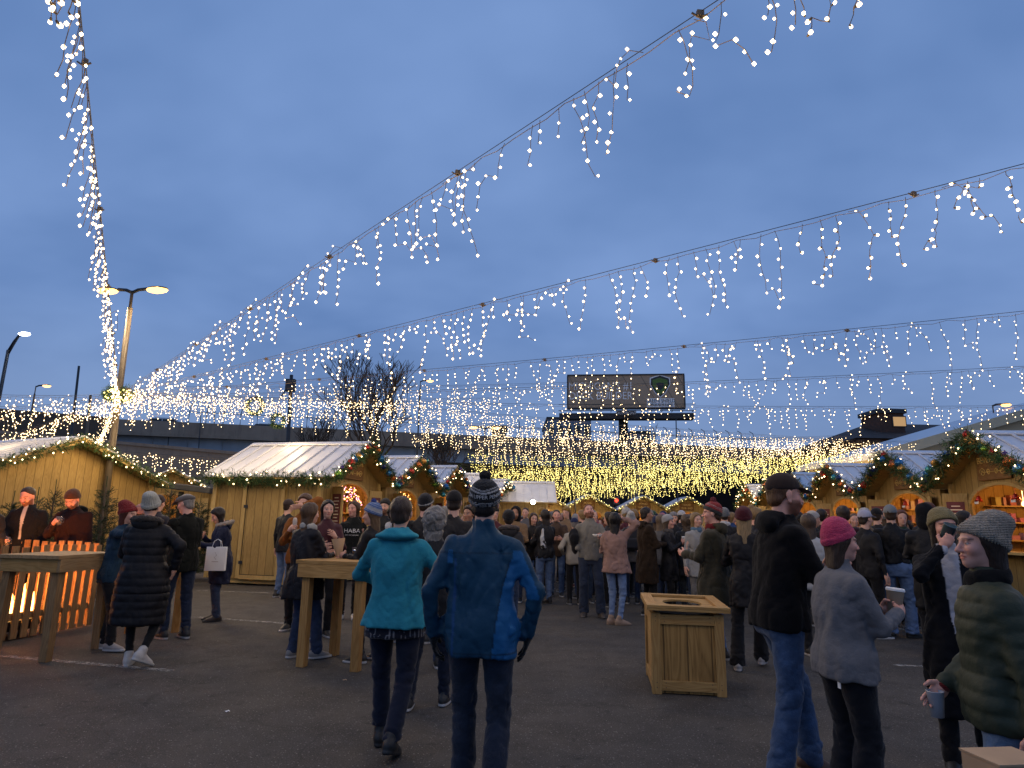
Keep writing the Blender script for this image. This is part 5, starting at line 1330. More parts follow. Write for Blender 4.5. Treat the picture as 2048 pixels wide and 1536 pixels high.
# ------------------------------------------------------------------ tables, bin, fire pit
def standing_table(label, c, rz, w=.72, H=1.07, top=TAB_X, leg=TAB_Z, l=.72, splay=0.0):
    root = thing('standing_table', label, 'table', c, rz, 'wooden standing tables')
    m = MB()
    for k in range(5): m.box((0, -w / 2 + (k + .5) * w / 5, H - .019), (l + .06, w / 5 - .004, .038))
    m.build('tabletop', top, root, bevel=.003)
    for sx, sy, L_, ax in ((0, 1, l, 'x'), (0, -1, l, 'x'), (1, 0, w - .08, 'y'), (-1, 0, w - .08, 'y')):
        m = MB(); m.box((sx * (l / 2 - .02), sy * (w / 2 - .02), H - .038 - .07), (L_, .038, .135) if ax == 'x' else (.038, L_, .135)); m.build('apron', top if ax == 'x' else TAB_Y_, root, bevel=.003)
    for sx in (-1, 1):
        for sy in (-1, 1):
            m = MB(); a_ = Vector((sx * (l / 2 - .085), sy * (w / 2 - .085), H - .04)); b2 = a_ + Vector((sx * splay, sy * splay, -(H - .04)))
            hs = .044; m.add([(q.x + dx * hs, q.y + dy * hs, q.z) for q in (a_, b2) for dx, dy in ((-1, -1), (1, -1), (1, 1), (-1, 1))], [(3, 2, 1, 0), (4, 5, 6, 7), (0, 4, 7, 3), (1, 2, 6, 5), (0, 1, 5, 4), (3, 7, 6, 2)][0:0] + [(0, 1, 2, 3), (7, 6, 5, 4), (0, 4, 5, 1), (1, 5, 6, 2), (2, 6, 7, 3), (3, 7, 4, 0)])
            m.build('leg', leg, root, bevel=.004)
    return root
TAB_Y_ = m_wood('table apron wood', 'y', (.50, .29, .10), (.33, .175, .05))
# middle table: near left leg foot at (600,1335), near right leg foot (712,1345)
q1, q2 = ptz(600, 1333, 0), ptz(713, 1343, 0); dd = (q2 - q1); rz = math.atan2(dd.y, dd.x); mid = (q1 + q2) / 2; c = mid + Vector((-math.sin(rz), math.cos(rz), 0)) * .32
standing_table('pale wooden standing table in the middle with plastic cups on it', (c.x, c.y, 0), rz, w=.80, l=(dd.length + .14), splay=.0); T1 = c; T1r = rz
q1, q2, q3 = ptz(8, 1318, 0), ptz(103, 1328, 0), ptz(203, 1302, 0)
c = (q1 + q3) / 2 + Vector((-.12, .05, 0)); dd = q3 - q2; rz2 = math.atan2(dd.y, dd.x)
print('table', q1, q2, q3, (q2 - q1).length, (q3 - q2).length)
standing_table('weathered wooden standing table at the left in front of the fire pit', (c.x, c.y, 0), rz2, w=.74, l=.86, top=WG_X, leg=WG_Z, splay=.02)
c = gnd(318, 9.0, 1180); standing_table('wooden standing table mostly hidden behind the flat cap man', (c.x - .15, c.y + .35, 0), .3)
# litter bin enclosure
q0, q1, q2 = ptz(1308, 1386, 0), ptz(1453, 1398, 0), ptz(1292, 1350, 0)
dd = q1 - q0; rz = math.radians(-7.5); W_ = .655; c = (q0 + q1) / 2 + Vector((-math.sin(rz), math.cos(rz), 0)) * .42
print('bin', q0, q1, W_)
root = thing('litter_bin_box', 'square wooden litter bin box with an oval hole in its lid', 'bin', (c.x, c.y, 0), rz); HB = .70; hw = W_ / 2; hd = .42
for (sx, sy) in ((0, -1), (0, 1), (-1, 0), (1, 0)):
    al = sx == 0; L_ = (2 * hw if al else 2 * hd); m = MB()
    if al: m.box((0, sy * (hd - .03), HB / 2), (L_ - .08, .015, HB - .02))
    else: m.box((sx * (hw - .03), 0, HB / 2), (.015, L_ - .08, HB - .02))
    m.build('side_panel', BIN_Z if al else BIN_F, root)
    for z, h_ in ((HB - .055, .085), (.075, .085)):
        m = MB()
        if al: m.box((0, sy * (hd - .014), z), (L_ - .172, .024, h_))
        else: m.box((sx * (hw - .014), 0, z), (.024, L_ - .172, h_))
        m.build('rail', BIN_FX, root, bevel=.003)
for sx in (-1, 1):
    for sy in (-1, 1): m = MB(); m.box((sx * (hw - .043), sy * (hd - .043), HB / 2 + .0), (.086, .086, HB)); m.build('corner_post', BIN_F, root, bevel=.004)
m = MB()
for sx in (-1, 1):
    for z in (HB - .07, HB - .03, .06, .10):
        for dx in (0, .05): m.lathe([(0, .0015), (.004, .0015), (.004, 0)], (sx * (hw - .043 - dx * 1.6), -hd - .0006, z), 8, Matrix.Rotation(math.pi / 2, 3, 'X'))
m.build('screws', M_DARK, root)
lid = MB(); hx, hy = hw + .045, hd + .04; N = 40; z0, z1 = HB + .035, HB + .055; out_ = []; inn = []
for k in range(N):
    a = 2 * math.pi * k / N; ca, sa = math.cos(a), math.sin(a); sq = 1 / max(abs(ca), abs(sa)); out_.append((hx * ca * sq, hy * sa * sq)); inn.append((hx * .50 * ca, hy * .52 * sa))
vs = [(x, y, z1) for x, y in out_] + [(x, y, z1) for x, y in inn] + [(x, y, z0) for x, y in inn] + [(x, y, z0) for x, y in out_]
fs = []
for k in range(N):
    j = (k + 1) % N; fs += [(k, j, N + j, N + k), (N + k, N + j, 2 * N + j, 2 * N + k), (2 * N + k, 2 * N + j, 3 * N + j, 3 * N + k), (3 * N + k, 3 * N + j, j, k)]
lid.add(vs, fs); ld = lid.build('lid', BIN_FX, root); ld.rotation_euler = (.02, .012, 0)
for sx, sy in ((0, 1), (0, -1), (1, 0), (-1, 0)):
    m = MB()
    if sx == 0: m.box((0, sy * (hy - .05), z1 + .014), (2 * hx, .10, .025))
    else: m.box((sx * (hx - .05), 0, z1 + .0135), (.10, 2 * hy - .202, .025))
    m.build('lid_frame', BIN_FX if sx == 0 else TAB_Y_, ld, bevel=.003)
m = MB(); m.lathe([(.0, .05), (.24, .05), (.27, HB - .02), (.262, HB - .02), (.235, .07), (0, .07)], n=28); m.build('inner_bin', M_BLACK, root)
# picket fence round the fire
def picket_fence(label, a, b, n, H=1.05, mat=WG_Z, pw=.09, group='picket fences round the fire'):
    a, b = Vector(a), Vector(b); d = b - a; L_ = d.length; rz = math.atan2(d.y, d.x); root = thing('picket_fence', label, 'fence', a, rz, group)
    for z in (.28, H - .27): m = MB(); m.box((L_ / 2, .03, z), (L_, .035, .075)); m.build('rail', WG_X, root)
    for k in range(n): m = MB(); h_ = H + random.uniform(-.015, .015); m.box(((k + .5) * L_ / n, 0, h_ / 2 + .02), (pw, .022, h_), Matrix.Rotation(random.uniform(-.012, .012), 3, 'Y')); m.build('picket', mat, root, bevel=.003)
    return root
a1, a2 = ptz(28, 1281, 0), ptz(172, 1254, 0); u = (a2 - a1).normalized(); nrm2 = Vector((-u.y, u.x, 0)); c1 = a2 + u * .1; c0 = c1 - u * 2.0; Wd = 1.9
picket_fence('right side picket fence of the fire pit, its outside dark against the flames', c0, c1, 14, H=1.08)
picket_fence('far picket fence of the fire pit, its boards lit orange', c1 + nrm2 * .03, c1 + nrm2 * Wd, 13, H=1.10)
picket_fence('near picket fence of the fire pit behind the weathered table', c0 + nrm2 * .03, c0 + nrm2 * Wd, 13)
picket_fence('left side picket fence of the fire pit beyond the photo edge', c0 + nrm2 * (Wd + .03), c1 + nrm2 * (Wd + .03), 14)
fc = Vector((-6.45, 8.15, 0))
root = thing('fire_pit', 'low black iron fire pit burning with open flames behind the picket fence', 'fire pit', (fc.x, fc.y, 0), math.atan2(u.y, u.x))
m = MB(); m.box((0, 0, .12), (1.35, .80, .04)); m.box((0, -.40, .18), (1.35, .03, .08)); m.box((0, .40, .18), (1.35, .03, .08)); m.box((-.67, 0, .18), (.03, .77, .08)); m.box((.67, 0, .18), (.03, .77, .08)); m.build('tray', M_IRON, root)
for sx in (-.6, .6):
    for sy in (-.25, .25): m = MB(); m.box((sx, sy, .05), (.05, .05, .10)); m.build('leg', M_IRON, root)
m = MB()
for k in range(9): m.tube([(random.uniform(-.6, .0), random.uniform(-.2, .2), .20), (random.uniform(.0, .6), random.uniform(-.2, .2), .26)], .045, 7)
tag(m.build('burning_logs', M_IRON, root), kind='stuff')
def m_flame():
    t = NT('flame'); o = t.obj(); sep = t.n('ShaderNodeSeparateXYZ'); t.l(o, sep.inputs[0]); c = t.ramp(t.mapr(sep.outputs[2], .20, .80, 0, 1), (0, (1, .55, .16)), (.45, (1, .42, .09)), (1, (1, .20, .03)))
    e = t.n('ShaderNodeEmission'); t.l(c, e.inputs[0]); e.inputs[1].default_value = 12; t.l(e.outputs[0], t.out.inputs[0]); return t.m
M_FLAME = m_flame()
for k, (x, y, h) in enumerate(((.42, .22, .34), (.46, .0, .55), (.55, -.25, .40), (.56, -.36, .30), (.20, .16, .46), (.10, -.10, .50), (-.25, .05, .44), (-.02, .2, .4), (.30, -.30, .36), (-.10, -.30, .34))):
    m = MB(); rr = random.Random(k); N = 12; prof = []
    vs = []; fs = []
    for i in range(N):
        f_ = i / (N - 1); r_ = .105 * math.sin(math.pi * min(1, f_ * .9 + .12)) ** .8 * (1 - f_) ** .35 * (h / .4) ** .5; ox = .05 * math.sin(f_ * 5 + k) * f_; oy = .03 * math.cos(f_ * 4 + k) * f_
        for j in range(10): a = 2 * math.pi * j / 10; rj = r_ * (1 + .25 * math.sin(3 * a + k + f_ * 6)); vs.append((x + ox + math.cos(a) * rj, y + oy + math.sin(a) * rj, .24 + f_ * h))
    for i in range(N - 1):
        for j in range(10): fs.append((i * 10 + j, i * 10 + (j + 1) % 10, (i + 1) * 10 + (j + 1) % 10, (i + 1) * 10 + j))
    m.add(vs, fs, (1, 1, 1), True); m.build('flame', M_FLAME, root)
L = bpy.data.lights.new('fire light', 'POINT'); L.energy = 300; L.color = (1, .30, .07); L.shadow_soft_size = .22; lo_ = link(bpy.data.objects.new('fire_light', L), root); lo_.location = (.30, .0, .60)

for i, (px, py, r_) in enumerate(((88, 1112 + 180, .2), (455, 1425, 1.0), (905, 1203, .5), (1330, 1300, 2.0), (1262, 1120, 1.2), (690, 1362, .7))):
    q = ptz(px, py, 0); root = thing('paper_scrap', ['paper scrap by the weathered table', 'small crumpled scrap on the dark asphalt at lower left', 'paper scrap between the walkers and the crowd', 'scrap beside the bin', 'scrap near the feet of the crowd', 'dry leaf cluster under the middle table'][i], 'litter', (q.x, q.y, .004), r_)
    m = MB(); n = 7; vs = [(math.cos(k * .9) * .022 * (1 + .4 * math.sin(k * 3)), math.sin(k * .9) * .016, .003 + .008 * (k % 2)) for k in range(n)]; m.add(vs + [(0, 0, .012)], [(k, (k + 1) % n, n) for k in range(n)]); m.build('scrap', M_WHITE if i != 5 else M_KRAFT, root)
# ------------------------------------------------------------------ people
def P(label, x, d, rz, group=None, y=1120, **kw):
    return person(label, gnd(x, d, y), rz, group, **kw)
BLACK = (.012, .012, .014); NAVY = (.012, .018, .045); JEAN = (.045, .075, .15); LJEAN = (.12, .19, .34); DJEAN = (.020, .030, .060)
BROWNH = (.055, .030, .016); DARKH = (.018, .011, .008); BLOND = (.30, .19, .08); REDH = (.16, .055, .02); GREYH = (.26, .24, .22)

# --- the man in the blue jacket
def blue_cf(arms, sp):
    Sr, Er, Wr = [np.array(q, f32) for q in arms[1]]; Sl, El, Wl = [np.array(q, f32) for q in arms[0]]
    def f(P):
        n = len(P); C = np.tile(np.array((.008, .048, .092)), (n, 1)); br = (.010, .10, .25)
        x, y, z = P[:, 0], P[:, 1], P[:, 2]
        dR = rcone(P, Sr, Er, .07, .07); dR2 = rcone(P, Er, Wr, .06, .05); onarm = (np.minimum(dR, dR2) < .012) & (x > .175)
        w = np.interp(z, [.78, .98, 1.16, 1.32], [.10, .075, .045, .0]); xr = .165
        C = mixc(C, br, ((x > xr - w) & (x < .26) & (z < 1.32) & ~onarm & (y < .06)) * 1.)
        ax = Sr[0] + (Er[0] - Sr[0]) * np.clip((Sr[2] - z) / (Sr[2] - Er[2]), 0, 1.1)
        C = mixc(C, br, (onarm & (x < ax + .030 - .13 * (1.30 - z)) & (z < 1.36) & (z > 1.10)) * 1.)
        C = mixc(C, br, ((x < -.165) & (x > -.195) & (z < 1.36) & (z > 1.29) & (y < .05)) * 1.)
        C = mixc(C, (.004, .022, .045), (((np.abs(z - 1.345) < .004) | (np.abs(z - .815) < .003) | ((np.abs(x - (xr - w) + .003) < .004) & (z < 1.32) & (x > 0))) & ~onarm & (y < .06)) * .8)
        C = mixc(C, (.012, .06, .18), ((np.abs(x + .150) < .006) & (z < 1.32) & (y < 0)) * .8)
        return C
    return f
def hb_(P): return P[:, 2] - .018 - .465 * P[:, 1]
def up_cf(P):
    h = hb_(P); C = np.tile(np.array((.010, .010, .011)), (len(P), 1)); wh = (.50, .50, .50)
    C = mixc(C, wh, ((np.mod(h + .002, .0105) < .0042) & (h > -.002) & (h < .036)) * 1.)
    zg = .006 * np.abs(np.sin(np.arctan2(P[:, 0], -P[:, 1]) * 3.2))
    C = mixc(C, wh, ((h > .084 + zg) & (h < .094 + zg)) * 1.); C = mixc(C, wh, ((h > .101 + zg) & (h < .106 + zg)) * 1.)
    return C
p1 = P('man in a blue jacket and striped pom hat walking away, back to us', 966, 3.85, -2, H=1.725, lod=0, wd=1.03, top='jacket', tm='NYLON', tcf=blue_cf, fit=1.04, sleeve=.90, hem=.785, flare=1.0, collar=.025,
       hands=((-.275, .03, .89), (.265, .05, .90)), elb=((-.8, -.7, -.1), (.9, -.6, -.1)), hk=('relax', 'spread'), glove=(.008, .008, .009), hat='bobble', hatc=BLACK, hatcf=up_cf, pomc=(.012, .012, .012),
       hair='short', hcol=DARKH, lc=(.020, .028, .048), feet=((-.09, .16, 2, 0), (.09, -.12, -4, .03)), lean=(.02, .0), fold=.014, legs=1.05, lowleg=.066)
def hat_text(root, body, size, hgt, span, mat, facing=-1, yawoff=0):
    """lettering knitted on a hat: thrown on to its surface"""
    be = [c for c in root.children if c.name.startswith('beanie')][0]; i = info[root.name]; HR, hc = i['HR'], np.array(i['hc'])
    me = be.data; co = np.empty(len(me.vertices) * 3, f32); me.vertices.foreach_get('co', co); co = (co.reshape(-1, 3) - hc) @ HR
    bv = BVHTree.FromPolygons([Vector(map(float, c)) for c in co], [tuple(p.vertices) for p in me.polygons])
    def wrap(c):
        out = np.zeros_like(c); w = c[:, 0].max() - c[:, 0].min(); s = span / w
        for k, (x, y, z) in enumerate(c):
            a = x * s + yawoff; dr = Vector((math.sin(a), facing * math.cos(a), 0))
            if facing > 0: dr.x = -dr.x
            zz = hgt + y + .465 * (facing * .11 * math.cos(a)) + .018
            hit = bv.ray_cast(Vector((0, -.012, zz)) + dr * .3, -dr, .3); q = hit[0] + hit[1] * (.0016 + z) if hit[0] is not None else Vector((0, -.012, zz)) + dr * .1
            out[k] = q
        return out @ HR.T + hc
    o = text_obj('hat_lettering', body, mat, size, be, (0, 0, 0), np.eye(3), .0008, wrap=wrap); return o
M_KW = m_plain('white knit lettering', (.50, .50, .50), .9)
hat_text(p1, 'DA UPPER PENINSULA', .030, .060, 2.75, M_KW, -1, .35)

# --- the woman in teal and the one beside her
def plaid(P):
    C = np.tile(np.array((.012, .014, .025)), (len(P), 1)); a = np.arctan2(P[:, 0], -P[:, 1]) * .17
    C = mixc(C, (.26, .26, .28), (np.mod(a, .028) < .004) * .8); C = mixc(C, (.26, .26, .28), (np.mod(P[:, 2], .026) < .004) * .8); return C
P('woman in a bright teal jacket walking away beside the blue jacket man', 797, 4.78, -4, H=1.665, male=False, wd=1.14, lod=0, tm='FLEECE', tc=(.028, .24, .32), hem=.825, flare=1.20, fit=1.04, hood='cowl', hoodc=(.030, .26, .34), collar=.01,
  hands=((-.13, .26, 1.10), (.20, .22, 1.0)), elb=((-1, -.3, -.2), (1, -.3, -.2)), hair='short', hcol=(.050, .030, .020), lc=(.010, .014, .030), lm='COTTON', legs=1.0, lowleg=.062, pcut=.13, sock=(.5, .5, .5),
  feet=((-.09, .10, 6, .0), (.07, -.22, -6, .05)), sole=(.02, .02, .02), sc=(.012, .012, .012), shirt=(.755, .90, plaid), fold=.010)
P('grey haired woman in black between the teal jacket and blue jacket walkers', 866, 5.8, -6, H=1.60, male=False, lod=0, hair='curly', hcol=GREYH, tc=BLACK, hem=.78, lc=(.014, .020, .040), sc=(.03, .03, .03), sole=(.55, .55, .55),
  feet=((-.15, -.12, 5, 0), (.13, .10, -5, 0)), hands=('down', 'down'))
# --- round the middle table
p4 = P('long haired woman in a black parka standing at the left of the middle table', 612, 7.62, -38, H=1.67, male=False, lod=0, wd=1.06, hair='long', hcol=(.10, .055, .028), tc=(.010, .010, .013), hem=.66, fit=1.16, flare=1.08, hands=('hold', 'hold'), lc=(.030, .050, .105), sc=(.20, .20, .20), sole=(.5, .5, .5),
       scarf=(.40, .39, .36), feet=((-.12, .0, 5, .0), (.16, .12, -12, .0)), lowleg=.066)
p5 = P('man in an orange brown jacket covering his face with one hand', 602, 9.5, 176, H=1.84, lod=0, hair='thick', hcol=(.085, .040, .018), tm='WOOL', tc=(.23, .085, .022), hem=.84, hands=('face', 'chest'), hk=('flat', 'grip'), lc=BLACK, beard=.8, hd=(0, -8, 0), collar=.02)
P('person in black with light jeans behind the orange brown jacket man', 567, 13.2, -30, H=1.86, tc=BLACK, lc=LJEAN, hat='cap', hatc=(.04, .03, .03), sole=(.4, .4, .4))
P('dark haired woman in a maroon top behind the long haired parka woman', 648, 9.0, 205, H=1.74, male=False, hair='long', hcol=DARKH, tc=(.055, .012, .018), hands=('chest', 'hold'), lc=BLACK)
p8 = P('woman in a black lettered hoodie facing us, long brown hair', 702, 10.6, 186, H=1.78, male=False, lod=0, hair='long', hcol=(.085, .045, .022), tm='FLEECE', tc=(.012, .014, .014), hands=('pocket', 'pocket'), lc=BLACK, lm='COTTON', sc=(.5, .5, .5), sole=(.6, .6, .6), hd=(-25, 0, 0), hood='h', skin='pink')
p9 = P('woman in a blue and white pom hat holding a paper cone at the middle table', 742, 7.55, 76, H=1.67, male=False, lod=0, hair='long', hcol=(.13, .075, .035), hat='pombeanie', pomc=(.02, .06, .32), tc=(.010, .010, .012), hem=.62, hands=((-.06, .32, 1.15), (.06, .36, 1.12)), hk=('grip', 'grip'), lc=BLACK, sc=(.02, .02, .02), sole=(.55, .55, .55), feet=((-.10, .02, 4, 0), (.10, -.14, -4, 0)), hatc=(1, 1, 1),
       hatcf=lambda P: mixc(mixc(np.tile(np.array((.05, .13, .38)), (len(P), 1)), (.42, .45, .50), ((hb_(P) > .040) & (hb_(P) < .085)) * 1.), (.34, .40, .50), (np.mod(hb_(P), .022) < .007) * .8), hd=(10, -4, 0))
hat_text(p9, 'DETROIT', .032, .062, 1.6, m_plain('navy knit lettering', (.03, .05, .12), .9), 1, -.9)
P('bearded man in a black beanie behind the blue and white pom hat', 764, 12.0, 172, H=1.86, hat='beanie', hatc=BLACK, beard=.8, tc=BLACK)
P('woman with big dark hair and a white hood beside the teal jacket', 790, 8.8, -82, H=1.69, male=False, lod=1, hair='big', hcol=DARKH, hood='h', hoodc=(.42, .42, .43), tc=BLACK, hands=('hold', 'hold'))
P('person in a black beanie with one white stripe behind the teal jacket', 846, 8.7, -15, H=1.83, hat='beanie', hatc=BLACK, hatcf=lambda P: mixc(np.tile(np.array((.012, .013, .018)), (len(P), 1)), (.5, .5, .5), ((hb_(P) > .016) & (hb_(P) < .034)) * 1.), tc=BLACK)
P('tall man in black and a black cap, back to us, before the yellow window', 904, 7.3, 2, H=1.82, wd=1.1, lod=0, hat='cap', hatc=BLACK, tc=(.013, .012, .013), hair='buzz', hem=.78)
P('young man with thick dark hair and a grey hooded jacket', 936, 9.7, 152, H=1.72, hair='thick', hcol=DARKH, skin='tan', tc=(.07, .07, .08), hood='h', hoodc=(.40, .40, .41), hands=('hold', 'down'))
# --- left, by the fire
def shirt_v(base, wh, w0=.045, z0=1.02):
    def mk(arms, sp):
        def f(P):
            C = np.tile(np.array(base, float), (len(P), 1)); x = P[:, 0] - sp(1.2)[0]; return mixc(C, wh, ((np.abs(x) < w0 * (1 + (P[:, 2] - 1.3) * 1.2)) & (P[:, 1] > .02) & (P[:, 2] > z0)) * 1.)
        return f
    return mk
l1 = P('short haired man in a dark coat over a white shirt, looking into the fire', 40, 9.9, 192, H=1.90, lod=0, tm='WOOL', tcf=shirt_v((.010, .012, .016), (.45, .44, .43), .020, 1.05), hem=.62, hair='short', hcol=(.05, .030, .018), beard=.6, hands=('down', 'low'), hk=('relax', 'grip'), hd=(-12, -24, 0), lc=BLACK, skin='pink')
l2 = P('man in a brown beanie and dark maroon coat looking down by the fire', 132, 10.0, 184, H=1.88, lod=0, tm='WOOL', wd=1.12, tc=(.020, .010, .011), hem=.60, hat='beanie', hatc=(.11, .042, .020), beard=.9, hands=('down', 'chest'), hk=('relax', 'grip'), hd=(0, -34, 0), hood='h', hoodc=(.010, .012, .012), skin='pink', lc=BLACK)
P('person in black with a tan fur pom hat at the left edge', -45, 9.4, 20, H=1.80, hat='bobble', hatc=(.03, .03, .03), pomc=(.30, .19, .11), tc=(.010, .010, .012))
P('woman in a dark red beanie leaning on the weathered table', 228, 7.9, -88, H=1.63, male=False, lod=0, hat='slouch', hatc=(.24, .018, .022), hair='bob', hcol=(.10, .03, .02), tm='FLEECE', tc=(.020, .045, .075), hands=('chest', 'mouth'), hd=(0, -10, 0), lc=BLACK, lean=(.06, 0), sc=(.30, .28, .27), sole=(.5, .5, .5), feet=((-.1, -.05, 5, 0), (.1, .15, -5, .0)))
P('woman in a long black quilted coat and pale grey bobble beanie, back to us', 291, 7.15, 8, H=1.71, male=False, lod=0, wd=1.10, hat='slouch', hatc=(.56, .57, .52), hair='bun', hcol=DARKH, tm='NYLON', tc=(.008, .008, .010), puff=.010, hem=.42, fit=1.12, flare=1.04, hood='fur', furc=(.10, .085, .075), hands=((-.16, .34, 1.10), (.30, .02, .98)), elb=((-.6, -.3, -.8), (1, -.5, 0)), lc=(.010, .010, .010), lm='COTTON', legs=.85, lowleg=.042, sc=(.50, .47, .43), sole=(.52, .50, .46), feet=((-.05, .02, 10, 0), (.16, -.16, -30, .07)), lean=(.04, -.03))
P('man in a grey flat cap and black jacket, turned toward the fire', 364, 8.7, 52, H=1.79, lod=0, wd=1.04, hat='flatcap', hatc=(.10, .095, .095), hair='short', hcol=GREYH, tm='WOOL', tc=(.012, .013, .011), hem=.80, hands=('hold', 'low'), hd=(28, -12, 0), lc=DJEAN, skin='pink', sole=(.45, .45, .45), feet=((-.1, .05, 5, 0), (.1, -.1, -5, 0)))
l7 = P('woman in a long navy coat with cream fur hood, looking down at her hands', 443, 10.2, 118, H=1.66, male=False, lod=0, hair='long', hcol=(.014, .009, .008), tm='NYLON', tc=(.010, .014, .038), hem=.56, fit=1.10, hood='fur', furc=(.50, .42, .34), hands=('hold', 'chest'), hk=('grip', 'grip'), hd=(0, -32, 0), lc=(.045, .065, .12), sc=(.03, .02, .016), sole=(.03, .03, .03), lean=(.05, 0))
P('person in a dark knit hat behind the pale grey bobble beanie', 302, 11.2, -10, H=1.83, hat='beanie', hatc=(.030, .022, .030), tc=(.02, .02, .03))
P('person in a faded pink hat between the red beanie and pale grey beanie', 268, 10.4, 40, H=1.66, male=False, hat='beanie', hatc=(.33, .20, .20), tc=(.05, .05, .06))
# --- middle
GM = None
P('woman in a black beanie with grey fur collar just right of the blue jacket', 1016, 9.6, 6, H=1.66, male=False, hat='beanie', hatc=BLACK, hood='fur', furc=(.16, .13, .12), tc=(.03, .028, .03))
P('bearded man in a tan jacket with black hood up', 1030, 13.2, 170, H=1.79, lod=1, hat='hoodup', hatc=BLACK, skin='tan', beard=.9, tm='WOOL', tc=(.22, .14, .08), hands=('chest', 'hold'))
P('man in a grey jacket under the plain metal roof', 1050, 17.0, 165, H=1.86, tc=(.10, .10, .11), hair='short')
P('brown haired woman with a fringe facing us right of the tan jacket man', 1066, 13.5, 192, H=1.68, male=False, hair='long', hcol=BROWNH, tc=(.016, .014, .014))
m1e = P('woman in black with a white scarf hanging at her back, pale jeans', 1090, 13.0, 30, H=1.74, male=False, lod=0, wd=1.08, hair='long', hcol=DARKH, tc=BLACK, hem=.84, lc=LJEAN, sc=BLACK, sole=(.05, .05, .05), hands=('hold', 'hold'))
P('smiling dark haired man in brown just left of the hooded black coat', 1113, 14.3, 176, H=1.77, hair='short', hcol=DARKH, skin='pink', tc=(.06, .035, .022), lc=LJEAN, hands=('hold', 'hold'))
P('hooded person in a long black coat and red shoes', 1134, 16.3, -25, H=1.74, hat='hoodup', hatc=BLACK, tc=BLACK, hem=.45, lc=BLACK, sc=(.22, .02, .02), sole=(.5, .5, .5))
P('person in a pale grey beanie left of the grey pullover man', 1151, 17.2, 20, H=1.72, hat='beanie', hatc=(.34, .34, .36), tc=(.10, .10, .11))
P('person in a pink pom hat beyond the hooded black coat', 1124, 19.5, -30, H=1.72, hat='pombeanie', hatc=(.42, .24, .22), pomc=(.5, .45, .42), tc=(.05, .04, .04))
m2 = P('bearded red haired man in a grey pullover looking up with open mouth', 1180, 11.35, 177, H=1.82, lod=0, hair='short', hcol=REDH, beard=1.2, mo=True, skin='pink', hd=(6, 24, 4), tm='FLEECE', tc=(.21, .195, .165), hem=.86, collar=.015, hands=('lift', 'jpocket'), hk=('flat', 'relax'), lc=(.028, .040, .072), lowleg=.075, legs=1.08, sc=(.06, .045, .035), sole=(.10, .09, .08), feet=((-.16, .08, 14, 0), (.10, .0, -10, 0)))
m3 = P('woman in a pink fleece coat and light blue jeans, hand at her head', 1231, 10.5, -14, H=1.67, male=False, lod=0, hair='long', hcol=(.010, .008, .008), tm='FLEECE', tc=(.30, .185, .155), hem=.80, fit=1.16, flare=1.12, hands=('chest', 'headside'), elb=(None, (1, -.2, .15)), hk=('relax', 'relax'), lc=(.17, .26, .46), legs=.90, lowleg=.042, sc=(.28, .20, .15), sole=(.25, .18, .13), feet=((-.08, .0, -50, 0), (.06, -.05, -62, 0)), hd=(0, 10, 0))
P('person in a white ribbed beanie wearing a black backpack', 1263, 13.2, -6, H=1.71, male=False, lod=1, hat='slouch', hatc=(.52, .52, .52), tc=(.11, .11, .12), lc=(.02, .035, .08), sole=(.55, .55, .55))
m5 = P('dark haired man in a long dark brown coat, profile to the right', 1294, 11.5, -78, H=1.79, lod=0, hair='short', hcol=(.02, .012, .010), skin='tan', tm='WOOL', tc=(.034, .022, .014), hem=.52, fit=1.12, flare=1.06, hands=('hold', 'hold'), hk=('grip', 'grip'), lc=BLACK, hood='h')
m6 = P('woman in a white beanie and black coat holding a cup', 1338, 11.6, -118, H=1.66, male=False, lod=0, hat='beanie', hatc=(.48, .46, .44), hair='long', hcol=(.12, .08, .05), tc=(.012, .012, .015), hem=.6, hands=('hold', 'chest'), hk=('grip', 'grip'), skin='pink', lc=BLACK, scarf=(.10, .09, .085))
P('long haired woman in grey just left of the white beanie', 1324, 12.6, -60, H=1.68, male=False, hair='long', hcol=(.16, .11, .07), tc=(.08, .08, .085))
P('smiling person in a light grey beanie behind the white beanie', 1350, 14.4, 176, H=1.76, hat='beanie', hatc=(.26, .25, .25), tc=BLACK)
P('person in a navy cap behind the dark brown coat', 1329, 16.5, 20, H=1.82, hat='cap', hatc=(.02, .03, .10), tc=BLACK)
P('person in a white cap with a black coat', 1366, 15.8, -50, H=1.83, hat='cap', hatc=(.5, .5, .5), tc=BLACK)
P('person with short curly brown hair in a black coat, back to us', 1376, 12.6, -5, H=1.68, hair='curly', hcol=(.10, .065, .04), tc=(.012, .013, .016), hem=.6, lc=(.04, .045, .05))
P('blond woman in a pale coat with a blue striped scarf', 1395, 11.2, 200, H=1.70, male=False, lod=1, hair='long', hcol=BLOND, tm='WOOL', tc=(.33, .32, .30), scarf=(.10, .17, .24), hem=.7, lc=(.2, .19, .18))
m12 = P('man in an olive parka and red striped pom hat behind the bin', 1430, 7.9, 52, H=1.76, lod=0, wd=1.06, hat='bobble', pomc=(.16, .022, .032), hatcf=lambda P: mixc(mixc(np.tile(np.array((.28, .018, .020)), (len(P), 1)), (.05, .05, .05), (hb_(P) < .045) * 1.), (.42, .36, .36), ((np.abs(hb_(P) - .085) < .003) | (np.abs(hb_(P) - .068) < .002)) * 1.), hair='short', hcol=BROWNH, tm='COTTON', tc=(.040, .036, .022), hem=.62, fit=1.14, flare=1.06, scarf=(.14, .016, .020), hood='h', hoodc=(.042, .038, .024), hands=('hold', 'pocket'), hd=(25, 0, 0), lc=LJEAN, skin='pink')
P('man in a light grey beanie with a white collar', 1453, 12.2, -20, H=1.81, hat='beanie', hatc=(.20, .21, .22), scarf=(.5, .5, .52), tc=BLACK)
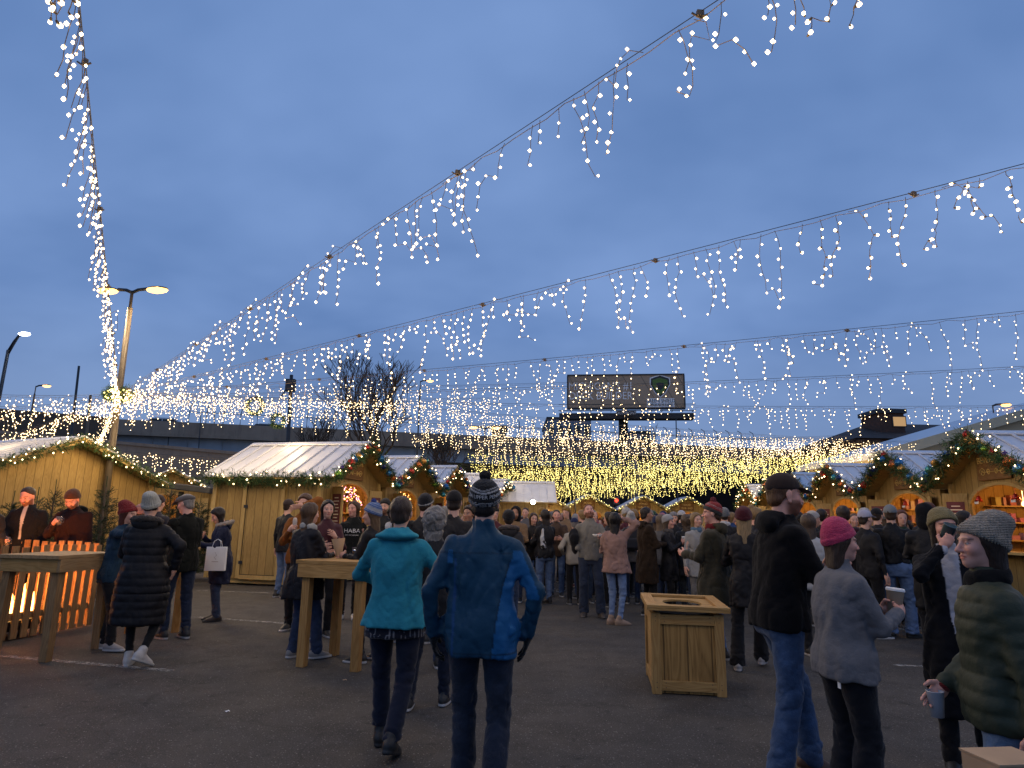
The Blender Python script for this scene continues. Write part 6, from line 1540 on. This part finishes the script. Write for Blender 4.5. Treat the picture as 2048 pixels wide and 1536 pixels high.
m14 = P('blond woman in a burgundy beanie and black coat carrying a tumbler', 1492, 7.45, -22, H=1.70, male=False, lod=0, hat='beanie', hatc=(.085, .010, .018), hair='long', hcol=(.34, .23, .11), tc=(.010, .010, .012), hem=.66, hands=('hold', 'hold'), hk=('relax', 'grip'), lc=(.010, .010, .012), lm='COTTON', lowleg=.085, sc=(.35, .33, .32), sole=(.45, .43, .42), feet=((-.14, -.1, 6, 0), (.10, .25, -8, 0)))
P('woman with a blond bun facing right beyond the burgundy beanie', 1516, 9.8, -95, H=1.77, male=False, hair='bun', hcol=BLOND, tc=BLACK, skin='pink')
# --- right foreground
r1 = P('tall bearded man in a dark cap, black hoodie and blue jeans looking right', 1550, 4.32, -86, H=1.835, lod=0, wd=1.02, hat='cap', hatc=(.028, .018, .016), hair='short', hcol=(.13, .06, .025), beard=1.15, tm='FLEECE', tc=(.007, .007, .008), hem=.84, fit=1.06, flare=1.04, hood='h', hoodc=(.008, .008, .009), hands=((-.10, .36, 1.19), (.08, .38, 1.20)), hk=('grip', 'relax'), lc=(.060, .105, .20), lowleg=.068, legs=1.06, sc=(.085, .038, .018), sole=(.16, .11, .06),
       feet=((-.10, .20, 4, .02), (.10, -.10, -4, .0)), skin='pink', hd=(0, -4, 0), lean=(.06, 0), fold=.009)
r2 = P('child in a pink beanie and grey fleece holding a coffee cup', 1672, 3.78, -84, H=1.525, male=False, lod=0, wd=1.06, hat='tall', hatc=(.62, .06, .15), hair='bob', hcol=(.07, .04, .025), tm='FLEECE', tc=(.155, .155, .165), hem=.82, fit=1.10, flare=1.05, collar=.03, hands=((-.07, .33, 1.21), (.06, .35, 1.20)), hk=('grip', 'grip'), lc=(.008, .009, .013), lm='COTTON', legs=1.15, lowleg=.095, sc=(.3, .3, .3), sole=(.5, .5, .5), skin='pink', lean=(.02, 0), hd=(-6, -2, 0), fold=.008)
r3 = P('woman in an olive beanie and open black coat drinking from a dark cup', 1893, 4.5, 158, H=1.63, male=False, lod=0, hat='beanie', hatc=(.25, .20, .085), hair='long', hcol=DARKH, tm='WOOL', tcf=shirt_v((.008, .009, .012), (.42, .42, .46), .050, .92), hem=.36, hands=('down', (.05, .22, 1.50)), hk=('relax', 'grip'), skin='pink', lc=(.008, .008, .010), hd=(10, 0, 0), elb=(None, (.8, -.2, -1)), shirt=None)
r4 = P('woman in a slouchy grey knit hat and dark green quilted jacket looking left', 1970, 2.88, 70, H=1.545, male=False, lod=0, wd=1.04, hat='slouch', hatc=(.33, .29, .235), hair='bob', hcol=(.035, .02, .014), tm='NYLON', tc=(.034, .043, .027), puff=.010, hem=.82, sleeve=.88, fit=1.02, scarf=(.010, .010, .010), collar=.02, cuff=(.20, .012, .012), hands=((-.26, -.04, .84), (.14, .20, .95)), elb=((-.8, -.6, 0), (.7, -.7, -.3)), hk=('relax', 'relax'), lc=(.13, .20, .31), lowleg=.055, legs=.98, skin='pink', hd=(12, 2, 0), feet=((-.09, .12, 5, 0), (.09, -.18, -5, .03)), fold=.010)
P('man in a grey cap, black jacket and light blue jeans, back to us', 1790, 9.7, -28, H=1.83, lod=0, wd=1.06, hat='cap', hatc=(.20, .22, .23), hair='short', hcol=BROWNH, tc=(.008, .008, .009), hem=.97, lc=(.13, .21, .38), lowleg=.075, legs=1.1, sc=(.012, .012, .012), sole=(.03, .03, .03), feet=((-.12, .0, 6, 0), (.12, .1, -50, 0)), hands=('hold', 'hold'), lm='DENIM')
r6 = P('dark haired woman in camouflage drinking beside the grey cap man', 1822, 11.3, 112, H=1.64, male=False, lod=0, hair='long', hcol=DARKH, tm='COTTON', tcf=lambda arms, sp: (lambda P: mixc(np.tile(np.array((.10, .085, .055)), (len(P), 1)), (.035, .035, .022), (wrk(P, 26, 3) > .1) * 1.)), hem=.7, hands=('mouth', 'hold'), hk=('grip', 'relax'), skin='tan', lc=(.06, .055, .035))
P('person in a black hooded coat, hood up, right of the camouflage coat', 1860, 8.3, -30, H=1.80, lod=1, hat='hoodup', hatc=(.008, .009, .012), tc=(.008, .009, .012), hem=.55, hands=('hold', 'hold'), lc=BLACK)
P('person with an auburn beanie beyond the black hood', 1868, 10.0, -60, H=1.88, hat='beanie', hatc=(.13, .030, .014), tc=BLACK)
P('long haired woman in a silvery quilted jacket behind the dark cap man', 1622, 8.3, -10, H=1.66, male=False, lod=1, hair='long', hcol=(.075, .050, .035), tc=(.36, .37, .38), puff=.009, lc=BLACK)
P('person in a white pom hat facing right behind the dark cap man', 1632, 10.6, -80, H=1.74, male=False, hat='beanie', hatc=(.5, .48, .45), tc=BLACK)
P('dark haired man in black left above the pink beanie', 1650, 12.2, -40, H=1.82, hair='thick', hcol=DARKH, tc=BLACK)
P('man with thick brown hair and dark maroon coat behind the pink beanie', 1694, 10.2, -8, H=1.82, hair='thick', hcol=(.035, .02, .012), tc=(.035, .012, .014), hem=.6)
P('person in a white and purple cap facing right, black and white sneakers', 1737, 9.7, -75, H=1.75, hat='cap', hatc=(.42, .41, .50), tc=BLACK, lc=BLACK, sc=(.02, .02, .02), sole=(.6, .6, .6))
P('person in a black cap left of the grey cap man', 1762, 11.6, -50, H=1.84, hat='cap', hatc=BLACK, tc=BLACK)
P('fair haired person in dark grey beyond the pink beanie', 1716, 12.4, 160, H=1.76, hair='short', hcol=(.12, .08, .05), tc=(.04, .04, .045))
P('person at the beverages window beyond the slouchy knit hat', 1938, 9.2, -100, H=1.76, hair='short', hcol=DARKH, tc=(.02, .02, .025))
P('person in dark clothes in front of the second right window', 1805, 14.3, -85, H=1.76, hair='short', hcol=DARKH, tc=(.03, .02, .02))

# ------------------------------------------------------------------ the crowd farther back
print('HEROES DONE')
arche = []
for i, kw in enumerate((dict(hat='beanie', hands=('down', 'down')), dict(hair='short', hands=('hold', 'down')), dict(male=False, hair='long', hands=('hold', 'hold')), dict(hat='pombeanie', male=False, hair='long', hands=('down', 'hold')),
        dict(hat='cap', hands=('pocket', 'pocket')), dict(hat='hoodup', hands=('pocket', 'pocket')), dict(male=False, hair='bob', hem=.6, hands=('chest', 'down')), dict(hair='thick', hem=.6, hands=('phone', 'phone')))):
    arche.append(person('archetype %d' % i, (1000, 1000), 0, lod=2, **dict(dict(hatc=(.3, .3, .3), tc=BLACK), **kw)))
CN = [('black', BLACK), ('navy', (.015, .022, .06)), ('dark grey', (.045, .045, .05)), ('brown', (.06, .035, .02)), ('olive', (.045, .045, .025)), ('burgundy', (.07, .012, .018)), ('tan', (.20, .13, .075)), ('light grey', (.18, .18, .19)), ('black', BLACK), ('dark green', (.015, .035, .022)), ('cream', (.34, .30, .24)), ('rust', (.16, .05, .02)), ('blue', (.02, .05, .14)), ('black', BLACK)]
HN = [('white', (.48, .47, .46)), ('grey', (.18, .18, .19)), ('red', (.28, .02, .02)), ('black', (.015, .015, .015)), ('navy', (.015, .025, .08)), ('mustard', (.30, .17, .03)), ('pink', (.42, .14, .18)), ('green', (.03, .10, .05)), ('tan', (.25, .16, .09))]
HRN = [('brown', BROWNH), ('black', DARKH), ('blond', BLOND), ('auburn', (.12, .04, .018)), ('grey', GREYH)]
rr = random.Random(99); used = set()
def anchor(x):
    for lim, t_ in ((930, 'before the left stalls'), (1010, 'beyond the blue jacket man'), (1060, 'under the plain metal roof'), (1110, 'beyond the white scarf'), (1160, 'beside the grey pullover man'), (1215, 'beyond the grey pullover man'), (1265, 'beyond the pink coat'), (1320, 'beyond the brown coat'), (1370, 'beyond the white cap'),
                    (1420, 'beyond the blond woman'), (1470, 'beyond the red pom hat'), (1530, 'beyond the burgundy beanie'), (1600, 'beyond the dark cap man'), (1680, 'near the fourth right stall'), (1760, 'near the third right stall')):
        if x < lim: return t_
    return 'near the second right stall'
def crowd(x, d):
    for _ in range(60):
        ai = rr.randrange(len(arche)); a = arche[ai]; ccn, cc_ = rr.choice(CN); hn, hc_ = rr.choice(HN); rn, rc = rr.choice(HRN)
        hat = (0, 3, 4, 5); kind = {0: 'beanie', 3: 'pom hat', 4: 'cap', 5: 'hood'}.get(ai)
        head = '%s %s' % (hn if ai != 5 else ccn, kind) if kind else '%s %s hair' % ({1: 'short', 2: 'long', 6: 'bobbed', 7: 'thick'}[ai], rn)
        rz = rr.choice((0, 0, 20, -20, 45, -45, 90, -90, 150, 180, 200, -120)); face = 'back to us' if abs(rz) < 60 else 'turned left' if rz == 90 else 'turned right' if rz in (-90, -120) else 'facing us'
        lb = 'person in %s coat, %s, %s, %s' % (ccn, head, face, anchor(x))
        if lb not in used: break
    used.add(lb); p_ = gnd(x, d, 1060); c = copy_tree(a); c.location = (p_.x, p_.y, 0); c.rotation_euler = (0, 0, math.radians(rz + rr.uniform(-12, 12))); s = (rr.uniform(.92, 1.08) if rr.random() < .9 else rr.uniform(.72, .85)) * 1.72 / 1.75; c.scale = (s, s, s)
    c['label'] = lb; c['group'] = 'people in the crowd farther back'
    lc_ = rr.choice((BLACK, JEAN, DJEAN, LJEAN, BLACK, (.03, .03, .03)))
    for ch_ in c.children:
        n = ch_.name.split('.')[0]
        if n in ('jacket', 'coat'): ch_.color = (*cc_, 1)
        elif n in ('beanie', 'cap', 'pompom'): ch_.color = (*hc_, 1)
        elif n == 'hood': ch_.color = (*cc_, 1)
        elif n == 'hair': ch_.color = (*rc, 1)
        elif n == 'trousers': ch_.color = (*lc_, 1)
spots = []
def place(n, x0, x1, d0, d1, sep=.55):
    k = t_ = 0
    while k < n and t_ < 4000:
        t_ += 1; d = d0 * (d1 / d0) ** rr.random(); x = rr.uniform(x0, x1); q = gnd(x, d, 1060)
        if all((q - s_).length > sep for s_ in spots): spots.append(q); crowd(x, d); k += 1
for o in [o for o in bpy.data.objects if o.get('category') == 'person' and o.location.x < 900]: spots.append(Vector((o.location.x, o.location.y, 0)))
place(34, 1060, 1570, 12.6, 17); place(36, 1035, 1560, 17, 22); place(34, 1030, 1570, 22, 30); place(32, 1040, 1560, 30, 42)
place(22, 1560, 1810, 10, 15); place(9, 880, 1035, 11.5, 20)
for a in arche:
    for c in list(a.children): bpy.data.objects.remove(c)
    bpy.data.objects.remove(a)

# ------------------------------------------------------------------ things held or set down
def cup(label, at, h=.12, r=.042, mat=None, lid=True, name='coffee_cup', tilt=(0, 0)):
    root = thing(name, label, 'cup', at); root.rotation_euler = (tilt[0], tilt[1], 0)
    m = MB(); m.lathe([(0, -h / 2), (r * .74, -h / 2), (r, h / 2), (r * 1.05, h / 2 + .003), (r * .95, h / 2 + .004), (r * .9, h / 2 - .01), (0, h / 2 - .012)], n=20); m.build('cup_body', mat or M_WHITE, root)
    if lid:
        m = MB(); m.lathe([(r * 1.07, h / 2 - .004), (r * 1.09, h / 2 + .004), (r * .98, h / 2 + .014), (r * .90, h / 2 + .014), (r * .86, h / 2 + .008), (0, h / 2 + .008)], n=20); m.build('lid', M_WHITE, root)
    return root
def mug(label, at, h=.12):
    root = thing('glass_mug', label, 'glass', at)
    m = MB(); m.lathe([(0, -h / 2), (.034, -h / 2), (.040, h / 2), (.036, h / 2), (.031, -h / 2 + .012), (0, -h / 2 + .012)], n=18); m.build('glass_body', M_GLASSY, root)
    m = MB(); m.lathe([(0, -h / 2 + .013), (.030, -h / 2 + .013), (.033, h / 2 - .03), (0, h / 2 - .03)], n=16); m.build('drink', M_DRINK, root)
    m = MB(); m.tube([(.037, 0, h * .3), (.065, 0, h * .25), (.065, 0, -h * .2), (.034, 0, -h * .28)], .006, 6); m.build('handle', M_GLASSY, root); return root
M_DRINK = m_plain('spiced drink', (.35, .14, .03), .2)
def mid2(root, off=(0, .045, .075)): return (palm(root, 0, off) + palm(root, 1, off)) / 2
cup('paper coffee cup with white lid held by the child in the pink beanie', mid2(r2, (.0, .05, .085)) + Vector((0, 0, .03)), .125, .045, M_KRAFTW := m_plain('cup paper', (.40, .31, .22), .7), tilt=(0, .12))
cup('dark tumbler at the mouth of the woman in the olive beanie', palm(r3, 1) + Vector((0, 0, .015)), .14, .040, m_plain('teal tumbler', (.03, .06, .07), .3), False, 'tumbler', (.5, .2))
cup('clear plastic cup in the lower hand of the green jacket woman', palm(r4, 1, (.0, .035, .09)) + Vector((0, 0, -.03)), .10, .034, m_plain('clear plastic', (.34, .36, .40), .2), False, 'plastic_cup')
cup('paper cup held by the man in the long dark brown coat', mid2(m5), .11, .040, M_KRAFTW); cup('striped paper cup held by the woman in the white beanie', palm(m6, 1), .11, .040)
cup('pale steel tumbler carried by the woman in the burgundy beanie', palm(m14, 1) + Vector((0, 0, .02)), .20, .036, M_WHITE, False, 'tumbler', (0, .35))
mug('glass mug held by the short haired man by the fire', palm(l1, 1)); mug('glass mug held by the brown beanie man', palm(l2, 1)); mug('small glass at the mouth of the camouflage woman', palm(r6, 0))
mug('amber drink in the hand of the woman with the white scarf', mid2(m1e))
for i, (dx, dy) in enumerate(((.02, .06), (.13, .03))):
    q = T1 + Matrix.Rotation(T1r, 3, 'Z') @ Vector((dx, dy, 0)); c_ = cup(['left plastic beer cup on the middle table', 'right plastic beer cup on the middle table'][i], (q.x, q.y, 1.07 + .0605), .12, .04, M_GLASSY, False, 'plastic_cup'); m = MB(); m.lathe([(0, -.052), (.028, -.052), (.036, .03), (0, .03)], n=16); m.build('drink', M_DRINK, c_)
# paper cone
q = palm(p9, 1, (0, .04, .07)); root = thing('paper_cone', 'brown paper cone held upright by the woman in the blue pom hat', 'paper cone', q); root.rotation_euler = (0, -.12, 0)
m = MB(); m.lathe([(.012, -.06), (.030, .02), (.075, .22), (.073, .22), (.028, .02), (0, -.05)], n=18); m.build('cone', M_KRAFT, root)
q = palm(p5, 1, (0, .04, .07)); root = thing('wrap', 'food wrap in white paper held by the orange brown jacket man', 'food wrap', q); m = MB(); m.lathe([(0, -.08), (.026, -.07), (.030, .10), (.022, .13), (0, .135)], n=14); m.build('paper', m_plain('greaseproof paper', (.55, .46, .38), .6), root)
# food tray
q = palm(m2, 0, (0, .03, .09)); root = thing('food_tray', 'white paper food tray held by the bearded grey pullover man', 'food tray', q)
m = MB(); m.lathe([(0, 0), (.07, 0), (.10, .04), (.098, .042), (.068, .005), (0, .005)], n=8); m.build('tray', M_WHITE, root); m = MB()
for k in range(9): m.ico((random.uniform(-.05, .05), random.uniform(-.05, .05), .02), random.uniform(.014, .022), 1)
tag(m.build('food', M_DRINK, root), kind='stuff')
# jacket over his arm
q = world_of(m2, (.26, .06, 1.20)); root = thing('carried_jacket', 'black jacket hung over the arm of the grey pullover man', 'jacket', q)
bake('cloth', [(lambda P: smin(ell(P, (0, 0, .02), (.085, .10, .14)), ell(P, (.02, .02, -.14), (.06, .08, .12)), .05) - .012 * wrk(P, 22, 5), (-.2, -.2, -.35), (.2, .2, .25), .013)], M_COTTON, root, ocol=BLACK)
# white shopping bag
q = gnd(433, 9.95, 1110) + Vector((0, 0, 1.13)); root = thing('shopping_bag', 'white paper shopping bag hanging from the hand of the navy coat woman', 'shopping bag', (q.x, q.y, q.z - .40), math.radians(8))
m = MB(); m.prism([(-.14, 0), (.14, 0), (.135, .34), (-.135, .34)], -.045, .045, 'y'); m.build('bag', M_WHITE, root, bevel=.004)
for s_ in (-1, 1): m = MB(); m.tube([(-.06, s_ * .04, .335), (-.045, s_ * .02, .42), (0, 0, .45), (.045, s_ * .02, .42), (.06, s_ * .04, .335)], .004, 5); m.build('handle', M_WHITE, root)
m = MB(); m.tube([(-.01, -.047, .26), (.015, -.047, .22), (-.015, -.047, .19), (.012, -.047, .16)], .0025, 4); m.box((0, -.047, .13), (.09, .002, .006)); m.build('bag_print', m_plain('pale print', (.35, .25, .24)), root)
# scarf tail on the back
q = world_of(m1e, (-.13, -.13, 1.22)); root = thing('white_scarf', 'white cloth with black marks hanging on the back of the black coat', 'scarf', q)
bake('cloth', [(lambda P: smin(rcone(P, (0, 0, .16), (-.02, 0, 0), .02, .035), rcone(P, (-.02, 0, 0), (.01, 0, -.15), .035, .06), .03) - .006 * wrk(P, 60, 9), (-.12, -.1, -.25), (.12, .1, .22), .012, lambda P: mixc(np.ones((len(P), 3)) * .5, (.02, .02, .02), (wrk(P, 30, 2) > .35) * 1.))], M_COTTON, root)
# backpack
q = gnd(1263, 13.2 - .20, 1120); root = thing('backpack', 'black backpack with white piping on the person in the white ribbed beanie', 'backpack', (q.x, q.y, 1.02))
m = MB(); m.box((0, 0, .20), (.30, .16, .42)); m.box((0, -.09, .12), (.24, .06, .20)); m.build('pack', m_plain('pack fabric', (.012, .013, .02), .7), root, bevel=.04); m = MB(); m.tube([(-.14, -.02, .36), (0, -.03, .43), (.14, -.02, .36)], .008, 5); m.build('piping', M_WHITE, root)
# brown box at the bottom right corner
q = pt(2030, 1512, 2.0); root = thing('paper_carrier', 'brown cardboard carrier at the bottom right corner of the photo', 'box', (q.x + .03, q.y + .08, q.z - .27), .12)
m = MB(); m.box((0, 0, .12), (.17, .14, .24)); m.build('box_body', M_KRAFT, root, bevel=.004); m = MB(); m.box((0, 0, .2435), (.175, .145, .006)); m.build('flap', M_KRAFT, root)
# hoodie lettering
def chest_text(root, lines):
    tp_ = bpy.data.objects[root['_top']]; me = tp_.data
    bv = BVHTree.FromPolygons([v.co.copy() for v in me.vertices], [tuple(p.vertices) for p in me.polygons])
    for body, size, z, w in lines:
        def wrap(c):
            out = np.zeros_like(c); s = w / (c[:, 0].max() - c[:, 0].min())
            for k, (x, y, zz) in enumerate(c):
                hit = bv.ray_cast(Vector((-x * s, .6, z + y)), Vector((0, -1, 0)), 1); q_ = hit[0] + Vector((0, .003 + zz, 0)) if hit[0] is not None else Vector((-x * s, .15, z + y)); out[k] = q_
            return out
        text_obj('chest_lettering', body, M_KW, size, tp_, (0, 0, 0), np.eye(3), .001, wrap=wrap)
chest_text(p8, [('HABA', .085, 1.30, .24), ('EST MICHIGAN', .030, 1.235, .20)])
q = bake  # small white tag on the child's trousers
i_ = info[r2.name]; tg = MB(); tg.box((.13, -.125, .80), (.028, .004, .035)); tg.build('pocket_tag', M_WHITE, r2)
for o in list(bpy.data.objects):
    if '_top' in o: del o['_top']
